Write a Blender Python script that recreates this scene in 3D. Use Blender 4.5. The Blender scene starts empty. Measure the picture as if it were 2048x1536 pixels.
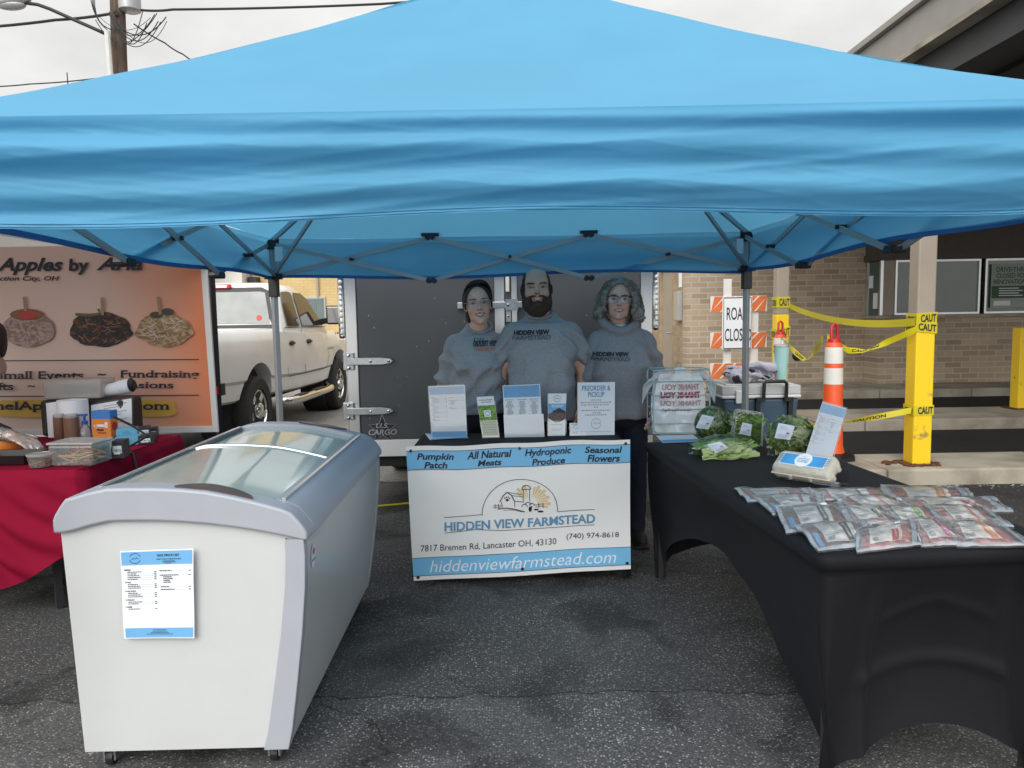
import bpy, bmesh, math, random
import numpy as np
from mathutils import Vector, Matrix, Euler, noise
from mathutils.bvhtree import BVHTree
random.seed(7)
R = math.radians
SC = bpy.context.scene
COL = SC.collection

# ------------------------------------------------------------------ camera
F, CH, PITCH, ROLL = 1480.0, 1.43, R(5.2), 0.017
cd = bpy.data.cameras.new('camera'); cam = bpy.data.objects.new('camera', cd); COL.objects.link(cam)
cd.sensor_width = 36; cd.lens = F / 2048 * 36; cd.clip_start = 0.05; cd.clip_end = 2000
CM = Matrix.Rotation(math.pi / 2 - PITCH, 3, 'X') @ Matrix.Rotation(-ROLL, 3, 'Z')
cam.matrix_world = Matrix.Translation((0, 0, CH)) @ CM.to_4x4()
SC.camera = cam

# ------------------------------------------------------------------ overcast sky and soft sun
SUN_EL, SUN_AZ = R(34), R(198)
w = bpy.data.worlds.new('World'); SC.world = w; w.use_nodes = True
nt = w.node_tree; nt.nodes.clear()
N = lambda t: nt.nodes.new(t)
out = N('ShaderNodeOutputWorld'); bg = N('ShaderNodeBackground'); bg.inputs[1].default_value = 0.1
sky = N('ShaderNodeTexSky'); sky.sky_type = 'NISHITA'; sky.sun_disc = False
sky.sun_elevation = SUN_EL; sky.sun_rotation = SUN_AZ
tc = N('ShaderNodeTexCoord'); sep = N('ShaderNodeSeparateXYZ'); nt.links.new(tc.outputs['Generated'], sep.inputs[0])
mr = N('ShaderNodeMapRange'); mr.inputs[1].default_value = 0.0; mr.inputs[2].default_value = 1.0
mr.inputs[3].default_value = 5.7; mr.inputs[4].default_value = 11.5
nt.links.new(sep.outputs[2], mr.inputs[0])
mp = N('ShaderNodeMapping'); mp.inputs['Scale'].default_value = (1.6, 1.6, 4.0); nt.links.new(tc.outputs['Generated'], mp.inputs[0])
nz = N('ShaderNodeTexNoise'); nz.inputs['Scale'].default_value = 2.2; nz.inputs['Detail'].default_value = 6; nz.inputs['Roughness'].default_value = .55
nt.links.new(mp.outputs[0], nz.inputs['Vector'])
cr = N('ShaderNodeMapRange'); cr.inputs[1].default_value = .3; cr.inputs[2].default_value = .7; cr.inputs[3].default_value = .82; cr.inputs[4].default_value = 1.08
nt.links.new(nz.outputs[0], cr.inputs[0])
# the hidden sun brightens the cloud layer on its own side of the sky
glow = N('ShaderNodeVectorMath'); glow.operation = 'DOT_PRODUCT'; nt.links.new(tc.outputs['Generated'], glow.inputs[0])
glow.inputs[1].default_value = (math.sin(SUN_AZ) * math.cos(R(27)), math.cos(SUN_AZ) * math.cos(R(27)), math.sin(R(27)))
gm = N('ShaderNodeMath'); gm.operation = 'MAXIMUM'; gm.inputs[1].default_value = 0; nt.links.new(glow.outputs['Value'], gm.inputs[0])
gp = N('ShaderNodeMath'); gp.operation = 'POWER'; gp.inputs[1].default_value = 2.5; nt.links.new(gm.outputs[0], gp.inputs[0])
ga = N('ShaderNodeMath'); ga.operation = 'MULTIPLY_ADD'; ga.inputs[1].default_value = 14.0; nt.links.new(gp.outputs[0], ga.inputs[0]); nt.links.new(mr.outputs[0], ga.inputs[2])
mu = N('ShaderNodeMath'); mu.operation = 'MULTIPLY'; nt.links.new(ga.outputs[0], mu.inputs[0]); nt.links.new(cr.outputs[0], mu.inputs[1])
cmb = N('ShaderNodeCombineColor')
for i, k in enumerate((1.0, .985, .955)):
    m_ = N('ShaderNodeMath'); m_.operation = 'MULTIPLY'; m_.inputs[1].default_value = k
    nt.links.new(mu.outputs[0], m_.inputs[0]); nt.links.new(m_.outputs[0], cmb.inputs[i])
mx = N('ShaderNodeMixRGB'); mx.inputs[0].default_value = .92
nt.links.new(sky.outputs[0], mx.inputs[1]); nt.links.new(cmb.outputs[0], mx.inputs[2])
nt.links.new(mx.outputs[0], bg.inputs[0]); nt.links.new(bg.outputs[0], out.inputs[0])
sd = bpy.data.lights.new('sun', 'SUN'); sd.energy = 1.3; sd.angle = R(40); sd.color = (1, .98, .95)
sun = bpy.data.objects.new('sun', sd); COL.objects.link(sun)
sdir = Vector((math.sin(SUN_AZ) * math.cos(SUN_EL), math.cos(SUN_AZ) * math.cos(SUN_EL), math.sin(SUN_EL)))
sun.rotation_euler = sdir.to_track_quat('Z', 'Y').to_euler(); sun.location = sdir * 30
SC.view_settings.view_transform = 'Standard'; SC.view_settings.look = 'None'; SC.view_settings.exposure = 0.35
SC.view_settings.gamma = 1; SC.view_settings.use_curve_mapping = False
SC.cycles.max_bounces = 10; SC.cycles.transparent_max_bounces = 24

# ------------------------------------------------------------------ measuring helpers (photo point -> place in the world)
def ray(px, py): return CM @ Vector(((px - 1024) / F, -(py - 768) / F, -1))
def atz(px, py, z=0.0):
    d = ray(px, py); return Vector((0, 0, CH)) + d * ((z - CH) / d.z)
def aty(px, py, Y):
    d = ray(px, py); return Vector((0, 0, CH)) + d * (Y / d.y)

# ------------------------------------------------------------------ materials
def mat(name, col, rough=.6, metal=0., var=.12, vscale=6., bump=0., bscale=60., spec=.5, coat=0., detail=4., aniso=None, col2=None, lo=.35, hi=.65):
    m = bpy.data.materials.new(name); m.use_nodes = True; t = m.node_tree; p = t.nodes['Principled BSDF']
    p.inputs['Roughness'].default_value = rough; p.inputs['Metallic'].default_value = metal
    p.inputs['Specular IOR Level'].default_value = spec; p.inputs['Coat Weight'].default_value = coat
    c = tuple(col) + (1,)
    d = tuple(col2) + (1,) if col2 else tuple(max(0, x * (1 - var)) for x in col) + (1,)
    tcn = t.nodes.new('ShaderNodeTexCoord'); mpn = t.nodes.new('ShaderNodeMapping')
    if aniso: mpn.inputs['Scale'].default_value = aniso
    t.links.new(tcn.outputs['Object'], mpn.inputs[0])
    n1 = t.nodes.new('ShaderNodeTexNoise'); n1.inputs['Scale'].default_value = vscale; n1.inputs['Detail'].default_value = detail
    t.links.new(mpn.outputs[0], n1.inputs['Vector'])
    r = t.nodes.new('ShaderNodeMapRange'); r.inputs[1].default_value = lo; r.inputs[2].default_value = hi
    t.links.new(n1.outputs[0], r.inputs[0])
    mxn = t.nodes.new('ShaderNodeMixRGB'); mxn.inputs[1].default_value = c; mxn.inputs[2].default_value = d
    t.links.new(r.outputs[0], mxn.inputs[0]); t.links.new(mxn.outputs[0], p.inputs['Base Color'])
    if bump:
        n2 = t.nodes.new('ShaderNodeTexNoise'); n2.inputs['Scale'].default_value = bscale; n2.inputs['Detail'].default_value = 5
        t.links.new(mpn.outputs[0], n2.inputs['Vector'])
        b = t.nodes.new('ShaderNodeBump'); b.inputs['Strength'].default_value = bump; b.inputs['Distance'].default_value = .01
        t.links.new(n2.outputs[0], b.inputs['Height']); t.links.new(b.outputs[0], p.inputs['Normal'])
    return m
def clear(name, tint=(.9, .93, .95), gloss=.12, rough=.08, milky=0., mcol=(.7, .75, .78), bump=0., bscale=30):
    """thin clear plastic or glass: see-through with a glossy skin, a little milky where asked"""
    m = bpy.data.materials.new(name); m.use_nodes = True; t = m.node_tree; t.nodes.clear()
    o = t.nodes.new('ShaderNodeOutputMaterial'); tr = t.nodes.new('ShaderNodeBsdfTransparent'); tr.inputs[0].default_value = tint + (1,)
    g = t.nodes.new('ShaderNodeBsdfGlossy'); g.inputs['Roughness'].default_value = rough
    f = t.nodes.new('ShaderNodeLayerWeight'); f.inputs[0].default_value = .25
    a = t.nodes.new('ShaderNodeMath'); a.operation = 'MULTIPLY_ADD'; a.inputs[1].default_value = .8; a.inputs[2].default_value = gloss * .5
    t.links.new(f.outputs['Fresnel'], a.inputs[0])
    x = t.nodes.new('ShaderNodeMixShader'); t.links.new(a.outputs[0], x.inputs[0])
    base = tr
    if milky:
        d = t.nodes.new('ShaderNodeBsdfDiffuse'); d.inputs[0].default_value = mcol + (1,)
        y = t.nodes.new('ShaderNodeMixShader'); y.inputs[0].default_value = milky
        t.links.new(tr.outputs[0], y.inputs[1]); t.links.new(d.outputs[0], y.inputs[2]); base = y
    t.links.new(base.outputs[0], x.inputs[1]); t.links.new(g.outputs[0], x.inputs[2]); t.links.new(x.outputs[0], o.inputs[0])
    if bump:
        tcn = t.nodes.new('ShaderNodeTexCoord'); n2 = t.nodes.new('ShaderNodeTexNoise'); n2.inputs['Scale'].default_value = bscale; n2.inputs['Detail'].default_value = 3
        t.links.new(tcn.outputs['Object'], n2.inputs['Vector'])
        b = t.nodes.new('ShaderNodeBump'); b.inputs['Strength'].default_value = bump; b.inputs['Distance'].default_value = .01
        t.links.new(n2.outputs[0], b.inputs['Height']); t.links.new(b.outputs[0], g.inputs['Normal'])
    return m
def fabric(name, col, trans=.4, rough=.7, bump=.0, bscale=40, var=.06):
    """thin cloth that lets light through"""
    m = mat(name, col, rough, var=var, vscale=2, bump=bump, bscale=bscale, spec=.3); t = m.node_tree
    p = t.nodes['Principled BSDF']; o = t.nodes['Material Output']
    tl = t.nodes.new('ShaderNodeBsdfTranslucent'); src = p.inputs['Base Color'].links[0].from_socket
    t.links.new(src, tl.inputs[0]); x = t.nodes.new('ShaderNodeMixShader'); x.inputs[0].default_value = trans
    t.links.new(p.outputs[0], x.inputs[1]); t.links.new(tl.outputs[0], x.inputs[2]); t.links.new(x.outputs[0], o.inputs[0])
    return m
def vcol(name, rough=.55, bump=.1, bscale=150, spec=.4, sss=0.):
    m = bpy.data.materials.new(name); m.use_nodes = True; t = m.node_tree; p = t.nodes['Principled BSDF']
    a = t.nodes.new('ShaderNodeAttribute'); a.attribute_name = 'Col'; t.links.new(a.outputs[0], p.inputs['Base Color'])
    p.inputs['Roughness'].default_value = rough; p.inputs['Specular IOR Level'].default_value = spec
    tcn = t.nodes.new('ShaderNodeTexCoord'); n2 = t.nodes.new('ShaderNodeTexNoise'); n2.inputs['Scale'].default_value = bscale
    t.links.new(tcn.outputs['Object'], n2.inputs['Vector'])
    b = t.nodes.new('ShaderNodeBump'); b.inputs['Strength'].default_value = bump; b.inputs['Distance'].default_value = .004
    t.links.new(n2.outputs[0], b.inputs['Height']); t.links.new(b.outputs[0], p.inputs['Normal'])
    return m
def brick(name, c1, c2, mortar, scale=1.0, axis='XZ'):
    m = bpy.data.materials.new(name); m.use_nodes = True; t = m.node_tree; p = t.nodes['Principled BSDF']
    tcn = t.nodes.new('ShaderNodeTexCoord'); s = t.nodes.new('ShaderNodeSeparateXYZ'); c = t.nodes.new('ShaderNodeCombineXYZ')
    t.links.new(tcn.outputs['Object'], s.inputs[0]); t.links.new(s.outputs['X' if axis[0] == 'X' else 'Y'], c.inputs[0]); t.links.new(s.outputs['Z'], c.inputs[1])
    b = t.nodes.new('ShaderNodeTexBrick'); b.inputs['Scale'].default_value = 1; b.inputs['Brick Width'].default_value = .30 * scale; b.inputs['Row Height'].default_value = .10 * scale
    b.inputs['Mortar Size'].default_value = .009; b.inputs['Color1'].default_value = c1 + (1,); b.inputs['Color2'].default_value = c2 + (1,); b.inputs['Mortar'].default_value = mortar + (1,)
    b.inputs['Bias'].default_value = -.2
    t.links.new(c.outputs[0], b.inputs['Vector'])
    n1 = t.nodes.new('ShaderNodeTexNoise'); n1.inputs['Scale'].default_value = 1.2; n1.inputs['Detail'].default_value = 6; t.links.new(tcn.outputs['Object'], n1.inputs['Vector'])
    r = t.nodes.new('ShaderNodeMapRange'); r.inputs[3].default_value = .75; r.inputs[4].default_value = 1.2; t.links.new(n1.outputs[0], r.inputs[0])
    x = t.nodes.new('ShaderNodeVectorMath'); x.operation = 'SCALE'; t.links.new(b.outputs[0], x.inputs[0]); t.links.new(r.outputs[0], x.inputs['Scale'])
    t.links.new(x.outputs[0], p.inputs['Base Color']); p.inputs['Roughness'].default_value = .85
    bu = t.nodes.new('ShaderNodeBump'); bu.inputs['Strength'].default_value = .5; bu.inputs['Distance'].default_value = .01; bu.invert = True
    t.links.new(b.outputs['Fac'], bu.inputs['Height']); t.links.new(bu.outputs[0], p.inputs['Normal'])
    return m
def asphalt(name, base, stone, dens=.5, patch=.35, cracks=True, bump=.8, scale=110, stain=False):
    m = bpy.data.materials.new(name); m.use_nodes = True; t = m.node_tree; p = t.nodes['Principled BSDF']
    L = t.links.new; nn = t.nodes.new
    tcn = nn('ShaderNodeTexCoord'); co = tcn.outputs['Object']
    v = nn('ShaderNodeTexVoronoi'); v.inputs['Scale'].default_value = scale; v.inputs['Randomness'].default_value = 1
    dn = nn('ShaderNodeTexNoise'); dn.inputs['Scale'].default_value = scale * 1.3; dn.inputs['Detail'].default_value = 2; L(co, dn.inputs['Vector'])
    dv = nn('ShaderNodeVectorMath'); dv.operation = 'MULTIPLY_ADD'; dv.inputs[1].default_value = (.9 / scale,) * 3; L(dn.outputs['Color'], dv.inputs[0]); L(co, dv.inputs[2]); L(dv.outputs[0], v.inputs['Vector'])
    sepc = nn('ShaderNodeSeparateColor'); L(v.outputs['Color'], sepc.inputs[0])
    pick = nn('ShaderNodeMapRange'); pick.inputs[1].default_value = 1 - dens * .5; pick.inputs[2].default_value = 1.0; L(sepc.outputs[0], pick.inputs[0])
    near = nn('ShaderNodeMapRange'); near.inputs[1].default_value = .50; near.inputs[2].default_value = .28; L(v.outputs['Distance'], near.inputs[0])
    f = nn('ShaderNodeMath'); f.operation = 'MULTIPLY'; L(pick.outputs[0], f.inputs[0]); L(near.outputs[0], f.inputs[1])
    n1 = nn('ShaderNodeTexNoise'); n1.inputs['Scale'].default_value = .9; n1.inputs['Detail'].default_value = 8; n1.inputs['Roughness'].default_value = .6; L(co, n1.inputs['Vector'])
    r1 = nn('ShaderNodeMapRange'); r1.inputs[1].default_value = .3; r1.inputs[2].default_value = .7; r1.inputs[3].default_value = 1 - patch; r1.inputs[4].default_value = 1 + patch; L(n1.outputs[0], r1.inputs[0])
    n3 = nn('ShaderNodeTexNoise'); n3.inputs['Scale'].default_value = 75; n3.inputs['Detail'].default_value = 6; n3.inputs['Roughness'].default_value = .8; L(co, n3.inputs['Vector'])
    r3 = nn('ShaderNodeMapRange'); r3.inputs[1].default_value = .3; r3.inputs[2].default_value = .7; r3.inputs[3].default_value = .25; r3.inputs[4].default_value = 1.9; L(n3.outputs[0], r3.inputs[0])
    mu = nn('ShaderNodeMath'); mu.operation = 'MULTIPLY'; L(r1.outputs[0], mu.inputs[0]); L(r3.outputs[0], mu.inputs[1])
    sc = nn('ShaderNodeVectorMath'); sc.operation = 'SCALE'; sc.inputs[0].default_value = base; L(mu.outputs[0], sc.inputs['Scale'])
    # worn areas show more stone
    n4 = nn('ShaderNodeTexNoise'); n4.inputs['Scale'].default_value = 2.3; n4.inputs['Detail'].default_value = 5; L(co, n4.inputs['Vector'])
    r4 = nn('ShaderNodeMapRange'); r4.inputs[1].default_value = .4; r4.inputs[2].default_value = .65; r4.inputs[3].default_value = .55; r4.inputs[4].default_value = 1; L(n4.outputs[0], r4.inputs[0])
    f2 = nn('ShaderNodeMath'); f2.operation = 'MULTIPLY'; L(f.outputs[0], f2.inputs[0]); L(r4.outputs[0], f2.inputs[1])
    mxn = nn('ShaderNodeMixRGB'); L(f2.outputs[0], mxn.inputs[0]); L(sc.outputs[0], mxn.inputs[1]); sg = nn('ShaderNodeMapRange'); sg.inputs[3].default_value = .22; sg.inputs[4].default_value = 1.1; L(sepc.outputs[1], sg.inputs[0])
    sv = nn('ShaderNodeVectorMath'); sv.operation = 'SCALE'; sv.inputs[0].default_value = stone; L(sg.outputs[0], sv.inputs['Scale']); L(sv.outputs[0], mxn.inputs[2])
    last = mxn.outputs[0]
    if cracks:
        vc = nn('ShaderNodeTexVoronoi'); vc.feature = 'DISTANCE_TO_EDGE'; vc.inputs['Scale'].default_value = .42
        nd = nn('ShaderNodeTexNoise'); nd.inputs['Scale'].default_value = 5; nd.inputs['Detail'].default_value = 5; L(co, nd.inputs['Vector'])
        va = nn('ShaderNodeVectorMath'); va.operation = 'MULTIPLY_ADD'; va.inputs[1].default_value = (.35, .35, .35); L(nd.outputs['Color'], va.inputs[0]); L(co, va.inputs[2])
        L(va.outputs[0], vc.inputs['Vector'])
        rc = nn('ShaderNodeMapRange'); rc.inputs[1].default_value = .0008; rc.inputs[2].default_value = .004; rc.inputs[3].default_value = .45; rc.inputs[4].default_value = 1; L(vc.outputs[0], rc.inputs[0])
        s2 = nn('ShaderNodeVectorMath'); s2.operation = 'SCALE'; L(last, s2.inputs[0]); L(rc.outputs[0], s2.inputs['Scale']); last = s2.outputs[0]
    if stain:      # oil drips, old seal patches, and one long open seam in front of the tables
        n5 = nn('ShaderNodeTexNoise'); n5.inputs['Scale'].default_value = 1.7; n5.inputs['Detail'].default_value = 7; n5.inputs['Distortion'].default_value = .6; L(co, n5.inputs['Vector'])
        r5 = nn('ShaderNodeMapRange'); r5.inputs[1].default_value = .50; r5.inputs[2].default_value = .60; r5.inputs[3].default_value = 1.12; r5.inputs[4].default_value = .55; L(n5.outputs[0], r5.inputs[0])
        s5 = nn('ShaderNodeVectorMath'); s5.operation = 'SCALE'; L(last, s5.inputs[0]); L(r5.outputs[0], s5.inputs['Scale']); last = s5.outputs[0]
        sx = nn('ShaderNodeSeparateXYZ'); L(co, sx.inputs[0]); n6 = nn('ShaderNodeTexNoise'); n6.inputs['Scale'].default_value = 4; n6.inputs['Detail'].default_value = 8; L(co, n6.inputs['Vector'])
        a6 = nn('ShaderNodeMath'); a6.operation = 'MULTIPLY_ADD'; a6.inputs[1].default_value = .22; L(n6.outputs[0], a6.inputs[0]); L(sx.outputs[1], a6.inputs[2])
        b6 = nn('ShaderNodeMath'); b6.operation = 'SUBTRACT'; b6.inputs[1].default_value = 2.80; L(a6.outputs[0], b6.inputs[0])
        c6 = nn('ShaderNodeMath'); c6.operation = 'ABSOLUTE'; L(b6.outputs[0], c6.inputs[0])
        r6 = nn('ShaderNodeMapRange'); r6.inputs[1].default_value = .002; r6.inputs[2].default_value = .008; r6.inputs[3].default_value = .3; r6.inputs[4].default_value = 1; L(c6.outputs[0], r6.inputs[0])
        g6 = nn('ShaderNodeMapRange'); g6.inputs[1].default_value = -.02; g6.inputs[2].default_value = .02; g6.inputs[3].default_value = 1.3; g6.inputs[4].default_value = 1.0; L(b6.outputs[0], g6.inputs[0])  # lighter patch before the seam, with open light past the tent painted in
        m6 = nn('ShaderNodeMath'); m6.operation = 'MULTIPLY'; L(r6.outputs[0], m6.inputs[0]); L(g6.outputs[0], m6.inputs[1])
        s6 = nn('ShaderNodeVectorMath'); s6.operation = 'SCALE'; L(last, s6.inputs[0]); L(m6.outputs[0], s6.inputs['Scale']); last = s6.outputs[0]
    L(last, p.inputs['Base Color']); p.inputs['Roughness'].default_value = .8; p.inputs['Specular IOR Level'].default_value = .3
    b = nn('ShaderNodeBump'); b.inputs['Strength'].default_value = bump; b.inputs['Distance'].default_value = .006
    ad = nn('ShaderNodeMath'); ad.operation = 'ADD'; L(n3.outputs[0], ad.inputs[0]); L(f.outputs[0], ad.inputs[1]); L(ad.outputs[0], b.inputs['Height']); L(b.outputs[0], p.inputs['Normal'])
    return m

M = {}
M['asphalt'] = asphalt('asphalt', (.055, .056, .057), (.50, .49, .46), dens=1.5, scale=105, stain=True)
M['lane'] = asphalt('sealed_asphalt', (.022, .022, .023), (.10, .10, .10), dens=.15, patch=.2)
M['street'] = asphalt('worn_asphalt', (.22, .21, .20), (.38, .37, .34), dens=.4, patch=.2)
M['concrete'] = mat('concrete', (.42, .38, .31), .9, col2=(.22, .19, .15), lo=.42, hi=.72, vscale=2.6, detail=10, bump=.4, bscale=80)
M['white_paint'] = mat('white_paint', (.80, .80, .78), .32, var=.03)
M['truck_paint'] = mat('truck_paint', (.84, .835, .81), .25, var=.10, vscale=2, coat=.4)
M['enamel'] = mat('off_white_enamel', (.545, .56, .565), .3, var=.03)
M['plastic_grey'] = mat('grey_trim_plastic', (.37, .39, .435), .38, var=.05)
M['brown'] = mat('brown_plastic', (.075, .05, .042), .4)
M['black'] = mat('black_plastic', (.015, .015, .017), .45)
M['rubber'] = mat('rubber', (.028, .028, .028), .8, bump=.3, bscale=90)
M['steel'] = mat('galvanised_steel', (.55, .57, .58), .35, .9, var=.2, vscale=20)
M['grey_steel'] = mat('painted_grey_steel', (.40, .41, .42), .4, .35, var=.08)
M['alu'] = mat('aluminium', (.72, .73, .74), .28, .9, var=.12, vscale=4, aniso=(1, 1, .2))
M['chrome'] = mat('chrome', (.7, .7, .68), .12, 1., var=.1)
M['trailer'] = mat('charcoal_panel', (.080, .086, .095), .33, var=.08, vscale=1.5)
M['dark'] = mat('dark_metal', (.02, .021, .023), .6)
M['blackcloth'] = mat('black_spandex', (.0062, .0066, .009), .75, var=.2, vscale=4, spec=.25, bump=.05, bscale=250)
M['blackcloth'].node_tree.nodes['Principled BSDF'].inputs['Sheen Weight'].default_value = .012
M['redcloth'] = mat('red_spandex', (.24, .006, .030), .8, var=.12, vscale=3, spec=.08)
M['paper'] = mat('paper', (.80, .83, .88), .7, var=.02)
M['skyblue'] = mat('printed_sky_blue', (.15, .40, .70), .55, var=.03)
M['ink'] = mat('dark_print', (.016, .018, .028), .6)
M['vinyl'] = mat('white_vinyl', (.83, .83, .82), .38, var=.04, vscale=3)
M['vblue'] = mat('blue_print', (.19, .50, .78), .38, var=.04)
M['vtext'] = mat('blue_letter_print', (.11, .31, .52), .5)
M['gold'] = mat('pale_gold_print', (.75, .58, .27), .5)
M['greyprint'] = mat('grey_print', (.35, .36, .38), .6)
M['tent'] = fabric('blue_canopy_cloth', (.145, .475, .74), .42, .55, bump=.10, bscale=9)
M['blacktent'] = fabric('grey_canopy_cloth', (.45, .44, .43), .5)
M['hem'] = mat('blue_hem_tape', (.02, .13, .36), .6)
M['red'] = mat('red_plastic', (.55, .02, .03), .4)
M['tan'] = mat('tan_paint', (.36, .31, .245), .6, var=.08)
M['yellow'] = mat('yellow_paint', (.90, .60, .012), .45, col2=(.42, .27, .06), vscale=9, detail=9, lo=.645, hi=.72, bump=.15, bscale=30)
M['rust'] = mat('rust', (.16, .06, .02), .9, var=.6, vscale=20)
M['tape'] = fabric('yellow_tape', (.80, .70, .03), .3, .35)
M['orange'] = mat('orange_plastic', (.80, .10, .02), .45, var=.08)
M['reflect'] = mat('white_reflective', (.75, .74, .70), .4, var=.06)
M['barr_orange'] = mat('orange_sheeting', (.72, .17, .04), .5, var=.1)
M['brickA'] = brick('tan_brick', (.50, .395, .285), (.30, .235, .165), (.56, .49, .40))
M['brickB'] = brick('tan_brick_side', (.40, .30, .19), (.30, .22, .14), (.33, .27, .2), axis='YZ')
M['yellowbrick'] = brick('yellow_painted_brick', (.62, .46, .22), (.58, .43, .20), (.52, .38, .18))
M['glass_dark'] = mat('window_glass', (.085, .14, .13), .05, col2=(.04, .075, .07), vscale=.9, spec=.8)
M['car_glass'] = mat('car_window', (.035, .030, .028), .06, var=.3, spec=.9)
M['soffit'] = mat('dark_soffit_metal', (.05, .052, .055), .55, var=.1)
M['fascia'] = mat('tan_grey_fascia', (.33, .31, .28), .55, var=.08)
M['wood'] = mat('weathered_wood', (.13, .09, .065), .9, var=.5, vscale=9, aniso=(3, 3, .25), bump=.5)
M['wire'] = mat('cable', (.02, .02, .022), .6)
M['clear'] = clear('clear_plastic', (.97, .98, .98), .16, .06, bump=.8, bscale=40)
M['pouch'] = clear('pouch_plastic', (.97, .98, .99), .28, .09, milky=.12, mcol=(.88, .91, .95), bump=1., bscale=26)
M['acrylic'] = clear('acrylic', (.97, .98, .985), .1, .03)
M['frost'] = clear('frosted_plastic', (.85, .85, .84), .1, .25, milky=.35, mcol=(.75, .74, .72))
M['frostclear'] = clear('cloudy_tub_plastic', (.92, .92, .91), .15, .2, milky=.12, mcol=(.8, .79, .77))
M['bagfilm'] = clear('white_bag_film', (.9, .92, .95), .15, .25, milky=.82, mcol=(.86, .89, .91), bump=1., bscale=18)
M['leaf'] = fabric('leaf_green', (.24, .46, .10), .35, .45, var=.5)
M['leaf2'] = fabric('leaf_pale', (.60, .72, .36), .35, .45, var=.4)
M['leaf3'] = fabric('leaf_dark', (.13, .30, .10), .3, .45, var=.4)
M['pulp'] = mat('grey_pulp_board', (.52, .49, .42), .95, var=.12, vscale=40, bump=.4, bscale=160)
M['denim'] = mat('dark_denim', (.012, .018, .035), .85, var=.3, vscale=30)
M['rackwire'] = mat('pale_blue_wire', (.42, .58, .62), .35, .2)
M['coolblue'] = mat('slate_blue_plastic', (.065, .115, .17), .4)
M['coolgrey'] = mat('pale_grey_plastic', (.62, .62, .60), .45)
M['mint'] = mat('mint_enamel', (.45, .74, .70), .35)
M['teal'] = mat('teal_strip_print', (.10, .3, .45), .5)
M['lavender'] = mat('lavender_fleece', (.52, .51, .58), .95, var=.15, vscale=30)
M['skin'] = vcol('skin', .5, .25, 220); M['print'] = vcol('photo_print', .45, .0)

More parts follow.
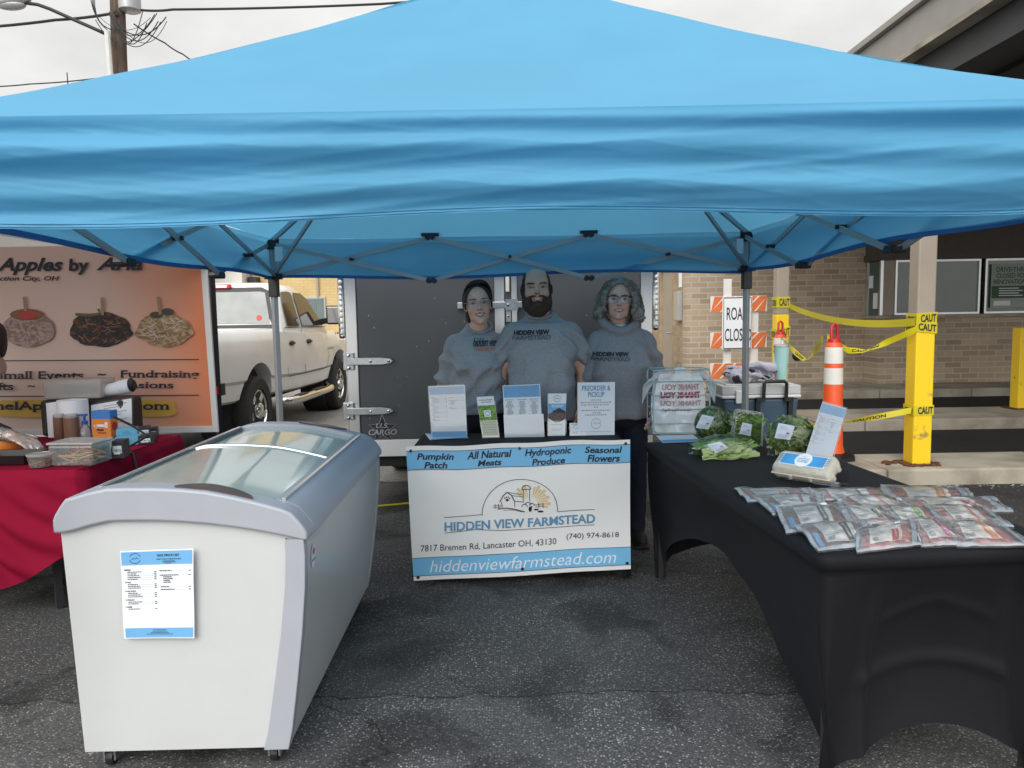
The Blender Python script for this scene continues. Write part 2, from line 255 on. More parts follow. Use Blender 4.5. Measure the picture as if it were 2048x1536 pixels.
# ------------------------------------------------------------------ mesh builder
class MB:
    def __init__(s): s.v = []; s.f = []; s.mi = []; s.cur = 0
    def add(s, verts, faces):
        k = len(s.v); s.v += [tuple(v) for v in verts]; s.f += [tuple(i + k for i in f) for f in faces]; s.mi += [s.cur] * len(faces); return s
    def box(s, x0, x1, y0, y1, z0, z1, m=None):
        V = [Vector((x, y, z)) for x in (x0, x1) for y in (y0, y1) for z in (z0, z1)]
        if m is not None: V = [m @ v for v in V]
        return s.add(V, [(0, 1, 3, 2), (4, 6, 7, 5), (0, 4, 5, 1), (2, 3, 7, 6), (0, 2, 6, 4), (1, 5, 7, 3)])
    def tube(s, pts, r, n=8, cap=True):
        pts = [Vector(p) for p in pts]; rr = r if isinstance(r, (list, tuple)) else [r] * len(pts)
        V = []; up = None
        for i, p in enumerate(pts):
            d = (pts[min(i + 1, len(pts) - 1)] - pts[max(i - 1, 0)])
            d = d.normalized() if d.length > 1e-9 else Vector((0, 0, 1))
            if up is None: up = Vector((0, 0, 1)) if abs(d.z) < .9 else Vector((1, 0, 0))
            a = d.cross(up); a = a.normalized() if a.length > 1e-6 else d.orthogonal().normalized()
            b = a.cross(d).normalized(); up = b
            V += [p + (a * math.cos(2 * math.pi * k / n) + b * math.sin(2 * math.pi * k / n)) * rr[i] for k in range(n)]
        Fc = [(i * n + k, i * n + (k + 1) % n, (i + 1) * n + (k + 1) % n, (i + 1) * n + k) for i in range(len(pts) - 1) for k in range(n)]
        if cap: Fc += [tuple(range(n))[::-1], tuple(range((len(pts) - 1) * n, len(pts) * n))]
        return s.add(V, Fc)
    def bar(s, a, b, w, h=None, up=(0, 0, 1)):
        a = Vector(a); b = Vector(b); d = (b - a).normalized(); u = Vector(up)
        x = d.cross(u); x = x.normalized() if x.length > 1e-5 else d.orthogonal().normalized(); y = x.cross(d); h = h or w
        V = [p + x * (sx * w / 2) + y * (sy * h / 2) for p in (a, b) for sx, sy in ((-1, -1), (1, -1), (1, 1), (-1, 1))]
        return s.add(V, [(3, 2, 1, 0), (4, 5, 6, 7)] + [(k, (k + 1) % 4, 4 + (k + 1) % 4, 4 + k) for k in range(4)])
    def lathe(s, prof, n=24, o=(0, 0, 0), m=None):
        o = Vector(o); V = []
        for r, z in prof:
            for k in range(n):
                q = Vector((r * math.cos(2 * math.pi * k / n), r * math.sin(2 * math.pi * k / n), z))
                V.append(o + (m @ q if m is not None else q))
        Fc = [(i * n + k, i * n + (k + 1) % n, (i + 1) * n + (k + 1) % n, (i + 1) * n + k) for i in range(len(prof) - 1) for k in range(n)]
        Fc += [tuple(range(n))[::-1], tuple(range((len(prof) - 1) * n, len(prof) * n))]
        return s.add(V, Fc)
    def ell(s, c, r, nu=20, nv=12, m=None):
        V = []; c = Vector(c); r = r if isinstance(r, (tuple, list)) else (r, r, r)
        for j in range(nv + 1):
            t = math.pi * (j + .001) / (nv + .002)
            for i in range(nu):
                p = 2 * math.pi * i / nu; q = Vector((r[0] * math.sin(t) * math.cos(p), r[1] * math.sin(t) * math.sin(p), r[2] * math.cos(t)))
                V.append(c + (m @ q if m is not None else q))
        Fc = [(j * nu + i, (j + 1) * nu + i, (j + 1) * nu + (i + 1) % nu, j * nu + (i + 1) % nu) for j in range(nv) for i in range(nu)]
        Fc += [tuple(range(nu)), tuple(range(nv * nu, (nv + 1) * nu))[::-1]]
        return s.add(V, Fc)
    def cone(s, p0, r0, p1, r1, n=14):          # capsule with two radii, closed
        p0 = Vector(p0); p1 = Vector(p1); d = (p1 - p0).normalized()
        pts = [p0 - d * r0 * k for k in (.98, .8, .45)] + [p0, (p0 + p1) / 2, p1] + [p1 + d * r1 * k for k in (.45, .8, .98)]
        q = lambda k: math.sqrt(max(0, 1 - k * k))
        return s.tube(pts, [r0 * q(.98), r0 * q(.8), r0 * q(.45), r0, (r0 + r1) / 2, r1, r1 * q(.45), r1 * q(.8), r1 * q(.98)], n)
    def grid(s, fn, nu, nv, closed=False):
        V = [fn(i / nu, j / nv) for j in range(nv + 1) for i in range(nu + 1)]
        return s.add(V, [(j * (nu + 1) + i, j * (nu + 1) + i + 1, (j + 1) * (nu + 1) + i + 1, (j + 1) * (nu + 1) + i) for j in range(nv) for i in range(nu)])
    def prism(s, poly, h, fn):
        """poly in 2D, fn(u, v, w) -> world; w from 0 to h"""
        n = len(poly)
        V = [fn(u, v, 0) for u, v in poly] + [fn(u, v, h) for u, v in poly]
        return s.add(V, [tuple(range(n))[::-1], tuple(range(n, 2 * n))] + [(k, (k + 1) % n, n + (k + 1) % n, n + k) for k in range(n)])
    def mesh(s, name):
        me = bpy.data.meshes.new(name); me.from_pydata(s.v, [], s.f); me.update()
        bm = bmesh.new(); bm.from_mesh(me); bmesh.ops.recalc_face_normals(bm, faces=bm.faces); bm.to_mesh(me); bm.free()
        return me

ORG = {}
def tag(o, label=None, cat=None, group=None, kind=None):
    if label: o['label'] = label
    if cat: o['category'] = cat
    if group: o['group'] = group
    if kind: o['kind'] = kind
    return o
def put(name, me, mats, parent=None, smooth=False, bevel=0, seg=2, solid=0, angle=None):
    o = bpy.data.objects.new(name, me); COL.objects.link(o)
    for m in (mats if isinstance(mats, (list, tuple)) else [mats]): me.materials.append(M[m] if isinstance(m, str) else m)
    if smooth:
        me.polygons.foreach_set('use_smooth', [True] * len(me.polygons))
        if angle: me.set_sharp_from_angle(angle=R(angle))
    if solid:
        md = o.modifiers.new('solid', 'SOLIDIFY'); md.thickness = solid; md.offset = 0
    if bevel:
        md = o.modifiers.new('bevel', 'BEVEL'); md.width = bevel; md.segments = seg; md.limit_method = 'ANGLE'; md.angle_limit = R(40)
        if not smooth: md.harden_normals = False
    if parent is not None:
        o.parent = parent
        if parent.name in ORG: o.matrix_parent_inverse = Matrix.Translation(-ORG[parent.name])
    return o
def ob(name, mb, mats, parent=None, **k):
    me = mb.mesh(name); o = put(name, me, mats, parent, **k)
    if len(me.materials) > 1: me.polygons.foreach_set('material_index', mb.mi)
    return o
def thing(name, label, cat, loc=(0, 0, 0), group=None, local=False, rotz=0):
    """Empty at the thing's base; parts of a non-local thing are given in world coordinates"""
    o = bpy.data.objects.new(name, None); COL.objects.link(o); o.location = loc; o.rotation_euler = (0, 0, rotz); o.empty_display_size = .05
    tag(o, label, cat, group)
    if not local: ORG[o.name] = Vector(loc)
    return o
def sub(name, mb, mats, part, **k):
    """sub-part: same coordinates as its part"""
    o = ob(name, mb, mats, None, **k); o.parent = part
    return o
def evalmesh(o, name):
    COL.objects.link(o); dg = bpy.context.evaluated_depsgraph_get(); dg.update()
    me = bpy.data.meshes.new_from_object(o.evaluated_get(dg)); me.name = name
    bpy.data.objects.remove(o); return me
def remesh(mb, voxel, smooth=4, name='m'):
    o = bpy.data.objects.new('tmp', mb.mesh('tmp')); md = o.modifiers.new('r', 'REMESH'); md.mode = 'VOXEL'; md.voxel_size = voxel
    if smooth: s_ = o.modifiers.new('s', 'SMOOTH'); s_.iterations = smooth; s_.factor = .5
    return evalmesh(o, name)
def boolcut(mb, cutters, name):
    o = bpy.data.objects.new('tmp', mb.mesh('tmp')); cs = []
    for c in cutters:
        co = bpy.data.objects.new('tmpc', c.mesh('tmpc')); COL.objects.link(co); cs.append(co)
        md = o.modifiers.new('b', 'BOOLEAN'); md.operation = 'DIFFERENCE'; md.object = co; md.solver = 'EXACT'
    me = evalmesh(o, name)
    for c in cs: bpy.data.objects.remove(c)
    return me
def disp(me, fn):
    n = len(me.vertices); co = np.empty(n * 3); me.vertices.foreach_get('co', co); no = np.empty(n * 3); me.vertex_normals.foreach_get('vector', no)
    co = fn(co.reshape(-1, 3), no.reshape(-1, 3)); me.vertices.foreach_set('co', co.ravel()); me.update(); return me
def setcol(me, cols):
    a = me.color_attributes.new('Col', 'FLOAT_COLOR', 'POINT'); c = np.ones((len(me.vertices), 4)); c[:, :3] = cols; a.data.foreach_set('color', c.ravel())
def verts(me):
    co = np.empty(len(me.vertices) * 3); me.vertices.foreach_get('co', co); return co.reshape(-1, 3)
def nz3(p, s, seed=0.): return noise.noise(Vector((p[0] * s + seed, p[1] * s - seed, p[2] * s + seed * 2)))
def lerp(a, b, t): return a + (b - a) * t
def ss(a, b, x):
    t = min(1, max(0, (x - a) / (b - a))); return t * t * (3 - 2 * t)

# ------------------------------------------------------------------ lettering
_tc = {}
def glyphs(s, bold=0., shear=0., outline=0., space=1., serif=False):
    key = (s, bold, shear, outline, space, serif)
    if key in _tc: return _tc[key]
    c = bpy.data.curves.new('t', 'FONT'); c.body = s; c.size = 1; c.offset = bold; c.shear = shear; c.space_character = space; c.resolution_u = 3
    if outline: c.fill_mode = 'NONE'; c.bevel_depth = outline; c.bevel_resolution = 0
    o = bpy.data.objects.new('t', c); me = evalmesh(o, 't')
    V = [tuple(v.co)[:2] for v in me.vertices]; Fc = [tuple(p.vertices) for p in me.polygons]
    if serif:
        from collections import Counter
        cnt = Counter(); 
        for f in Fc:
            for i in range(len(f)): cnt[tuple(sorted((f[i], f[(i + 1) % len(f)])))] += 1
        cen = {}
        for (a, b), n in cnt.items():
            if n == 1 and abs(V[a][1] - V[b][1]) < .004 and .035 < abs(V[a][0] - V[b][0]) < .19:
                y = V[a][1]; x0, x1 = sorted((V[a][0], V[b][0])); below = -1 if y < .25 else 1
                k = len(V); h = .055; yi = y + (h if y < .3 else -h)
                V += [(x0 - .05, y), (x1 + .05, y), (x1 + .05, yi), (x0 - .05, yi)]; Fc.append((k, k + 1, k + 2, k + 3))
    bpy.data.meshes.remove(me); bpy.data.curves.remove(c)
    V = np.array(V) if V else np.zeros((1, 2)); _tc[key] = (V, Fc); return V, Fc
def text(mb, s, u0, u1, vb, vt, fn, **k):
    """lay a line of text so that its ink fills u0..u1 and, by its tallest and lowest ink, vb..vt"""
    V, Fc = glyphs(s, **k); lo = V.min(0); hi = V.max(0)
    q = (V - lo) / np.maximum(hi - lo, 1e-6)
    return mb.add([fn(u0 + (u1 - u0) * a, vb + (vt - vb) * b) for a, b in q], Fc)
def textc(mb, s, uc, vb, h, fn, asp=1., width=None, left=False, **k):
    """text by cap height h (in v units); asp converts v units to u units"""
    V, Fc = glyphs(s, **k); lo = V.min(0); hi = V.max(0); sc = h / .70
    wd = (hi[0] - lo[0]) * sc * asp
    if width: kx = width / wd; wd = width
    else: kx = 1
    x0 = uc if left else uc - wd / 2
    return mb.add([fn(x0 + (a - lo[0]) * sc * asp * kx, vb + b * sc) for a, b in V], Fc)
def quad(mb, u0, u1, v0, v1, fn, nu=1, nv=1):
    return mb.grid(lambda a, b: fn(lerp(u0, u1, a), lerp(v0, v1, b)), nu, nv)
def line2(mb, pts, w, fn, fv=None):
    """a printed line of constant width along 2D points"""
    P = [Vector(p) for p in pts]; V = []
    for i, p in enumerate(P):
        d = P[min(i + 1, len(P) - 1)] - P[max(0, i - 1)]; n = Vector((-d.y, d.x)).normalized() * w / 2
        V += [fn(*(p + n)), fn(*(p - n))]
    return mb.add(V, [(2 * i, 2 * i + 1, 2 * i + 3, 2 * i + 2) for i in range(len(P) - 1)])
def disc2(mb, c, rx, ry, fn, n=20):
    return mb.add([fn(c[0] + rx * math.cos(2 * math.pi * k / n), c[1] + ry * math.sin(2 * math.pi * k / n)) for k in range(n)], [tuple(range(n))])

# ================================================================== SETTING
def struct(name, mb, m, **k): return tag(ob(name, mb, m, **k), kind='structure')
def rect(x0, x1, y0, y1, z): return MB().add([(x0, y0, z), (x1, y0, z), (x1, y1, z), (x0, y1, z)], [(0, 1, 2, 3)])
struct('ground', rect(-300, 300, -60, 500, 0), 'asphalt')
struct('street', rect(-200, 1.3, 6.4, 200, .004), 'street')
struct('drive_lane', rect(1.9, 120, 6.62, 8.7, .005), 'lane')
struct('drive_lane', rect(1.9, 120, 9.75, 12.0, .005), 'lane')
M['lot'] = asphalt('parking_lot_asphalt', (.034, .034, .035), (.34, .33, .31), dens=.5, scale=70)  # added ground sheet, its asphalt darkened to offset the strong light out here
struct('parking_lot', rect(2.15, 120, 2.6, 5.93, .004), 'lot')
def slab(x0, x1, y0, y1, z, joints):
    mb = MB(); xs = [x0] + joints + [x1]
    for a, b in zip(xs, xs[1:]): mb.box(a + .004, b - .004, y0, y1, -.05, z + random.uniform(-.004, .004))
    return mb
struct('traffic_island', slab(1.75, 40, 5.93, 6.62, .14, [3.05, 4.62, 6.3, 8.1, 12, 18]), 'concrete', bevel=.018)
struct('traffic_island', slab(1.75, 40, 8.72, 9.74, .14, [4.2, 6.6, 9, 14]), 'concrete', bevel=.018)
struct('sidewalk', slab(1.5, 60, 12.0, 13.75, .14, [3, 4.5, 6, 7.5, 9, 12, 18]), 'concrete', bevel=.015)
E_ = MB()
for i in range(420):      # grit and broken concrete along the island kerb
    x = random.uniform(2.2, 7.5); y = 5.90 - abs(random.gauss(0, .05)); r = random.uniform(.003, .011)
    E_.ell((x, y, r * .6), (r, r, r * .7), 5, 3)
tag(ob('kerb_grit', E_, 'concrete'), kind='stuff')

# ------------------------------------------------------------------ bank building with drive-through window
BX, BY = 3.22, 13.6
bank = thing('bank_building', 'tan brick bank building with teller window and brown panel above it', 'building', (BX, BY, 0))
wl = MB()
wl.box(BX, 30, BY, BY + .3, 0, 5.2)
ob('front_wall', wl, 'brickA', bank)
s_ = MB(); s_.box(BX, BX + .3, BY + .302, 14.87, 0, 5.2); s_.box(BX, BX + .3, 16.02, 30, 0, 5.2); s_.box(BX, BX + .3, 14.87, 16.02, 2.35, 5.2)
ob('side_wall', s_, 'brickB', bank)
d = ob('side_door', MB().box(BX + .05, BX + .1, 14.88, 16.01, .14, 2.34), 'tan', bank, bevel=.01); d['label'] = 'tan metal side door'
h = MB(); h.tube([(BX + .05, 15.0, 1.05), (BX - .05, 15.0, 1.05), (BX - .05, 15.12, 1.05)], .018); sub('handle', h, 'steel', d)
ob('meter_box', MB().box(BX - .09, BX, 13.95, 14.3, 1.3, 1.85), 'grey_steel', bank, bevel=.01)
n_ = ob('notice', MB().box(BX - .01, BX, 14.0, 14.22, 1.93, 2.22), 'paper', bank)
bay = MB(); WX, WY = 6.48, 13.05
bay.box(WX, 30, WY, BY - .004, 0, 1.28)
ob('bay_base', bay, 'brickA', bank)
ob('bay_sill', MB().box(WX - .04, 30, WY - .05, BY - .006, 1.283, 1.34), 'concrete', bank, bevel=.008)
pn = MB(); pn.box(WX - .02, 30, WY - .03, BY - .008, 2.42, 3.6); pn.box(WX - .05, 30, WY - .06, BY - .01, 2.30, 2.417)
M['brownpanel'] = mat('brown_panel_paint', (.085, .07, .058), .6); ob('bay_panel', pn, 'brownpanel', bank)
def window(x0, x1, lab=None):
    fr = MB(); t = .034; z0, z1 = 1.344, 2.296
    for a in ((x0, x0 + t, z0, z1), (x1 - t, x1, z0, z1), (x0 + t, x1 - t, z0, z0 + t), (x0 + t, x1 - t, z1 - t, z1)):
        fr.box(a[0], a[1], WY - .02, WY + .05, a[2], a[3])
    wn = ob('window', fr, 'alu', bank)
    sub('pane', MB().box(x0 + t, x1 - t, WY + .012, WY + .018, z0 + t, z1 - t), 'glass_dark', wn); return wn
window(6.73, 8.22); window(8.30, 10.3); window(10.38, 12.2)
ob('window_pier', MB().box(WX + .055, 6.725, WY, BY - .012, 1.345, 2.295), 'tan', bank)
fr = MB(); fr.box(WX, WX + .05, WY, WY + .05, 1.345, 2.295); fr.box(WX, WX + .05, BY - .06, BY - .012, 1.345, 2.295)
wn = ob('window', fr, 'alu', bank); g_ = MB(); g_.box(WX + .02, WX + .028, WY + .05, BY - .06, 1.345, 2.295); sub('pane', g_, 'glass_dark', wn)
n2 = MB(); n2.box(WX + .012, WX + .019, WY + .12, WY + .28, 1.46, 1.74); n2.box(WX + .012, WX + .019, WY + .3, WY + .45, 1.83, 2.05); ob('notice', n2, 'paper', bank)
# poster in the window
px0, px1, pz0, pz1 = 8.40, 9.10, 1.44, 2.2
pf = lambda u, v, d=.0: (lerp(px0, px1, u), WY - .024 - d, lerp(pz0, pz1, v))
ps = MB(); quad(ps, 0, 1, 0, 1, pf)
M['poster'] = mat('pale_poster', (.36, .41, .37), .5); po = tag(ob('window_poster', ps, 'poster'), 'pale green poster about drive-thru renovations in bank window', 'poster')
M['postergreen'] = mat('poster_green', (.035, .10, .05), .5)
q = MB(); quad(q, .02, .98, .22, .50, lambda u, v: pf(u, v, .002)); sub('green_band', q, 'postergreen', po)
q = MB(); f_ = lambda u, v: pf(u, v, .004)
text(q, 'DRIVE-THRU', .12, .9, .82, .93, f_, bold=.02); text(q, 'CLOSED FOR', .12, .9, .68, .79, f_, bold=.02); text(q, 'RENOVATIONS', .06, .94, .54, .65, f_, bold=.02)
sub('lettering', q, 'postergreen', po)
q = MB()
for k in range(4): quad(q, .2, .8 - .1 * (k % 2), .27 + k * .055, .29 + k * .055, f_)
quad(q, .08, .5, .05, .16, f_); sub('small_print', q, 'paper', po)
ob('wall_outlet', MB().lathe([(.09, 0), (.09, .03), (.06, .05)], 12, (5.25, BY, .62), Matrix.Rotation(R(90), 3, 'X')), 'black', bank)

# ------------------------------------------------------------------ drive-through roof and its columns
dr = thing('drive_through_roof', 'flat dark roof over the drive-through lanes on tan square columns', 'roof', (3.4, 6.15, 0))
RX, RZ = 3.26, 3.55
sf = MB(); sf.box(RX + .12, 40, 3.2, 13.5, RZ, RZ + .05)
ob('soffit', sf, 'soffit', dr)
rb = MB()
for i in range(60):
    x = RX + .3 + i * .42; rb.box(x, x + .17 if i % 2 else x + .05, 3.2, 13.5, RZ - .045, RZ - .002)
ob('soffit_rib', rb, 'soffit', dr)
fa = MB(); fa.box(RX, RX + .118, 3.1, 13.55, RZ - .03, RZ + .25); fa.box(RX - .05, RX + .1, 3.04, 13.55, RZ + .252, RZ + .31); fa.box(RX + .12, 40, 3.08, 3.198, RZ - .03, RZ + .34)
ob('fascia', fa, 'fascia', dr, bevel=.006)
ob('fascia_edge', MB().box(RX - .012, RX + .125, 3.1, 13.55, RZ - .075, RZ - .033), 'concrete', dr)
ob('beam', MB().box(RX + .125, 40, 9.0, 9.3, RZ - .30, RZ - .05), 'soffit', dr)
ob('beam', MB().box(3.40, 3.60, 3.3, 8.99, RZ - .30, RZ - .05), 'soffit', dr)
def column(x, y, zy):
    c = ob('column', MB().box(x - .075, x + .075, y - .075, y + .075, zy, RZ - .3), 'tan', dr, bevel=.012)
    sub('painted_base', MB().box(x - .078, x + .078, y - .078, y + .078, .145, zy + .001), 'yellow', c, bevel=.012)
    mb = MB(); mb.box(x - .14, x + .14, y - .12, y + .12, .13, .15)
    for i in range(26):
        a = random.uniform(0, 6.28); r = random.uniform(.09, .2); mb.ell((x + r * math.cos(a) * 1.2 - .05, y + r * math.sin(a) * .8, .145), (random.uniform(.01, .035), .02, .012), 6, 4)
    ob('base_plate', mb, 'rust', dr)
column(3.40, 6.15, 1.36); column(3.35, 9.22, 1.40)
bo = thing('bollard', 'short yellow square steel bollard post on the second island', 'bollard', (6.56, 9.5, .14))
ob('post', MB().box(6.48, 6.64, 9.42, 9.58, .12, 1.18), 'yellow', bo, bevel=.01); ob('foot_plate', MB().box(6.40, 6.72, 9.36, 9.64, .135, .15), 'rust', bo)

# ------------------------------------------------------------------ caution tape
def tape_strip(name, label, pts, hgt=.075, sag=0., twist=0., txt=True, seed=1):
    """ribbon hung along points (x, y, z); lettering is a child"""
    P = [Vector(p) for p in pts]; L = [0]
    for a, b in zip(P, P[1:]): L.append(L[-1] + (b - a).length)
    tot = L[-1]; rnd = random.Random(seed); ph = rnd.uniform(0, 6)
    def at(u):
        s = u * tot
        for i in range(len(P) - 1):
            if s <= L[i + 1] or i == len(P) - 2:
                t = (s - L[i]) / (L[i + 1] - L[i]); p = P[i].lerp(P[i + 1], t); dd = (P[i + 1] - P[i]).normalized(); break
        p = p.copy(); p.z -= sag * 4 * u * (1 - u)
        return p, dd
    def f(u, v, off=0.):
        p, dd = at(u); tw = twist * math.sin(u * 7 + ph) * math.sin(math.pi * min(1, max(0, u))); sd = dd.cross(Vector((0, 0, 1))).normalized()
        up = Vector((0, 0, 1)) * math.cos(tw) + sd * math.sin(tw); nn = up.cross(dd).normalized()
        if nn.y > 0: nn = -nn
        return p + up * (v - .5) * hgt + nn * off
    mb = MB(); mb.grid(lambda a, b: f(a, b), 60, 3)
    o = tag(ob(name, mb, 'tape', smooth=True), label, 'caution tape')
    if txt:
        q = MB(); n = max(1, int(tot / .55))
        for i in range(n):
            u = (i + .3) / n; wd = .26 / tot
            if u + wd < .99: text(q, 'CAUTION', u, u + wd, .22, .78, lambda a, b: f(a, b, .004), bold=.03)
        sub('lettering', q, 'ink', o)
    return o
def wrap(name, label, x, y, z, r, hgt, tilt=.0, words=1, shift=0.):
    mb = MB(); q = MB(); c = [(-r, -r), (r, -r), (r, r), (-r, r)]
    V = [(x + a, y + b, z + dz + tilt * a) for dz in (-hgt / 2, hgt / 2) for a, b in c]
    mb.add(V, [(k, (k + 1) % 4, 4 + (k + 1) % 4, 4 + k) for k in range(4)])
    o = tag(ob(name, mb, 'tape'), label, 'caution tape')
    f1 = lambda u, v: (x + lerp(-r, r, u), y - r - .003, z + (v - .5) * hgt + tilt * lerp(-r, r, u))
    f0 = lambda u, v: (x - r - .003, y + lerp(r, -r, u), z + (v - .5) * hgt - tilt * r)
    text(q, 'CAUT', .2 + shift, .95, .15, .85, f1, bold=.03); text(q, 'UTION', .1, .9, .15, .75, f0, bold=.03)
    sub('lettering', q, 'ink', o)
c1, c2 = (3.40, 6.15), (3.35, 9.22)
wrap('caution_tape', 'yellow tape wrapped round the near column at its colour change', c1[0], c1[1], 1.36, .083, .09, .05)
wrap('caution_tape', 'tilted yellow tape wrapped just under the top wrap of near column', c1[0], c1[1], 1.285, .086, .085, -.12, shift=-.1)
wrap('caution_tape', 'yellow tape wrapped low round the yellow foot of near column', c1[0], c1[1], .60, .083, .085, .03)
wrap('caution_tape', 'yellow tape wrapped high round the far tan column', c2[0], c2[1], 1.55, .083, .13, 0)
wrap('caution_tape', 'loose yellow tape wrapped lower round the far column base', c2[0], c2[1], 1.18, .088, .12, .2)
tape_strip('caution_tape', 'upper sagging yellow tape between far column and near column', [(c2[0] + .08, c2[1] - .09, 1.50), (c1[0] - .1, c1[1] - .09, 1.33)], .064, .085, .1, seed=2)
tape_strip('caution_tape', 'yellow tape drooping from orange delineator up to near column', [(2.84, 6.66, 1.20), (2.98, 6.55, 1.09), (3.06, 6.4, 1.09), (c1[0] - .09, c1[1] - .09, 1.27)], .055, .01, 1.1, seed=3)
tape_strip('caution_tape', 'yellow tape drooping from far column to orange delineator', [(2.83, 6.72, 1.19), (3.18, 8.0, .98), (c2[0] - .1, c2[1] - .1, 1.2)][::-1], .055, .08, 1.3, seed=4)
tape_strip('caution_tape', 'yellow tape strung low beside the cooler to near column', [(2.2, 6.6, .62), (2.5, 6.3, .47), (c1[0] - .09, c1[1] - .06, .60)], .05, .03, 1.2, seed=5)

# ------------------------------------------------------------------ delineators, barricade
def delineator(x, y, z, label, name='delineator_cone'):
    t = thing(name, label, 'traffic cone', (x, y, z), 'orange delineators with grab handles')
    o = (x, y, z)
    ob('base', MB().lathe([(.2, 0), (.2, .03), (.17, .05), (.11, .06)], 8, o), 'black', t)
    ob('body', MB().lathe([(.105, .06), (.09, .12), (.072, .98), (.066, 1.0), (.055, 1.02)], 24, o), 'orange', t, smooth=True, angle=40)
    for a, b in ((.66, .80), (.84, 1.0 - .02)):
        ra = lambda h: lerp(.09, .072, (h - .12) / .86) + .002
        ob('reflective_collar', MB().lathe([(ra(a), a), (ra(b), b)], 24, o), 'reflect', t, smooth=True, angle=40)
    hd = MB(); hd.lathe([(.055, 1.015), (.05, 1.05), (.03, 1.06)], 16, o)
    hd.tube([(x - .026, y, z + 1.05), (x - .024, y, z + 1.16), (x, y, z + 1.18), (x + .024, y, z + 1.16), (x + .026, y, z + 1.05)], .014, 8)
    ob('handle', hd, 'red', t, smooth=True, angle=50)
delineator(2.80, 6.42, .14, 'orange delineator cone with white bands standing on near island')
delineator(3.25, 8.95, .14, 'orange delineator cone partly hidden behind the mint tumbler')
BYY = 9.9
bc = thing('road_barricade', 'orange and white striped barricade carrying a road closed sign', 'barricade', (3.05, BYY, 0))
def bp(px, py): p = aty(px, py, BYY); return p.x, p.z
x0 = bp(1420, 620)[0]; x1 = bp(1533, 620)[0]; xl = bp(1455, 700)[0]; xr = bp(1509, 700)[0]
up = MB()
for x, zt in ((xl, 1.88), (xr, 1.62)): up.box(x - .05, x + .05, BYY - .0, BYY + .06, .02, zt)
ob('upright', up, 'reflect', bc, bevel=.006)
ft = MB()
for x in (xl, xr): ft.box(x - .05, x + .05, BYY - .6, BYY + .66, .012, .075)
ob('foot', ft, 'reflect', bc)
for py in (608, 680, 741):
    zc = bp(1476, py)[1]; hh = .105
    rl = ob('rail', MB().box(x0, x1, BYY - .03, BYY - .004, zc - hh, zc + hh), 'reflect', bc, bevel=.006)
    st = MB(); nst = 5; wd = (x1 - x0) / nst
    for k in range(-1, nst):
        a = x0 + k * wd + .0; pts = [(a, zc - hh + .004), (a + .12, zc - hh + .004), (a + .12 + .2, zc + hh - .004), (a + .2, zc + hh - .004)]
        pts = [(min(max(px_, x0 + .003), x1 - .003), pz_) for px_, pz_ in pts]
        if pts[1][0] - pts[0][0] < .005 and pts[2][0] - pts[3][0] < .005: continue
        st.add([(a_, BYY - .033, b_) for a_, b_ in pts], [(0, 1, 2, 3)])
    sub('orange_stripe', st, 'barr_orange', rl)
sx0, sz1 = bp(1442, 594); sx1, sz0 = bp(1500, 698)
sg = ob('sign_panel', MB().box(sx0, sx1, BYY - .075, BYY - .06, sz0, sz1), 'paper', bc, bevel=.02)
sfn = lambda u, v: (lerp(sx0, sx1, u), BYY - .078, lerp(sz0, sz1, v))
q = MB()
text(q, 'ROAD', .14, .86, .56, .80, sfn, bold=.01); text(q, 'CLOSED', .08, .98, .16, .40, sfn, bold=.01)
for a, b in (((.04, .02), (.96, .02)), ((.96, .02), (.96, .98)), ((.96, .98), (.04, .98)), ((.04, .98), (.04, .02))): line2(q, [a, b], .018, sfn)
sub('lettering', q, 'ink', sg)

# ------------------------------------------------------------------ far left: buildings, pole and wires
yb = thing('yellow_building', 'yellow painted brick building behind the white pickup', 'building', (-5, 26, 0))
mb = MB(); mb.box(-9.0, 2.5, 26, 34, 0, 6.2); ob('wall', mb, 'yellowbrick', yb)
wx = aty(628, 618, 26)
wf = ob('window', MB().box(wx.x - .42, wx.x + .42, 25.93, 26.01, wx.z - .45, wx.z + .42), 'grey_steel', yb); pnn = MB()
for k in range(3): pnn.box(wx.x - .36 + k * .25, wx.x - .14 + k * .25, 25.9, 25.928, wx.z - .38, wx.z + .36)
sub('pane', pnn, 'glass_dark', wf)
ob('conduit', MB().tube([(aty(637, 600, 26).x, 25.95, 0), (aty(637, 600, 26).x, 25.95, 5.4)], .05), 'tan', yb)
lp = aty(512, 562, 26); ob('wall_lamp', MB().box(lp.x - .15, lp.x + .15, 25.6, 26, lp.z - .08, lp.z + .12), 'dark', yb)
ob('coping', MB().box(-9.1, 2.6, 25.9, 34.1, 6.2, 6.35), 'concrete', yb)
wb = thing('white_building', 'pale building with white outside stairs behind the pickup cab', 'building', (-12, 25, 0))
M['palewall'] = mat('pale_wall_paint', (.66, .65, .61), .8, var=.08); ob('wall', MB().box(-17, -9.05, 25.2, 33, 0, 5.4), 'palewall', wb)
st = MB()
for k in range(14):
    st.box(-12.6 + k * .22, -12.3 + k * .22, 24.5, 25.1, .4 + k * .25, .44 + k * .25)
for yy in (24.5, 25.1):
    st.tube([(-12.6, yy, 1.3), (-9.6, yy, 4.7)], .03, 6); st.tube([(-12.6, yy, .3), (-9.6, yy, 3.7)], .05, 6)
for k in range(16):
    st.tube([(-12.6 + k * .2, 24.5, .3 + k * .227), (-12.6 + k * .2, 24.5, 1.3 + k * .227)], .02, 5)
ob('outside_stair', st, 'white_paint', wb)
PY = 15.8
pt, pb = aty(231, -120, PY), aty(240, 160, PY)
dpx = (pb - pt) / (pb.z - pt.z)
gx = pb - dpx * pb.z
pole = thing('utility_pole', 'weathered wooden utility pole with transformer and tangled wires', 'utility pole', tuple(gx))
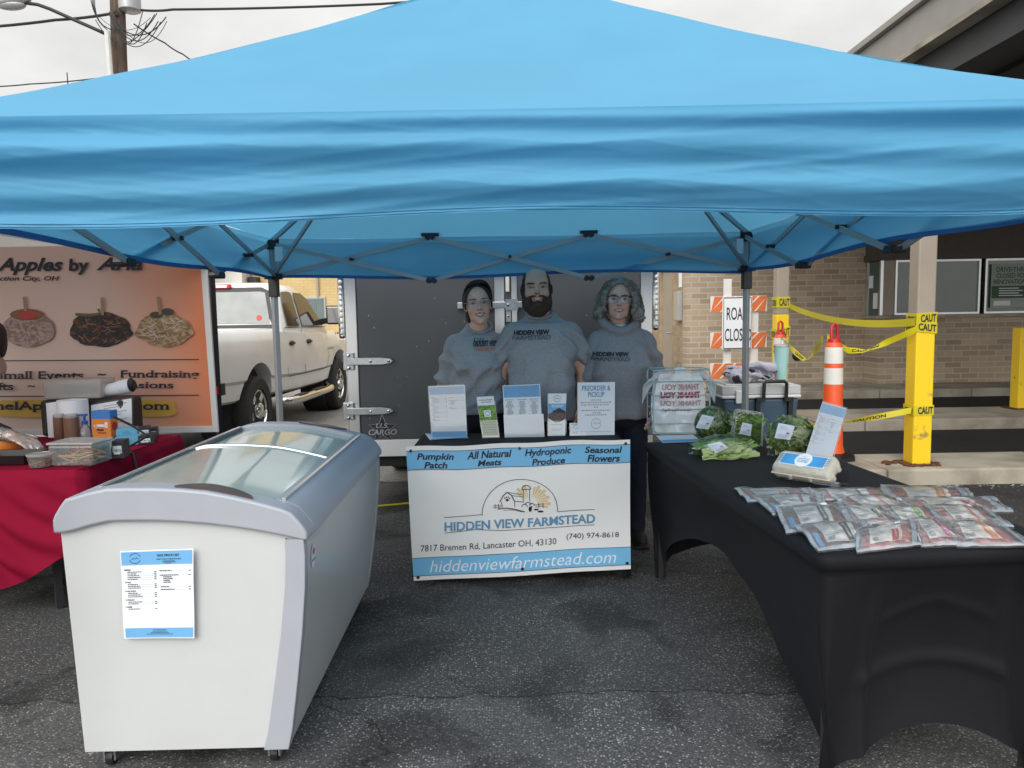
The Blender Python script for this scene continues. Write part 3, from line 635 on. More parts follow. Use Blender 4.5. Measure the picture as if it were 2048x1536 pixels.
top = pb + dpx * (10.5 - pb.z)
ob('pole_shaft', MB().tube([gx, gx.lerp(top, .5), top], [.19, .16, .13], 14), 'wood', pole, smooth=True, angle=50)
tz = aty(262, 14, PY)
tr = MB(); tr.lathe([(.15, 0), (.21, .03), (.215, .1), (.215, .75), (.2, .8), (.06, .84)], 20, (tz.x, PY - .05, tz.z - .12)); ob('transformer', tr, 'grey_steel', pole, smooth=True, angle=40)
ob('riser_pipe', MB().tube([aty(214, 62, PY - .3), aty(223, 175, PY - .3), Vector((gx.x - .15, PY - .1, 0))], .055, 10), 'coolgrey', pole)
br = MB(); br.tube([aty(212, 100, PY - .1), aty(226, 106, PY)], .03); br.tube([aty(218, 108, PY - .1), aty(229, 92, PY)], .02); br.tube([aty(232, 26, PY - .2), aty(232, 30, PY)], .05, 6); ob('bracket', br, 'dark', pole)
cl = MB(); rr = random.Random(3)
for k in range(9):
    a = aty(200 + rr.uniform(-12, 36), 24 + rr.uniform(-4, 22), PY - .2); b = aty(286 + rr.uniform(-6, 52), 20 + rr.uniform(-2, 26), PY - .2); mid = (a + b) / 2 + Vector((rr.uniform(-.1, .1), -.1, -rr.uniform(.5, 1.15)))
    cl.tube([a.lerp(mid, t / 14).lerp(mid.lerp(b, t / 14), t / 14) for t in range(15)], rr.uniform(.006, .013), 5)
for k in range(4):
    a = aty(180 + k * 3, -12, PY - .2); b = aty(215 + k * 8, 60, PY - .2); mid = aty(186, 40 + 8 * k, PY - .2); cl.tube([a.lerp(mid, t / 6).lerp(mid.lerp(b, t / 6), t / 6) for t in range(7)], .008, 5)
ob('tangled_cable', cl, 'wire', pole)
lamp = thing('street_lamp', 'cobra head street lamp on a curved arm fixed to the pole', 'street lamp', tuple(aty(212, 68, PY - .1)))
ob('arm', MB().tube([aty(x, y, PY - .15) for x, y in ((216, 70), (190, 58), (140, 36), (100, 18), (75, 9), (50, 6))], .035, 8), 'dark', lamp, smooth=True)
hh = MB(); c0 = aty(22, 4, PY - .15); hh.ell(c0, (.42, .16, .10), 18, 10, Matrix.Rotation(R(-8), 3, 'Y')); hh.ell(c0 + Vector((0, 0, -.06)), (.30, .13, .10)); ob('lamp_head', hh, 'grey_steel', lamp, smooth=True)
def wirething(label, pts, r):
    P = [aty(*p) for p in pts]; t = thing('overhead_wire', label, 'wire', tuple(P[0]), 'overhead wires'); Q = []
    for a, b in zip(P, P[1:]): Q += [a.lerp(b, k / 6) - Vector((0, 0, .02 * 4 * (k / 6) * (1 - k / 6))) for k in range(6)]
    ob('cable', MB().tube(Q + [P[-1]], r, 6), 'wire', t)
wirething('thick black cable running from the pole to the left edge', [(230, 26, PY), (110, 40, PY), (-60, 56, PY)], .028)
wirething('thick black cable running right from pole above blue canopy', [(280, 20, PY), (345, 19, PY), (760, 8, PY), (1200, -30, PY)], .024)
wirething('thin cable slanting down from the tangle behind the canopy', [(268, 48, PY), (330, 86, PY), (365, 108, PY), (460, 170, PY)], .016)
wirething('thin low wire rising to the right at far left', [(-40, 174, 22), (60, 168, 22), (190, 157, 22), (320, 150, 22)], .018)
an = thing('radio_mast', 'thin vertical antenna standing behind the canopy at far left', 'antenna', tuple(aty(135, 400, 22))); a0 = aty(134, 145, 22)
ob('rod', MB().tube([(a0.x, 22, 0), a0], .014, 6), 'wire', an)

# ================================================================== CARGO TRAILER
TX0, TX1, TY, TZ0, TZ1 = -1.185, 1.012, 5.3, .56, 2.35
tl = thing('cargo_trailer', 'charcoal enclosed cargo trailer with aluminium corner posts behind three people', 'trailer', ((TX0 + TX1) / 2, 6.9, 0))
ob('body', MB().box(TX0 + .02, TX1 - .02, TY + .05, TY + 3.6, TZ0 - .12, TZ1), 'trailer', tl, bevel=.02)
ob('rear_rail', MB().box(TX0, TX1, TY + .0, TY + .048, TZ0 - .125, TZ0 - .003), 'white_paint', tl, bevel=.004)
ob('underframe', MB().box(TX0 + .1, TX1 - .1, TY + .12, TY + 3.5, .34, TZ0 - .125), 'dark', tl)
for x in (TX0, TX1 - .085):
    ob('corner_post', MB().box(x, x + .085, TY - .0, TY + .048, TZ0, TZ1), 'alu', tl, bevel=.006)
xm = aty(999, 600, TY).x
dL, dR = TX0 + .088, TX1 - .088
for a, b in ((dL, xm - .005), (xm + .005, dR)):
    dn = ob('rear_door', MB().box(a, b, TY + .008, TY + .046, TZ0, TZ1 - .06), 'trailer', tl, bevel=.004)
    sp = MB()
    for k in range(26):      # small dings and chalky spots on the door skin
        r = random.uniform(.002, .005); disc2(sp, (random.uniform(a + .05, b - .05), random.uniform(.7, 1.75)), r, r * random.uniform(.6, 2.2), lambda u, v: (u, TY + .0065, v), 6)
    sub('scuff', sp, 'greyprint', dn)
ob('door_strip', MB().box(xm - .035, xm + .035, TY - .006, TY + .006, TZ0 + .02, TZ1 - .06), 'alu', tl, bevel=.003)
ob('door_strip', MB().box(xm + .085, xm + .125, TY - .006, TY + .006, TZ0 + .02, TZ1 - .06), 'alu', tl, bevel=.003)
lk = MB(); zc = aty(1000, 610, TY).z
lk.box(xm - .30, xm + .16, TY - .022, TY - .008, zc - .022, zc + .022); ob('lock_bar', lk, 'steel', tl, bevel=.003)
lm = MB(); lm.box(xm + .04, xm + .13, TY - .034, TY - .023, zc - .04, zc + .04); lm.ell((xm + .06, TY - .036, zc), .012); lm.box(xm + .045, xm + .08, TY - .03, TY - .007, zc - .12, zc - .045); lm.ell((xm + .06, TY - .03, zc - .08), .01); ob('latch', lm, 'steel', tl)
ob('side_marker', MB().box(xm + .045, xm + .072, TY - .02, TY - .008, zc + .09, zc + .34), 'reflect', tl, bevel=.008)
for px in (692, 1309):        # vertical light strips just outside the corner posts
    x = TX0 - .022 if px < 1000 else TX1 + .026
    t0, t1 = (aty(px, 672, TY).z, aty(px, 558, TY).z) if px < 1000 else (aty(px, 655, TY).z, aty(px, 548, TY).z)
    sl = ob('light_strip', MB().box(x - .026, x + .022, TY - .008, TY + .03, t0 - .02, t1 + .05), 'chrome', tl, bevel=.018)
    le = MB(); n = 10
    for k in range(n): le.ell((x, TY - .010, lerp(t0, t1, (k + .5) / n)), (.014, .012, .014), 10, 6)
    sub('lamp_lens', le, 'reflect', sl)
for py in (722, 821):
    z = aty(740, py, TY).z; xa = aty(688, py, TY).x; xb = aty(789, py, TY).x
    hp = MB(); hp.box(xa, xa + .075, TY - .03, TY - .008, z - .062, z + .062)
    hg = ob('hinge', hp, 'steel', tl, bevel=.004)
    st = MB(); tip = .085
    st.prism([(xa + .03, z - .026), (xb - tip, z - .026), (xb - .025, z - .018), (xb, z), (xb - .025, z + .018), (xb - tip, z + .026), (xa + .03, z + .026)], .014, lambda u, v, w: (u, TY - .032 - w, v))
    sub('strap', st, 'steel', hg, bevel=.004)
    bt = MB()
    for q in ((xa + .04, z - .045), (xa + .04, z + .045), (xa + .2, z), (xb - .035, z)): bt.ell((q[0], TY - .047, q[1]), (.011, .007, .011), 10, 6)
    sub('bolt', bt, 'chrome', hg)
hx = dR
for zc_ in (aty(740, 722, TY).z, aty(740, 821, TY).z):
    hp = MB(); hp.box(hx + .02, hx + .1, TY - .03, TY - .008, zc_ - .062, zc_ + .062); hg = ob('hinge', hp, 'steel', tl, bevel=.004)
    sub('strap', MB().prism([(hx + .06, zc_ - .026), (hx - .2, zc_ - .026), (hx - .27, zc_), (hx - .2, zc_ + .026), (hx + .06, zc_ + .026)], .014, lambda u, v, w: (u, TY - .032 - w, v)), 'steel', hg, bevel=.004)
dc = aty(765, 858, TY); dz = lambda u, v: (dc.x + u * .105, TY + .0045, dc.z + v * .105)
stp = [((1.0 if k % 2 == 0 else .42) * math.sin(k * math.pi / 5) * 1.0, (1.0 if k % 2 == 0 else .42) * math.cos(k * math.pi / 5)) for k in range(10)]
q = MB(); q.add([dz(*p) for p in stp], [tuple(range(10))]); dcl = ob('maker_decal', q, 'ink', tl)
q = MB(); dz2 = lambda u, v: (dc.x + u * .105, TY + .0028, dc.z + v * .105); line2(q, stp + [stp[0]], .035, dz2)
for s_, a, b, c, d in (('U.S.', -.45, .42, .06, .40), ('CARGO', -.98, .98, -.42, -.02)):
    text(q, s_, a, b, c, d, lambda u, v: (dc.x + u * .105, TY + .0020, dc.z + v * .105), bold=.02, shear=.25)
sub('decal_edge', q, 'alu', dcl)
for y in (7.0, 7.75):
    for s, x in ((-1, TX0), (1, TX1)):
        wh = ob('wheel', MB().lathe([(.2, -.1), (.33, -.1), (.35, -.06), (.35, .06), (.33, .1), (.2, .1)], 28, (x - s * .14, y, .35), Matrix.Rotation(R(90), 3, 'Y')), 'rubber', tl, smooth=True, angle=40)
        sub('rim', MB().lathe([(.05, -.06), (.2, -.09), (.21, .09), (.05, .06)], 20, (x - s * .14, y, .35), Matrix.Rotation(R(90), 3, 'Y')), 'steel', wh)
ln = MB(); ln.tube([atz(735, 1015, .01), atz(765, 1011, .01), atz(800, 1008, .01), atz(840, 1004, .01), atz(900, 1002, .01)], .007, 6)
tag(ob('extension_cord', ln, 'tape'), 'thin yellow cord lying on asphalt beside the farm banner', 'cord')

# ================================================================== PICKUP TRUCK (local: x right, y forward, rear axle at the origin)
tk = thing('pickup_truck', 'white four door pickup truck parked behind the orange banner', 'truck', (-3.86, 8.42, 0), local=True, rotz=R(-2.2))
W2 = .99
lower = MB()
# cross-sections along the length: y, top z, half-width, bottom z, tumble (top half-width)
secs = [(-1.24, 1.28, .93, .62, .90), (-1.20, 1.33, .98, .58, .94), (-.6, 1.335, 1.00, .56, .95), (0, 1.335, 1.015, .56, .955), (.6, 1.335, .995, .54, .95), (.95, 1.335, .985, .52, .95), (1.6, 1.31, .985, .50, .955), (2.6, 1.28, .985, .50, .95), (3.05, 1.27, .985, .52, .93), (3.5, 1.25, 1.0, .55, .90), (4.1, 1.20, .99, .56, .84), (4.5, 1.12, .94, .58, .74), (4.62, 1.02, .86, .62, .66)]
def prof(h, w, b, tw):   # half profile from the bottom to the middle of the top, with a shoulder crease and a rocker step
    return [(.3, b), (w - .10, b), (w - .055, b + .03), (w - .028, b + .18), (w - .03, b + .20), (w - .004, b + .235), (w, lerp(b, h, .62)), (w - .012, lerp(b, h, .80)), (tw, h - .045), (tw - .04, h - .008), (tw - .12, h), (.3, h + .006)]
sec2 = []
for a, b in zip(secs, secs[1:]):
    for k in range(4): sec2.append(tuple(lerp(a[i], b[i], k / 4) for i in range(5)))
sec2.append(secs[-1]); V = []; n = 24
for y, h, hw, b, tw in sec2:
    p = prof(h, hw, b, tw); V += [(x, y, z) for x, z in p] + [(-x, y, z) for x, z in p[::-1]]
Fc = [(i * n + k, i * n + (k + 1) % n, (i + 1) * n + (k + 1) % n, (i + 1) * n + k) for i in range(len(sec2) - 1) for k in range(n)]
lower.add(V, Fc + [tuple(range(n))[::-1], tuple(range((len(sec2) - 1) * n, len(sec2) * n))])
FA = 3.42
cuts = []
for y in (0, FA):
    c = MB(); c.lathe([(.50, .55), (.50, 1.3)], 36, (0, y, .46), Matrix.Rotation(R(90), 3, 'Y')); cuts.append(c)
    c = MB(); c.lathe([(.50, -1.3), (.50, -.55)], 36, (0, y, .46), Matrix.Rotation(R(90), 3, 'Y')); cuts.append(c)
bedc = MB(); bedc.box(-.80, .80, -1.12, .82, .85, 1.6); cuts.append(bedc)
body = put('body', boolcut(lower, cuts, 'body'), 'truck_paint', tk, smooth=True, angle=32)
for y in (0, FA):
    for s in (-1, 1):
        well = MB(); well.lathe([(.495, -.17), (.495, .17)], 24, (s * .66, y, .46), Matrix.Rotation(R(90), 3, 'Y'))
        ob('wheel_arch', well, 'dark', tk)
ob('chassis', MB().box(-.5, .5, -1.1, 4.2, .38, .66), 'dark', tk)
# cab greenhouse: rings from belt to roof
def ring(z, yb, yf, wb, wf):
    c = .10; return [(-wb + c, yb, z), (wb - c, yb, z), (wb, yb + c, z), (lerp(wb, wf, .5) + .012, (yb + yf) / 2, z), (wf, yf - c * 1.4, z), (wf - c * 2, yf, z), (-wf + c * 2, yf, z), (-wf, yf - c * 1.4, z), (-lerp(wb, wf, .5) - .012, (yb + yf) / 2, z), (-wb, yb + c, z)]
rings = [ring(1.24, .90, 3.12, .945, .93), ring(1.34, .92, 2.98, .935, .92), ring(1.60, 1.0, 2.62, .875, .855), ring(1.82, 1.06, 2.30, .81, .78), ring(1.90, 1.13, 2.16, .75, .71), ring(1.925, 1.30, 1.98, .60, .56)]
cb = MB(); n = 10; V = [p for r in rings for p in r]
cb.add(V, [(i * n + k, i * n + (k + 1) % n, (i + 1) * n + (k + 1) % n, (i + 1) * n + k) for i in range(len(rings) - 1) for k in range(n)] + [tuple(range(n))[::-1], tuple(range(5 * n, 6 * n))])
ob('cab', cb, 'truck_paint', tk, smooth=True, angle=50)
def cabside(y, z, off=.006, s=1):
    t = (z - 1.34) / (1.82 - 1.34); wb = lerp(.935, .81, t); return (s * (wb + .012 + off), y, z)
def wpanel(poly, s=1, o=.006): return MB().prism(poly, .006, lambda u, v, w: cabside(u, v, o + w, s))
for s in (1, -1):
    ob('door_window', wpanel([(1.13, 1.36), (1.64, 1.36), (1.64, 1.80), (1.50, 1.815), (1.27, 1.80), (1.17, 1.62)], s), 'car_glass', tk)
    ob('door_window', wpanel([(1.73, 1.36), (2.66, 1.355), (2.55, 1.46), (2.24, 1.74), (2.05, 1.805), (1.73, 1.805)], s), 'car_glass', tk)
    for poly, hy in (([(1.0, .72), (1.0, 1.33), (1.06, 1.34), (1.68, 1.34), (1.68, .72)], 1.10), ([(1.695, .72), (1.695, 1.34), (2.8, 1.33), (2.83, .9), (2.7, .72)], 1.82)):
        seam = MB()
        def sidef(u, v, off=.0): 
            return (s * (.987 + off - max(0, (v - 1.0)) * .12), u, v)
        line2(seam, poly + [poly[0]], .010, lambda u, v: sidef(u, v, .003))
        dr_ = ob('door', seam, 'dark', tk)
        hm = MB(); hm.ell((s * .985, hy + .09, 1.14), (.025, .09, .032), 14, 8); hm.box(s * .97, s * 1.0, hy, hy + .18, 1.125, 1.15); sub('handle', hm, 'black', dr_)
    mi = MB(); mi.box(s * 1.03, s * 1.27, 2.60, 2.68, 1.36, 1.64); m_ = ob('wing_mirror', mi, 'black', tk, bevel=.03)
    ar = MB(); ar.bar((s * .92, 2.68, 1.40), (s * 1.06, 2.64, 1.42), .08); sub('mirror_arm', ar, 'black', m_)
    gl = MB(); gl.box(s * 1.055, s * 1.245, 2.592, 2.597, 1.385, 1.615); sub('mirror_glass', gl, 'chrome', m_, bevel=.01)
    sb = MB(); sb.tube([(s * .96, .75, .44), (s * 1.03, .86, .42), (s * 1.05, 1.2, .41), (s * 1.05, 2.4, .41), (s * 1.03, 2.7, .42), (s * .96, 2.8, .45)], .055, 10); sd_ = ob('side_step', sb, 'chrome', tk, smooth=True)
    sp = MB(); sp.box(s * 1.03 - .03, s * 1.03 + .05, 1.15, 1.5, .462, .472); sp.box(s * 1.03 - .03, s * 1.03 + .05, 1.85, 2.35, .462, .472); sub('step_pad', sp, 'black', sd_)
    tlm = MB(); tlm.box(s * .80, s * .985, -1.255, -1.05, .84, 1.20); to = ob('taillight', tlm, 'red', tk, bevel=.02)
    sub('reverse_lens', MB().box(s * .82, s * .975, -1.262, -1.24, .88, .95), 'reflect', to)
    for y in (0, FA):
        o = (s * .86, y, .41); Rm = Matrix.Rotation(R(90) * s, 3, 'Y')
        ty = MB(); ty.lathe([(.24, -.13), (.36, -.135), (.395, -.11), (.405, -.05), (.405, .05), (.395, .11), (.36, .135), (.25, .13), (.235, .10)], 40, o, Rm)
        wh = ob('wheel', ty, 'rubber', tk, smooth=True, angle=35)
        rm = MB(); rm.lathe([(.23, .07), (.245, .115), (.225, .12), (.20, .05)], 32, o, Rm); rm.lathe([(.05, .03), (.10, .08), (.09, .13), (.06, .15), (.02, .152)], 20, o, Rm)
        for k in range(5):
            a = k * 2 * math.pi / 5; d = Matrix.Rotation(a, 3, 'Z')
            rm.add([Vector(o) + Rm @ (d @ Vector(p)) for p in ((.05, -.045, .06), (.23, -.04, .085), (.23, .04, .085), (.05, .045, .06), (.05, -.045, .09), (.23, -.035, .112), (.23, .035, .112), (.05, .045, .09))], [(0, 1, 2, 3), (4, 5, 6, 7), (0, 1, 5, 4), (1, 2, 6, 5), (2, 3, 7, 6), (3, 0, 4, 7)])
        for k in range(8): rm.ell(Vector(o) + Rm @ Vector((.072 * math.cos(k * .785), .072 * math.sin(k * .785), .135)), .012, 8, 5)
        sub('rim', rm, 'chrome', wh, smooth=True, angle=35)
        sub('brake_disc', MB().lathe([(.02, .0), (.22, .0), (.22, .02), (.02, .02)], 24, o, Rm), 'dark', wh)
rwp = lambda u, v: (u, lerp(.925, 1.055, (v - 1.34) / (1.82 - 1.34)) - .008, v)
rw = MB(); rw.prism([(-.80, 1.40), (.80, 1.40), (.78, 1.50), (.72, 1.77), (.66, 1.80), (-.66, 1.80), (-.72, 1.77), (-.78, 1.50)], .004, lambda u, v, w: (u, rwp(u, v)[1] - w, v))
M['rearglass'] = mat('tinted_rear_glass', (.16, .18, .165), .05, var=.5, vscale=3, spec=.8)
rwo = ob('rear_window', rw, 'rearglass', tk)
q = MB(); line2(q, [(-.83, 1.36), (.83, 1.36), (.80, 1.50), (.74, 1.80), (.67, 1.83), (-.67, 1.83), (-.74, 1.80), (-.80, 1.5), (-.83, 1.36)], .05, lambda u, v: (u, rwp(u, v)[1] - .002, v)); sub('rubber_seal', q, 'black', rwo)
sub('round_sticker', disc2(MB(), (.66, 1.47), .035, .035, lambda u, v: (u, rwp(u, v)[1] - .009, v)), 'red', rwo)
q = MB(); q.box(-.28, .28, 1.02, 1.08, 1.845, 1.90); bl = ob('brake_light', q, 'red', tk, bevel=.012); sub('cargo_lamp', MB().box(.10, .24, 1.012, 1.03, 1.855, 1.89), 'reflect', bl)
ob('bumper', MB().box(-.96, .96, -1.42, -1.26, .56, .76), 'chrome', tk, bevel=.03)
ob('tailgate', MB().box(-.79, .79, -1.27, -1.245, .74, 1.31), 'truck_paint', tk, bevel=.008)
ob('exhaust_pipe', MB().tube([(.55, -.3, .42), (.62, -.9, .42), (.86, -1.05, .42)], .04, 12), 'chrome', tk)
bd = MB(); sfn = lambda u, v: (1.003, u, v); text(bd, 'RAM 2500', 2.78, 3.08, .985, 1.02, lambda u, v: (.992, u, v), bold=.03)
ob('fender_badge', bd, 'grey_steel', tk)
ds = MB(); text(ds, 'HEMI', 3.25, 3.75, 1.20, 1.235, lambda u, v: (1.0 - max(0, v - 1.0) * .14 + .006, u, v), bold=.03); ob('hood_decal', ds, 'ink', tk)

# ================================================================== BLUE MARKET TENT
TEX, TYB, TYF, EZ, VZ = 1.507, 4.75, 1.87, 1.952, 1.688
TYM = (TYB + TYF) / 2; APEX = Vector((0.0, TYM, 2.885))
te = thing('market_tent', 'bright blue pop-up market tent with grey scissor frame over the farm stall', 'tent', (0, TYM, 0))
rng = random.Random(5)
def vwave(s, t, side):
    """folds of the valance: t 0 at the eave, 1 at the hem; s along the side in metres"""
    if side != 0: return .012 * math.sin(t * 8 + s * .8) * t + .02 * nz3((s * .8, t * 2, side * 3), 1)
    a = .5 + .5 * math.sin(s * 1.35 + 2.2); b = .5 + .5 * math.sin(s * .9 - 1.2)
    w_ = .019 * math.sin(2 * math.pi * (t * (1.5 + .25 * nz3((s * .5, 0, 3.), 1)) + .22 * s + .25 * nz3((s * .8, t, 7.), 1))) * (.25 + .75 * abs(s) / 1.5)
    w_ += .012 * math.sin(2 * math.pi * (t * 2.6 - .12 * s + .35)) * ss(0, .3, t)
    w_ += .010 * nz3((s * .7, t * 3.2, 1.0), 1) + .006 * nz3((s * 1.6, t * 6.5, 4.0), 1)
    c = nz3((s * .6 + 3, t * 5 + s * 1.4, 2.0), 1); w_ += .007 * (1 - abs(c) * 2.5 if abs(c) < .4 else 0) * ss(.1, .4, t)
    d_ = nz3((s * 1.1 + t * 2.2, t * 7 - s * 3.0, 9.), 1); w_ += .0020 * max(0, 1 - abs(d_) * 9) ; d_ = nz3((s * 2.3 - t * 3.1, t * 5 + s * 4.0, 15.), 1); w_ += .0013 * max(0, 1 - abs(d_) * 9)
    return .78 * w_ * ss(0, .12, t)
corners = [(-TEX, TYF), (TEX, TYF), (TEX, TYB), (-TEX, TYB)]
rf = MB(); vb = MB(); hm = MB(); val_all = []
for k in range(4):
    A = Vector((*corners[k], EZ)); B = Vector((*corners[(k + 1) % 4], EZ)); cn = Vector((0, TYM, EZ))
    nrm = ((A + B) / 2 - cn).normalized()
    def roof(u, v):
        p = A.lerp(B, u).lerp(APEX, v); e = math.sin(math.pi * u)
        sag = -.055 * math.sin(math.pi * v) * e * (1 - v) - .045 * math.sin(math.pi * v) * (1.3 - v)
        p.z += sag + (.010 * math.sin(u * 40) * (v ** 2) * (1 - v)) - .004 * e * (1 - v) ** 3
        if v > .86: p.z -= .0
        p.z += .006 * nz3((u * 5 + k * 9, v * 6, 0), 1) * min(1, v * 8)
        # the cloth rolls over at the eave
        r = ss(.10, 0, v); p.z -= .010 * r; return p
    rf.grid(roof, 48, 30)
    def val(u, t): return valf(u, t, A, B, nrm, k)
    def valf(u, t, A, B, nrm, k):
        p = A.lerp(B, u); s = (u - .5) * (B - A).length; e = math.sin(math.pi * u)
        bul = .015 * math.sin(math.pi * min(1, t * 1.2)) + (.012 if k else .004) * ss(0, .12, t)
        off = bul + vwave(s, t, k) * min(1, e * 6) - (.075 * t + .014 * ss(.04, .22, t) if k == 0 else .03 * t)
        p = p + nrm * off; z0 = EZ - .010 - .004 * e; hem = VZ - .012 * math.sin(u * 9 + k) + (.0 if k else -.004 * math.cos(u * 6))
        p.z = lerp(z0, hem, t); return p
    vb.grid(val, 200, 60); val_all.append(lambda u, t, A=A, B=B, nrm=nrm, k=k: valf(u, t, A, B, nrm, k))
    if k: hm.grid(lambda u, t: val(u, 1) + nrm * (.003) + Vector((0, 0, lerp(.018, -.001, t))), 110, 1); hm.grid(lambda u, t: val(u, 1) - nrm * (.003) + Vector((0, 0, lerp(.018, -.001, t))), 110, 1)
sm = MB()
for k in range(4):       # sewn seams: double stitching under the eave, tape on the four hips
    A = Vector((*corners[k], EZ)); B = Vector((*corners[(k + 1) % 4], EZ)); nrm = ((A + B) / 2 - Vector((0, TYM, EZ))).normalized()
    for t_ in (.955, .985): sm.tube([val_all[k](u / 60, t_) + nrm * .0015 for u in range(61)], .0012, 4)
cp = MB(); cp.lathe([(.16, -.095), (.12, -.05), (.06, -.015), (.012, -.004)], 20, APEX)
rfo = ob('roof_cloth', rf, 'tent', te, smooth=True); sub('peak_cap', cp, 'tent', rfo, smooth=True)
va = ob('valance', vb, 'tent', te, smooth=True); M['stitch'] = mat('blue_thread', (.06, .24, .44), .7); sub('stitching', sm, 'stitch', va); sub('hem_tape', hm, 'hem', va)
LX, LYB, LYF = TEX - .012, TYB - .03, TYF + .13
SZ, TZ = 1.70, 1.93       # slider and top bracket heights
tagm = MB()
legs = [(-LX, LYF), (LX, LYF), (LX, LYB), (-LX, LYB)]
for i, (x, y) in enumerate(legs):
    lg = ob('leg', MB().bar((x, y, .60), (x, y, TZ), .034), 'grey_steel', te, bevel=.004)
    lo = MB(); lo.bar((x, y, .012), (x, y, .66), .027); sub('lower_leg', lo, 'grey_steel', lg)
    ft = MB(); ft.box(x - .05, x + .05, y - .05, y + .05, .006, .016); sub('foot_plate', ft, 'steel', lg)
    bk = MB(); bk.box(x - .026, x + .026, y - .026, y + .026, .60, .69); sub('lock_sleeve', bk, 'black', lg, bevel=.004)
    rb = MB(); rb.box(x - .043, x - .02, y - .05, y - .022, .645, .70); sub('lock_button', rb, 'red', lg, bevel=.004)
    sl = MB(); sl.box(x - .028, x + .028, y - .028, y + .028, 1.58, 1.70); sl.box(x - .05, x + .05, y - .034, y + .034, 1.69, 1.725); sub('slider', sl, 'black', lg, bevel=.004)
    tb = MB(); tb.box(x - .03, x + .03, y - .03, y + .03, 1.875, 1.935); sx = -1 if x > 0 else 1; sy = -1 if y > 3 else 1
    tb.box(x - .012 + sx * .03, x + .012 + sx * .03, y - .012, y + .012, 1.90, 1.95); sub('top_bracket', tb, 'black', lg, bevel=.004)
    if i in (2, 3):
        g = MB(); g.box(x - .004 + sx * .03, x + .045 * sx + sx * .03, y - .038, y - .036, 1.80, 1.89); sub('warning_tag', g, 'paper', lg)
def scissor(a, b, d, nm):
    a = Vector((*a, 0)); b = Vector((*b, 0)); ins = Vector((*d, 0)); bars = MB(); js = []
    for k in range(3):
        p0 = a.lerp(b, k / 3); p1 = a.lerp(b, (k + 1) / 3)
        lo, hi = (1.665, 1.935) if nm != 'f' else (1.76, 1.86)
        z = lambda e, kk: (SZ + .008 if kk in (0, 3) else lo) if e == 0 else (TZ - .02 if kk in (0, 3) else hi)
        zz0 = (0, 1) if k % 2 == 0 else (1, 0)
        q = ins * .018
        bars.bar(p0 + q + Vector((0, 0, z(0, k))), p1 + q + Vector((0, 0, z(1, k + 1))), .011, .024)
        bars.bar(p0 - q + Vector((0, 0, z(1, k))), p1 - q + Vector((0, 0, z(0, k + 1))), .011, .024)
        md = (p0 + p1) / 2; jt = MB(); js.append(jt); jt.tube([md - ins * .034 + Vector((0, 0, (1.70 + 1.93) / 2 - .01)), md + ins * .034 + Vector((0, 0, (1.70 + 1.93) / 2 - .01))], .011, 10)
        if k < 2:
            dd = (b - a).normalized()
            for zz in (lo, hi):
                jt = MB(); js.append(jt)
                for sg in (-1, 1): jt.tube([p1 + dd * .016 * sg - ins * .03 + Vector((0, 0, zz)), p1 + dd * .016 * sg + ins * .03 + Vector((0, 0, zz))], .017, 10)
                c = p1 + Vector((0, 0, zz)); jt.box(c.x - .022, c.x + .022, c.y - .022, c.y + .022, zz - .008, zz + .008)
            c = p1 + Vector((0, 0, hi)); jt.bar(c - dd * .055 + Vector((0, 0, .02)), c + dd * .055 + Vector((0, 0, .02)), .03, .028)
    o = ob('truss', bars, 'grey_steel', te); [sub('joint', j_, 'black', o) for j_ in js]
scissor(legs[3], legs[2], (0, 1), 'b'); scissor(legs[3], legs[0], (1, 0), 'l'); scissor(legs[2], legs[1], (1, 0), 'r'); scissor(legs[0], legs[1], (0, 1), 'f')
for x, y in legs:
    raf = MB(); c = Vector((x, y, TZ)); ap = APEX - Vector((0, 0, .10)); mid = c.lerp(ap, .48) + Vector((0, 0, -.06))
    raf.bar(c, mid, .018, .026); raf.bar(mid, ap, .018, .026); raf.bar(Vector((x, y, 1.71)), c.lerp(mid, .72), .016, .022); ob('rafter', raf, 'grey_steel', te)
ob('peak_hub', MB().lathe([(.05, -.16), (.07, -.1), (.05, -.06)], 12, APEX), 'black', te)

# ================================================================== NEIGHBOUR'S STALL
nb = thing('neighbouring_tent', 'black framed pop-up tent over the caramel apple stall at left', 'tent', (-3.6, 3.9, 0))
NX0, NX1, NY0, NY1 = -5.1, -2.10, 2.45, 5.36
r_ = MB(); apx = Vector(((NX0 + NX1) / 2, (NY0 + NY1) / 2, 2.55)); cc = [Vector((NX0, NY0, 1.98)), Vector((NX1, NY0, 1.98)), Vector((NX1, NY1, 1.98)), Vector((NX0, NY1, 1.98))]
for k in range(4):
    A, B = cc[k], cc[(k + 1) % 4]; r_.grid(lambda u, v: A.lerp(B, u).lerp(apx, v), 8, 8)
    r_.grid(lambda u, v: A.lerp(B, u) + Vector((0, 0, -.18 * v)), 8, 2)
ob('roof_cloth', r_, 'blacktent', nb)
for x, y in ((NX0 + .03, NY0 + .03), (NX1 - .03, NY0 + .03), (NX1 - .03, NY1 - .03), (NX0 + .03, NY1 - .03)):
    lg = ob('leg', MB().bar((x, y, .012), (x, y, 1.98), .036), 'black', nb, bevel=.003)
    rb = MB(); rb.box(x - .03, x + .045, y - .03, y + .03, .90, .985); sub('lock_sleeve', rb, 'black', lg)
    rb = MB(); rb.box(x - .028, x + .02, y - .05, y - .028, .91, .965); sub('lock_button', rb, 'red', lg)
    rb = MB(); rb.box(x - .06, x + .06, y - .06, y + .06, .008, .014); sub('foot_plate', rb, 'black', lg)
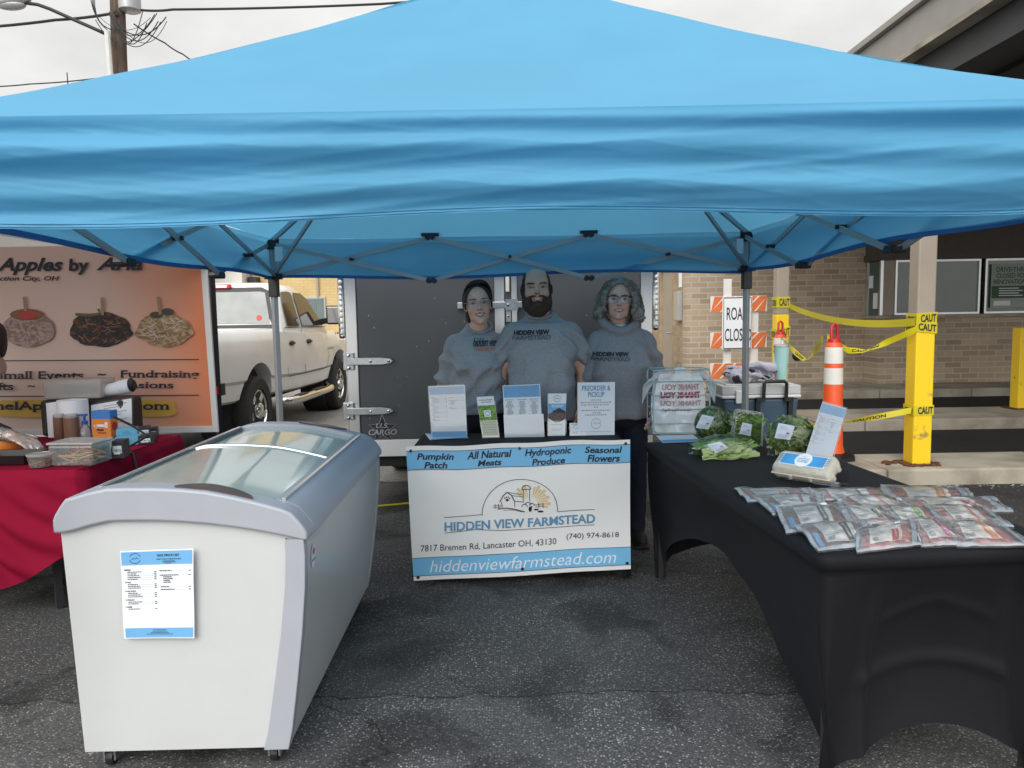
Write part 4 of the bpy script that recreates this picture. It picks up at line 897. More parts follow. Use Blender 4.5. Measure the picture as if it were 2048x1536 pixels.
# orange apple banner, flat at Y = 5.2
BYN = 5.2
TR, BR_ = aty(413, 540, BYN), aty(436, 855, BYN); xr_ = (TR.x + BR_.x) / 2; zb_ = BR_.z; zt_ = 1.97; xl_ = -4.9
def zf(x, y, off=0.):      # zoomed photo point on the banner -> banner plane
    p = aty(x / 3.658, 480 + y / 3.658, BYN); return Vector((p.x, BYN - off, p.z))
ab = thing('apple_banner', 'orange and cream candy apple banner with dark lettering hung at left', 'banner', (xr_, BYN, zb_))
xrz = lambda z: lerp(BR_.x, TR.x, (z - BR_.z) / (TR.z - BR_.z)) - .03
bm_ = MB(); bm_.grid(lambda u, v: (lerp(xl_, xrz(lerp(zb_, zt_, v)), u), BYN + .008 * math.sin(u * 14) * math.sin(v * 5), lerp(zb_, zt_, v)), 40, 20)
m = bpy.data.materials.new('orange_gradient_print'); m.use_nodes = True; t = m.node_tree; p = t.nodes['Principled BSDF']; p.inputs['Roughness'].default_value = .4
tcn = t.nodes.new('ShaderNodeTexCoord'); sp_ = t.nodes.new('ShaderNodeSeparateXYZ'); t.links.new(tcn.outputs['Object'], sp_.inputs[0])
nn1 = t.nodes.new('ShaderNodeTexNoise'); nn1.inputs['Scale'].default_value = 1.6; t.links.new(tcn.outputs['Object'], nn1.inputs['Vector'])
ad = t.nodes.new('ShaderNodeMath'); ad.operation = 'MULTIPLY_ADD'; ad.inputs[1].default_value = .5; t.links.new(nn1.outputs[0], ad.inputs[0]); t.links.new(sp_.outputs[0], ad.inputs[2])
mr_ = t.nodes.new('ShaderNodeMapRange'); mr_.inputs[1].default_value = xr_ - .78 + .25; mr_.inputs[2].default_value = xr_ + .0 + .25; t.links.new(ad.outputs[0], mr_.inputs[0])
rp = t.nodes.new('ShaderNodeValToRGB'); rp.color_ramp.elements[0].color = (.80, .58, .50, 1); rp.color_ramp.elements[1].color = (.86, .25, .10, 1)
e = rp.color_ramp.elements.new(.45); e.color = (.82, .45, .33, 1); t.links.new(mr_.outputs[0], rp.inputs[0]); t.links.new(rp.outputs[0], p.inputs['Base Color']); M['applebanner'] = m
ob('vinyl_sheet', bm_, 'applebanner', ab, smooth=True)
eg = MB(); eg.prism([(xrz(zb_) - .004, zb_ - .03), (xrz(zb_) + .035, zb_ - .03), (xrz(zt_) + .035, zt_), (xrz(zt_) - .004, zt_)], .02, lambda u, v, w: (u, BYN - .012 + w, v)); eg.box(xl_, xrz(zb_) - .006, BYN - .012, BYN + .008, zb_ - .03, zb_ + .012); ob('border', eg, 'vinyl', ab)
q = MB(); O = .014
zt3 = lambda u, v: zf(u, v, O)
text(q, 'Apples', -10, 470, 258, 130, zt3, bold=.03, shear=.3); text(q, 'by', 512, 662, 256, 138, zt3, bold=.035, shear=.05); text(q, 'Aria', 712, 1050, 224, 128, zt3, bold=.03, shear=.3)
text(q, 'Junction City, OH', -95, 442, 308, 264, zt3, bold=.02, shear=.25)
text(q, 'Small Events', -20, 620, 1016, 958, zt3, bold=.02, serif=True); text(q, '~', 722, 782, 992, 974, zt3, bold=.03); text(q, 'Fundraising', 885, 1466, 1022, 952, zt3, bold=.02, serif=True)
text(q, 'Gifts', -110, 108, 1098, 1040, zt3, bold=.02, serif=True); text(q, '~', 212, 266, 1077, 1060, zt3, bold=.03); text(q, 'Special Occasions', 370, 1275, 1098, 1034, zt3, bold=.02, serif=True)
line2(q, [(-400, 886), (1460, 873)], 7, zt3); line2(q, [(-400, 1146), (1460, 1134)], 7, zt3)
M['navyink'] = mat('navy_print', (.035, .035, .055), .6)
ob('lettering', q, 'navyink', ab)
q = MB(); pl = []
for k in range(60):
    a = 2 * math.pi * k / 60; c, s_ = math.cos(a), math.sin(a)
    pl.append((620 + 680 * math.copysign(abs(c) ** .28, c) + random.uniform(-12, 12), 1232 + 62 * math.copysign(abs(s_) ** .35, s_) + random.uniform(-4, 4)))
q.add([zf(a, b, .011) for a, b in pl], [tuple(range(60))]); M['brush'] = mat('yellow_brush_print', (.75, .47, .09), .6, var=.2); ob('yellow_stroke', q, 'brush', ab)
q = MB(); zt4 = lambda u, v: zf(u, v, .016)
text(q, 'CaramelApplesbyAria.com', -360, 1250, 1258, 1180, zt4, bold=.02, serif=True); ob('web_address', q, 'navyink', ab)
def apple(cx, cy, rx, ry, kind, name):
    """printed candy apple: lumpy outline with a mottled print"""
    rr = random.Random(cx); V = [zf(cx, cy, .0125)]; C = []; rings_, seg = 12, 60
    pal = {0: [(.36, .22, .20), (.46, .33, .30), (.28, .17, .15), (.50, .36, .30)], 1: [(.025, .018, .02), (.05, .03, .025), (.015, .012, .016), (.16, .06, .03)], 2: [(.42, .27, .13), (.30, .18, .09), (.52, .38, .22), (.22, .12, .06)]}[kind]
    C.append(pal[0]); ph = rr.uniform(0, 9)
    for j in range(1, rings_ + 1):
        for k in range(seg):
            a = 2 * math.pi * k / seg; edge = 1 + .05 * noise.noise(Vector((math.cos(a) * 2.2, math.sin(a) * 2.2, ph))) * (1 + 2 * (kind > 0)) + (.03 * noise.noise(Vector((math.cos(a) * 9, math.sin(a) * 9, ph))) if kind else 0)
            if math.sin(a) > .6: edge *= .96
            x = cx + rx * math.cos(a) * edge * j / rings_; y = cy + ry * math.sin(a) * edge * j / rings_
            V.append(zf(x, y, .0125)); q_ = noise.noise(Vector((x * .02, y * .03, ph))) + .6 * noise.noise(Vector((x * .06, y * .07, ph)))
            C.append(pal[int((q_ + 1) * 2.2) % 4])
    Fc = [(0, 1 + k, 1 + (k + 1) % seg) for k in range(seg)] + [(1 + j * seg + k, 1 + (j + 1) * seg + k, 1 + (j + 1) * seg + (k + 1) % seg, 1 + j * seg + (k + 1) % seg) for j in range(rings_ - 1) for k in range(seg)]
    mb = MB().add(V, Fc); me = bpy.data.meshes.new(name); me.from_pydata(mb.v, [], mb.f); setcol(me, np.array(C)); return put(name, me, 'print', ab)
a1 = apple(212, 660, 195, 128, 0, 'printed_apple'); a2 = apple(745, 660, 228, 128, 1, 'printed_apple'); a3 = apple(1205, 660, 205, 128, 2, 'printed_apple')
q = MB(); disc2(q, (207, 546), 125, 42, lambda u, v: zf(u, v, .0145)); M['caramel'] = mat('caramel_print', (.30, .12, .045), .5, var=.3, vscale=30); sub('topping', q, 'caramel', a1)
q = MB(); disc2(q, (215, 550), 70, 28, lambda u, v: zf(u, v, .0165)); sub('cherry_glaze', q, 'red', a1)
q = MB(); line2(q, [(560, 545), (660, 550), (740, 540), (725, 505)], 22, lambda u, v: zf(u, v, .0145)); M['olive'] = mat('olive_print', (.16, .14, .06), .5); sub('worm_topping', q, 'olive', a2)
M['drizzle'] = mat('drizzle_print', (.50, .25, .14), .5); q = MB()
for k in range(26):
    x, y, a_ = random.uniform(590, 880), random.uniform(590, 740), random.uniform(-1.2, 1.2); line2(q, [(x - 26 * math.cos(a_), y - 22 * math.sin(a_)), (x, y + 6), (x + 26 * math.cos(a_), y + 18 * math.sin(a_))], 3.5, lambda u, v: zf(u, v, .0145))
sub('drizzle', q, 'drizzle', a2)
q = MB()
for k in range(24):
    x, y, a_ = random.uniform(1050, 1350), random.uniform(575, 720), random.uniform(-1.3, 1.3); line2(q, [(x - 28 * math.cos(a_), y - 20 * math.sin(a_)), (x, y + 5), (x + 28 * math.cos(a_), y + 16 * math.sin(a_))], 3.2, lambda u, v: zf(u, v, .0145))
sub('drizzle', q, 'vinyl', a3)
q = MB(); disc2(q, (1150, 548), 48, 24, lambda u, v: zf(u, v, .0165)); disc2(q, (1232, 525), 45, 26, lambda u, v: zf(u, v, .0165)); sub('cookie_topping', q, 'brown', a3)
M['stick'] = mat('stick_print', (.42, .30, .18), .6)
for ap_, (x0_, y0_, x1_, y1_) in ((a1, (188, 415, 200, 520)), (a2, (757, 420, 760, 550)), (a3, (1163, 415, 1182, 545))):
    q = MB(); line2(q, [(x0_, y0_), (x1_, y1_)], 22, lambda u, v: zf(u, v, .0175)); sub('stick', q, 'stick', ap_)

# ------------------------------------------------------------------ neighbour's red table and what stands on it
def spandex(x0, x1, y0, y1, z, arch, foot=.0, arch2=None, rc=.05, pinch=.07, flare=.03, M4=None, seg=26, lip=.035, ridge=None):
    """fitted stretch cover: flat top, rounded rim, sides pulled to the four feet"""
    P = []; 
    def side(a, b, n):
        for i in range(n):
            P.append((a, b, i / n))
    cs = [((x0, y0), (x1, y0)), ((x1, y0), (x1, y1)), ((x1, y1), (x0, y1)), ((x0, y1), (x0, y0))]
    loop = []; ar_ = []
    for (a, b) in cs:
        a = Vector(a); b = Vector(b); d = (b - a).normalized(); L = (b - a).length; nrm = Vector((d.y, -d.x))
        for i in range(seg):
            u = i / (seg - 1); loop.append((a + d * lerp(rc, L - rc, u), nrm, u)); ar_.append(arch if abs(d.y) > .5 or arch2 is None else arch2)
        nxt = Vector((-nrm.y, nrm.x))
        c = b - d * rc - nrm * rc
        for k in range(1, 5):
            an = k / 5 * math.pi / 2; q = nrm * math.cos(an) + d * math.sin(an); loop.append((c + q * rc, q, 1.0 if k < 3 else 0.0)); ar_.append(arch)
    mb = MB(); rows = []
    cen = Vector(((x0 + x1) / 2, (y0 + y1) / 2))
    rows.append([(p.lerp(cen, .5), z) for p, n_, u in loop]); rows.append([(p - n_ * .03, z) for p, n_, u in loop]); rows.append([(p - n_ * .008, z - .003) for p, n_, u in loop]); rows.append([(p, z - .012) for p, n_, u in loop]); rows.append([(p, z - lip) for p, n_, u in loop]); rows.append([(p - n_ * (.004 if ridge is None else .016), z - lip - .010) for p, n_, u in loop])
    K = 16 if ridge is None else 34
    for k in range(1, K + 1):
        t = k / K; row = []
        for (p, n_, u), arc_ in zip(loop, ar_):
            m_ = math.sin(math.pi * u) ** .7 if 0 < u < 1 else 0; zb = foot + arc_ * m_
            corner = 1 - min(1, m_ * 1.6)
            off = -.006 - pinch * m_ * math.sin(t * math.pi * .75) + flare * corner * t * t
            off += .010 * math.sin(u * 26 + t * 4) * m_ * t * (1 - t) * 2 if ridge is None else ridge(p, n_, u, t) - .010 * (1 - t)
            row.append((p + n_ * off, lerp(z - lip - .012, zb, t)))
        rows.append(row)
    n = len(loop); V = [(q.x, q.y, zz) for row in rows for q, zz in row] + [(cen.x, cen.y, z)]
    if M4 is not None: V = [M4 @ Vector(v) for v in V]
    Fc = [(i * n + k, i * n + (k + 1) % n, (i + 1) * n + (k + 1) % n, (i + 1) * n + k) for i in range(len(rows) - 1) for k in range(n)]
    Fc += [(len(V) - 1, (k + 1) % n, k) for k in range(n)]
    return mb.add(V, Fc)
RT = thing('red_table', 'folding table under stretched dark red cloth at left edge', 'table', (-2.8, 4.0, 0))
RX1, RY0, RY1 = -2.07, 3.50, 4.54
top = MB(); top.box(-4.1, RX1 - .004, RY0 + .004, RY1, .70, .728); ob('tabletop', top, 'grey_steel', RT)
for x in (-2.30, -4.0):
    for y in (3.62, 4.42):
        lg = MB(); lg.bar((x, y, .012), (x, y, .70), .032); ob('leg', lg, 'dark', RT)
    ob('stretcher', MB().bar((x, 3.62, .13), (x, 4.42, .13), .022), 'dark', RT)
ob('stretcher', MB().bar((-4.0, 3.62, .16), (-2.3, 3.62, .16), .022), 'dark', RT)
# cloth: top sheet, front and right drops with diagonal folds gathered at the corner
loop = [(-4.15, RY0)] + [(lerp(-4.15, RX1 - .03, k / 60), RY0) for k in range(1, 61)] + [(RX1 - .01, RY0 + .01), (RX1, RY0 + .03)] + [(RX1, lerp(RY0 + .03, RY1, k / 40)) for k in range(1, 41)]
def drop(s, t):
    i = s * (len(loop) - 1); a = int(i); b = min(a + 1, len(loop) - 1); x = lerp(loop[a][0], loop[b][0], i - a); y = lerp(loop[a][1], loop[b][1], i - a)
    fr = max(0, min(1, (x + 4.15) / 2.08)) if s < .6 else 1; front = s < .595
    zb = .22 + .05 * math.sin(s * 23) + (.10 * ss(.8, 1, (x + 4.15) / 2.08) if front else 0) + (.16 * (y - RY0) if not front else 0)
    z = lerp(.739, zb, t ** 1.0)
    dc_ = (RX1 - x) if front else (y - RY0)          # distance from the corner
    ph = (dc_ * 1.0 + t * .55) if front else (dc_ - t * .3)
    amp = .034 * t * math.exp(-((dc_ - .25 - .35 * t) / .33) ** 2) + .004 * t
    off = amp * math.sin(ph * 34) + .03 * t * nz3((s * 6, t * 1.5, 0), 1) + .015 * ss(0, .1, t)
    if front: return (x + .03 * t * math.exp(-dc_ * 4), y - off - .01 - .05 * t * (1 - math.exp(-dc_ * 3)) * .3, z)
    return (x + off + .01 + .02 * t, y, z)
cl = MB(); cl.grid(drop, 260, 28)
cl.grid(lambda u, v: (lerp(-4.15, RX1 + .008, u), lerp(RY0 - .006, RY1, v), .7395 + .0015 * math.sin(u * 20 + v * 13)), 30, 14)
tag(ob('table_cloth', cl, 'redcloth', smooth=True), 'dark red stretch cloth with diagonal folds draped over neighbour table', 'tablecloth')
tb = MB(); tb.lathe([(.17, .012), (.19, .03), (.22, .52), (.225, .55), (.21, .55)], 24, (-2.45, 4.2, 0)); tag(ob('waste_bin', tb, 'black', smooth=True, angle=40), 'black waste bin standing under the red tablecloth', 'bin')
tb = MB(); tb.box(-2.75, -2.35, 4.62, 4.95, .012, .40); M['maroon'] = mat('maroon_tote', (.08, .008, .02), .6); tag(ob('storage_tote', tb, 'maroon', bevel=.03), 'low maroon storage tote on asphalt behind the waste bin', 'tote')

def tbox(name, label, cat, px0, px1, yb, yt, Y0=None, depth=.1, m='paper', z=.742, rot=0., bevel=.004, group=None):
    """box standing on a table: its front bottom edge spans px0..px1 at height z in the photo"""
    a = atz(px0, yb, z); b = atz(px1, yb, z); cy = (a.y + b.y) / 2; cx = (a.x + b.x) / 2; wd = (b.x - a.x); tz_ = aty((px0 + px1) / 2, yt, cy).z
    t = thing(name, label, cat, (cx, cy, z), group, local=True, rotz=rot)
    t['_d'] = 0; del t['_d']
    return t, wd, tz_ - z
def bxp(x0, x1, y0, y1, z0, z1): return MB().box(x0, x1, y0, y1, z0, z1)
case, wd, hh = tbox('carry_case', 'black carry case standing upright behind the paper towels', 'case', 76, 236, 876, 806, z=.741)
ob('shell', bxp(-wd / 2, wd / 2, .06, .30, .001, .225), 'black', case, bevel=.02); ob('latch', bxp(-.05, .05, .052, .06, .16, .2), 'grey_steel', case)
CZ = .742 + .227; cy0 = case.location.y + .17; 
p0 = aty(108, 800, cy0); p1 = aty(215, 800, cy0); bw = (p1.x - p0.x)
bn = thing('clear_bin', 'frosted plastic bin with dark contents resting on the black case', 'bin', ((p0.x + p1.x) / 2, cy0, CZ), local=True, rotz=R(4))
b = MB(); sh = [(-.5, 0.0), (.5, 0.0), (.53, 1.0), (-.53, 1.0)]
b.prism([(u * bw, v * .12 + .002) for u, v in sh], .2, lambda u, v, w: (u, w - .1, v)); ob('shell', b, 'frost', bn, bevel=.012)
b = MB()
for k in range(14): b.ell((random.uniform(-.3, .3) * bw, random.uniform(-.06, .06), .035 + random.uniform(0, .03)), (.03, .025, .022), 8, 6)
M['bincontents'] = mat('grey_wrappers', (.16, .18, .22), .5, var=.5, vscale=30); ob('contents', b, 'bincontents', bn)
p = aty(228, 798, cy0); cu = thing('cup_stack', 'stack of white paper cups lying on its side beside frosted bin', 'cups', (p.x, cy0, CZ), local=True)
b = MB()
for k in range(4): b.lathe([(.034, -.045 + k * .02), (.044, .05 + k * .02), (.047, .052 + k * .02), (.046, .058 + k * .02)], 20, (-.005, 0, .05), Matrix.Rotation(R(80), 3, 'Y'))
ob('cup', b, 'paper', cu, smooth=True, angle=40); ob('lid', MB().lathe([(.04, .14), (.045, .15), (.03, .165)], 20, (-.03, 0, .05), Matrix.Rotation(R(80), 3, 'Y')), 'black', cu)
pr, wd, hh = tbox('paper_towel_roll', 'white paper towel roll standing behind brown squeeze bottles', 'paper towels', 108, 160, 882, 802)
ob('roll', MB().lathe([(.02, .002), (wd / 2, .002), (wd / 2 + .001, hh - .002), (.022, hh), (.021, hh - .03)], 32, (0, wd / 2, 0)), 'paper', pr, smooth=True, angle=40)
sh_ = MB(); sh_.grid(lambda u, v: (-wd / 2 - .08 * u, wd / 2 + .02 - .03 * math.sin(u * 2.5), lerp(.01, hh - .01 - .01 * u, v)), 10, 4); ob('loose_sheet', sh_, 'paper', pr, smooth=True)
M['caramelsauce'] = mat('caramel_sauce', (.22, .12, .085), .35)
for (a, b_, w_) in ((111, 131, 'left of the pair, against the paper towel roll'), (132, 159, 'right of the pair, next to the blue pump')):
    sq, wd, hh = tbox('squeeze_bottle', 'brown sauce squeeze bottle, ' + w_, 'bottle', a, b_, 884, 828, group='brown squeeze bottles')
    ob('bottle_body', MB().lathe([(wd * .42, .002), (wd / 2, .008), (wd / 2, hh - .02)], 24), 'caramelsauce', sq, smooth=True, angle=40)
    ob('cap', MB().lathe([(wd / 2 - .002, hh - .0195), (wd / 2, hh - .006), (wd * .42, hh)], 24), 'frost', sq, smooth=True, angle=40)
pu, wd, hh = tbox('pump_bottle', 'clear hand sanitizer bottle with a blue pump', 'bottle', 160, 184, 884, 835)
ob('bottle_body', MB().lathe([(.03, .002), (.034, .01), (.034, .075), (.016, .10), (.014, .105)], 24), 'clear', pu, smooth=True, angle=40)
M['pumpblue'] = mat('blue_pump', (.03, .09, .42), .35)
b = MB(); b.lathe([(.017, .105), (.017, .125), (.007, .127), (.007, .155)], 16); b.bar((-.04, 0, .158), (.016, 0, .160), .016, .012); ob('pump', b, 'pumpblue', pu)
bs, wd, hh = tbox('baking_soda_box', 'orange carton with blue top and white arm emblem', 'carton', 186, 224, 884, 822)
D_ = .065; M['cartonorange'] = mat('orange_carton', (.78, .25, .04), .5); M['cartonblue'] = mat('blue_carton', (.05, .22, .62), .5); bs.rotation_euler.z = R(-8)
cb = ob('carton', bxp(-wd / 2, wd / 2, 0, D_, .001, hh * .74), 'cartonorange', bs)
ob('carton_top', bxp(-wd / 2, wd / 2, 0, D_, hh * .7405, hh), 'cartonblue', bs)
q = MB(); f_ = lambda u, v: (lerp(-wd / 2, wd / 2, u), -.0025, v * hh); quad(q, .28, .82, .49, .57, f_); disc2(q, (.22, .51), .10, .045, f_); quad(q, .70, .86, .46, .64, f_); sub('emblem', q, 'paper', cb)
q = MB(); disc2(q, (.22, .51), .05, .025, lambda u, v: (lerp(-wd / 2, wd / 2, u), -.0035, v * hh)); q.add([(wd / 2 + .002, lerp(.01, .055, .5 + .5 * math.cos(a)), hh * .5 + hh * .14 * math.sin(a)) for a in [2 * math.pi * k / 16 for k in range(16)]], [tuple(range(16))]); sub('red_disc', q, 'red', cb)
q = MB(); quad(q, .25, .62, .36, .42, f_); quad(q, .3, .75, .28, .31, f_); sub('small_print', q, 'navyink', cb)
fs, wd, hh = tbox('framed_sign', 'white sign in a thin black frame tilted behind orange carton', 'sign', 183, 258, 874, 794)
fs.rotation_euler = (R(-8), 0, R(12)); fs.location.y += .03; fs.location.z += .003
tilt = .035; f_ = lambda u, v, w=0: (lerp(-wd / 2, wd / 2, u), -w, v * (hh * .82) + tilt * u)
q = MB(); q.prism([(0, 0), (1, 0), (1, 1), (0, 1)], .012, f_); fb = ob('frame', q, 'black', fs)
q = MB(); q.prism([(.03, .03), (.97, .03), (.97, .95), (.03, .95)], .002, lambda u, v, w: f_(u, v, .0125 + w)); sub('sheet', q, 'paper', fb)
q = MB()
for k in range(9): quad(q, .32, .86 - .12 * (k % 3), .84 - k * .08, .86 - k * .08, lambda u, v: f_(u, v, .0165))
sub('small_print', q, 'greyprint', fb)
M['boxblue'] = mat('light_blue_carton', (.13, .42, .60), .45); M['boxdark'] = mat('dark_carton', (.02, .025, .035), .45)
def carton(label, px0, px1, yb, yt, depth, rot, z=.742, two=True):
    c, wd, hh = tbox('wax_paper_box', label, 'carton', px0, px1, yb, yt, z=z, group='blue food paper cartons'); c.rotation_euler.z = R(rot)
    ob('carton', bxp(-wd / 2, wd / 2, 0, depth, .001, hh), 'boxblue', c, bevel=.002)
    d_ = ob('end_panel', bxp(wd * .12, wd / 2 + .001, -.0015, depth + .0015, -.0 + .002, hh + .0012), 'boxdark', c)
    q = MB(); f_ = lambda u, v: (lerp(-wd / 2, wd / 2, u), -.004, v * hh); quad(q, .68, .95, .55, .75, f_); quad(q, .7, .9, .25, .4, f_); text(q, 'WAX PAPERS', .66, .96, .30, .62, f_, bold=.03); sub('print', q, 'paper', d_)
    q = MB(); f2_ = lambda u, v: (lerp(-wd / 2, wd / 2, u), -.003, v * hh); disc2(q, (.3, .5), .12, .3, f2_); sub('round_emblem', q, 'vtext', d_); return c
carton('blue carton with dark end lying in front beside stick container', 188, 244, 918, 884, .10, 12)
carton('wide dark and blue wax paper carton lying behind orange box', 236, 300, 890, 874, .16, 16)
carton('blue wax paper carton stacked askew on wide dark carton', 238, 296, 872, 858, .12, 24, z=.742 + .034)
carton('small blue carton nearest to the right end of red table', 282, 312, 876, 858, .10, 20)
pc, wd, hh = tbox('stick_container', 'frosted food container full of pale wooden sticks', 'container', 97, 186, 934, 884)
pc.rotation_euler.z = R(-4); D_ = .17
b = MB(); rr_ = [(wd * .46, D_ * .44, .002), (wd * .5, D_ * .5, hh * .86)]
b.add([(sx * a, D_ / 2 + sy * c, z_) for a, c, z_ in rr_ for sx, sy in ((-1, -1), (1, -1), (1, 1), (-1, 1))], [(0, 1, 2, 3), (4, 5, 6, 7), (0, 1, 5, 4), (1, 2, 6, 5), (2, 3, 7, 6), (3, 0, 4, 7)])
ob('tub', b, 'frostclear', pc, bevel=.012); ob('lid', bxp(-wd * .52, wd * .52, -.004, D_ + .004, hh * .862, hh * .97), 'frost', pc, bevel=.008)
b = MB(); M['popstick'] = mat('pale_wood', (.62, .46, .27), .7, var=.2, vscale=20)
for k in range(26):
    a = random.uniform(-.9, .9); c = Vector((random.uniform(-.3, .3) * wd, random.uniform(.03, D_ - .03), random.uniform(.015, hh * .55))); d = Vector((math.cos(a), random.uniform(-.3, .3), math.sin(a) * .5)).normalized() * .045
    b.bar(c - d, c + d, .013, .006)
ob('wooden_sticks', b, 'popstick', pc, bevel=.002)
dl, wd, hh = tbox('deli_tub', 'round clear deli tub of chopped nuts with a lid', 'tub', 42, 92, 938, 908)
r = wd / 2; b = MB(); b.lathe([(r * .82, .002), (r * .94, hh * .75)], 28, (0, r, 0)); ob('tub', b, 'frostclear', dl, smooth=True, angle=40)
b = MB(); b.lathe([(r, hh * .76), (r * 1.02, hh * .86), (r * .9, hh * .9), (r * .88, hh * .86)], 28, (0, r, 0)); ob('lid', b, 'frost', dl, smooth=True, angle=40)
b = MB()
for k in range(90): a = random.uniform(0, 6.28); q_ = r * .74 * math.sqrt(random.random()); b.ell((q_ * math.cos(a), r + q_ * math.sin(a), random.uniform(.008, hh * .45)), (.007, .006, .005), 6, 4)
M['nuts'] = mat('chopped_nuts', (.42, .27, .12), .7, var=.5, vscale=60); ob('nuts', b, 'nuts', dl)
ty_, wd, hh = tbox('food_tray', 'shallow black food tray at the left edge of red table', 'tray', -60, 46, 932, 908)
b = MB(); b.add([(sx * a, .10 + sy * c, z_) for a, c, z_ in ((wd * .44, .08, .002), (wd * .5, .10, hh * .8), (wd * .47, .085, hh * .8), (wd * .42, .07, .01)) for sx, sy in ((-1, -1), (1, -1), (1, 1), (-1, 1))], [(0, 1, 2, 3)] + [(4 * k + i, 4 * k + (i + 1) % 4, 4 * k + 4 + (i + 1) % 4, 4 * k + 4 + i) for k in range(3) for i in range(4)] + [(12, 13, 14, 15)])
ob('tray_shell', b, 'black', ty_)
ot, wd, hh = tbox('orange_tub', 'rounded orange tub cut off by the left picture edge', 'tub', -50, 20, 912, 873)
ob('tub', MB().lathe([(wd * .38, .002), (wd * .46, .02), (wd * .5, hh * .7), (wd * .48, hh * .76), (wd * .36, hh)], 24, (0, wd / 2, 0)), 'cartonorange', ot, smooth=True, angle=50)
b = MB(); P = [atz(228, 872, .86), atz(262, 876, .83), atz(300, 888, .77), atz(316, 902, .752), atz(320, 925, .752)]
P = [Vector((p.x, max(3.56, min(4.3, p.y)), p.z)) for p in P]
q0 = [aty(228, 834, 4.15), aty(262, 850, 4.1), aty(296, 872, 4.0), Vector((-2.10, 3.95, .752)), Vector((-2.045, 3.93, .735)), Vector((-2.02, 3.93, .60)), Vector((-2.03, 3.93, .38))]
b.tube(q0, .007, 6); tag(ob('power_cord', b, 'black', smooth=True), 'black power cord trailing over right edge of red table', 'cord')

# ================================================================== CHEST FREEZER (local: u across, v away, w up)
fz = thing('ice_cream_freezer', 'white chest freezer with grey rim and curved glass lids', 'freezer', (-1.412, 2.245, 0), local=True, rotz=R(.9))
FL = 1.44
side = [(.675, .065), (.69, .13), (.712, .28), (.735, .45), (.75, .60), (.754, .70), (.752, .755)]
topc = lambda u: .787 + .034 * ss(0, .17, u) - .072 * max(0, (u - .22) / .53) ** 2.0     # lower edge of the grey rim
bodyp = [(.025, .065)] + side[:-1] + [(.752, topc(.752))] + [(u, topc(u)) for u in (.70, .6, .5, .4, .3, .2, .12, .06, .0)]
ext = lambda u, v, w: (u, w, v)
b = MB(); b.prism(bodyp, FL - .02, lambda u, v, w: (u, w + .01, v)); fb = ob('cabinet', b, 'enamel', fz, smooth=True, angle=25)
RIMT = .104
rimo = lambda u: topc(u) + RIMT * (1 - .22 * max(0, (u - .45) / .3)) * math.sqrt(max(.10, min(1, (u + .02) / .05))) * math.sqrt(max(.05, min(1, (.775 - u) / .06)))
us = [-.012, -.004, .012, .03, .06, .10, .16, .22, .30, .38, .46, .54, .60, .65, .69, .72, .745, .76, .768]
def capring(v0, v1, name):
    p = [(u, rimo(u)) for u in us] + [(.768, topc(.752) - .002)] + [(u, topc(u)) for u in us[::-1] if u < .75]
    q = MB(); q.prism(p, v1 - v0, lambda u, v, w: (u, v0 + w, v)); return ob(name, q, 'plastic_grey', fz, bevel=.016, seg=3, smooth=True, angle=35)
capring(-.012, .075, 'end_cap'); capring(FL - .075, FL + .012, 'end_cap')
lb = MB(); 
for us_, nm in ((us[:6], 'a'), (us[13:], 'b')):
    p = [(u, rimo(u)) for u in us_] + ([(.768, topc(.752) - .002)] if nm == 'b' else []) + [(u, topc(u) + .0) for u in us_[::-1] if u < .75]
    lb.prism(p, FL - .152, lambda u, v, w: (u, .076 + w, v))
ob('side_rim', lb, 'plastic_grey', fz, smooth=True, angle=35)
gr = MB()
for u, dv in ((.088, .0), (.668, .0)):
    gr.box(u, u + .012, .08, FL - .08, rimo(u) - .02, rimo(u) + .006)
ob('lid_track', gr, 'alu', fz)
M['lidglass'] = mat('pale_green_frosted_glass', (.46, .52, .47), .09, var=.15, vscale=3, spec=.6, coat=.25)
def lid(v0, v1, dz, nm):
    q = MB(); q.grid(lambda a, c: (lerp(.10, .665, a), lerp(v0, v1, c), rimo(lerp(.10, .665, a)) - .012 + dz), 24, 4)
    o = ob('glass_lid', q, 'lidglass', fz, smooth=True)
    e = MB(); e.tube([(lerp(.10, .665, a / 12), v1 if dz > -.006 else v0, rimo(lerp(.10, .665, a / 12)) - .010 + dz) for a in range(13)], .007, 8); sub('lid_edge', e, 'alu', o); return o
lid(.06, .80, .001, 'a'); lid(.77, FL - .06, -.009, 'b')
for v0, v1 in ((-.004, .066), (FL - .066, FL + .004)):
    h = MB(); h.grid(lambda a, c: (lerp(.36, .60, a), lerp(v0 + .012, v1, c * (math.sin(math.pi * a) ** .6)) if v0 < 0 else lerp(v1 - .012, v0, c * (math.sin(math.pi * a) ** .6)), rimo(lerp(.36, .60, a)) + .0035), 24, 4)
    ob('lid_handle', h, 'brown', fz, solid=.006)
band = MB()
outer = side + [(.753, topc(.752))]
poly = [(u + .004, v) for u, v in outer]; inn = [(u - .055 - .02 * (1 - (v - .065) / .7), v) for u, v in outer]
n = len(poly)
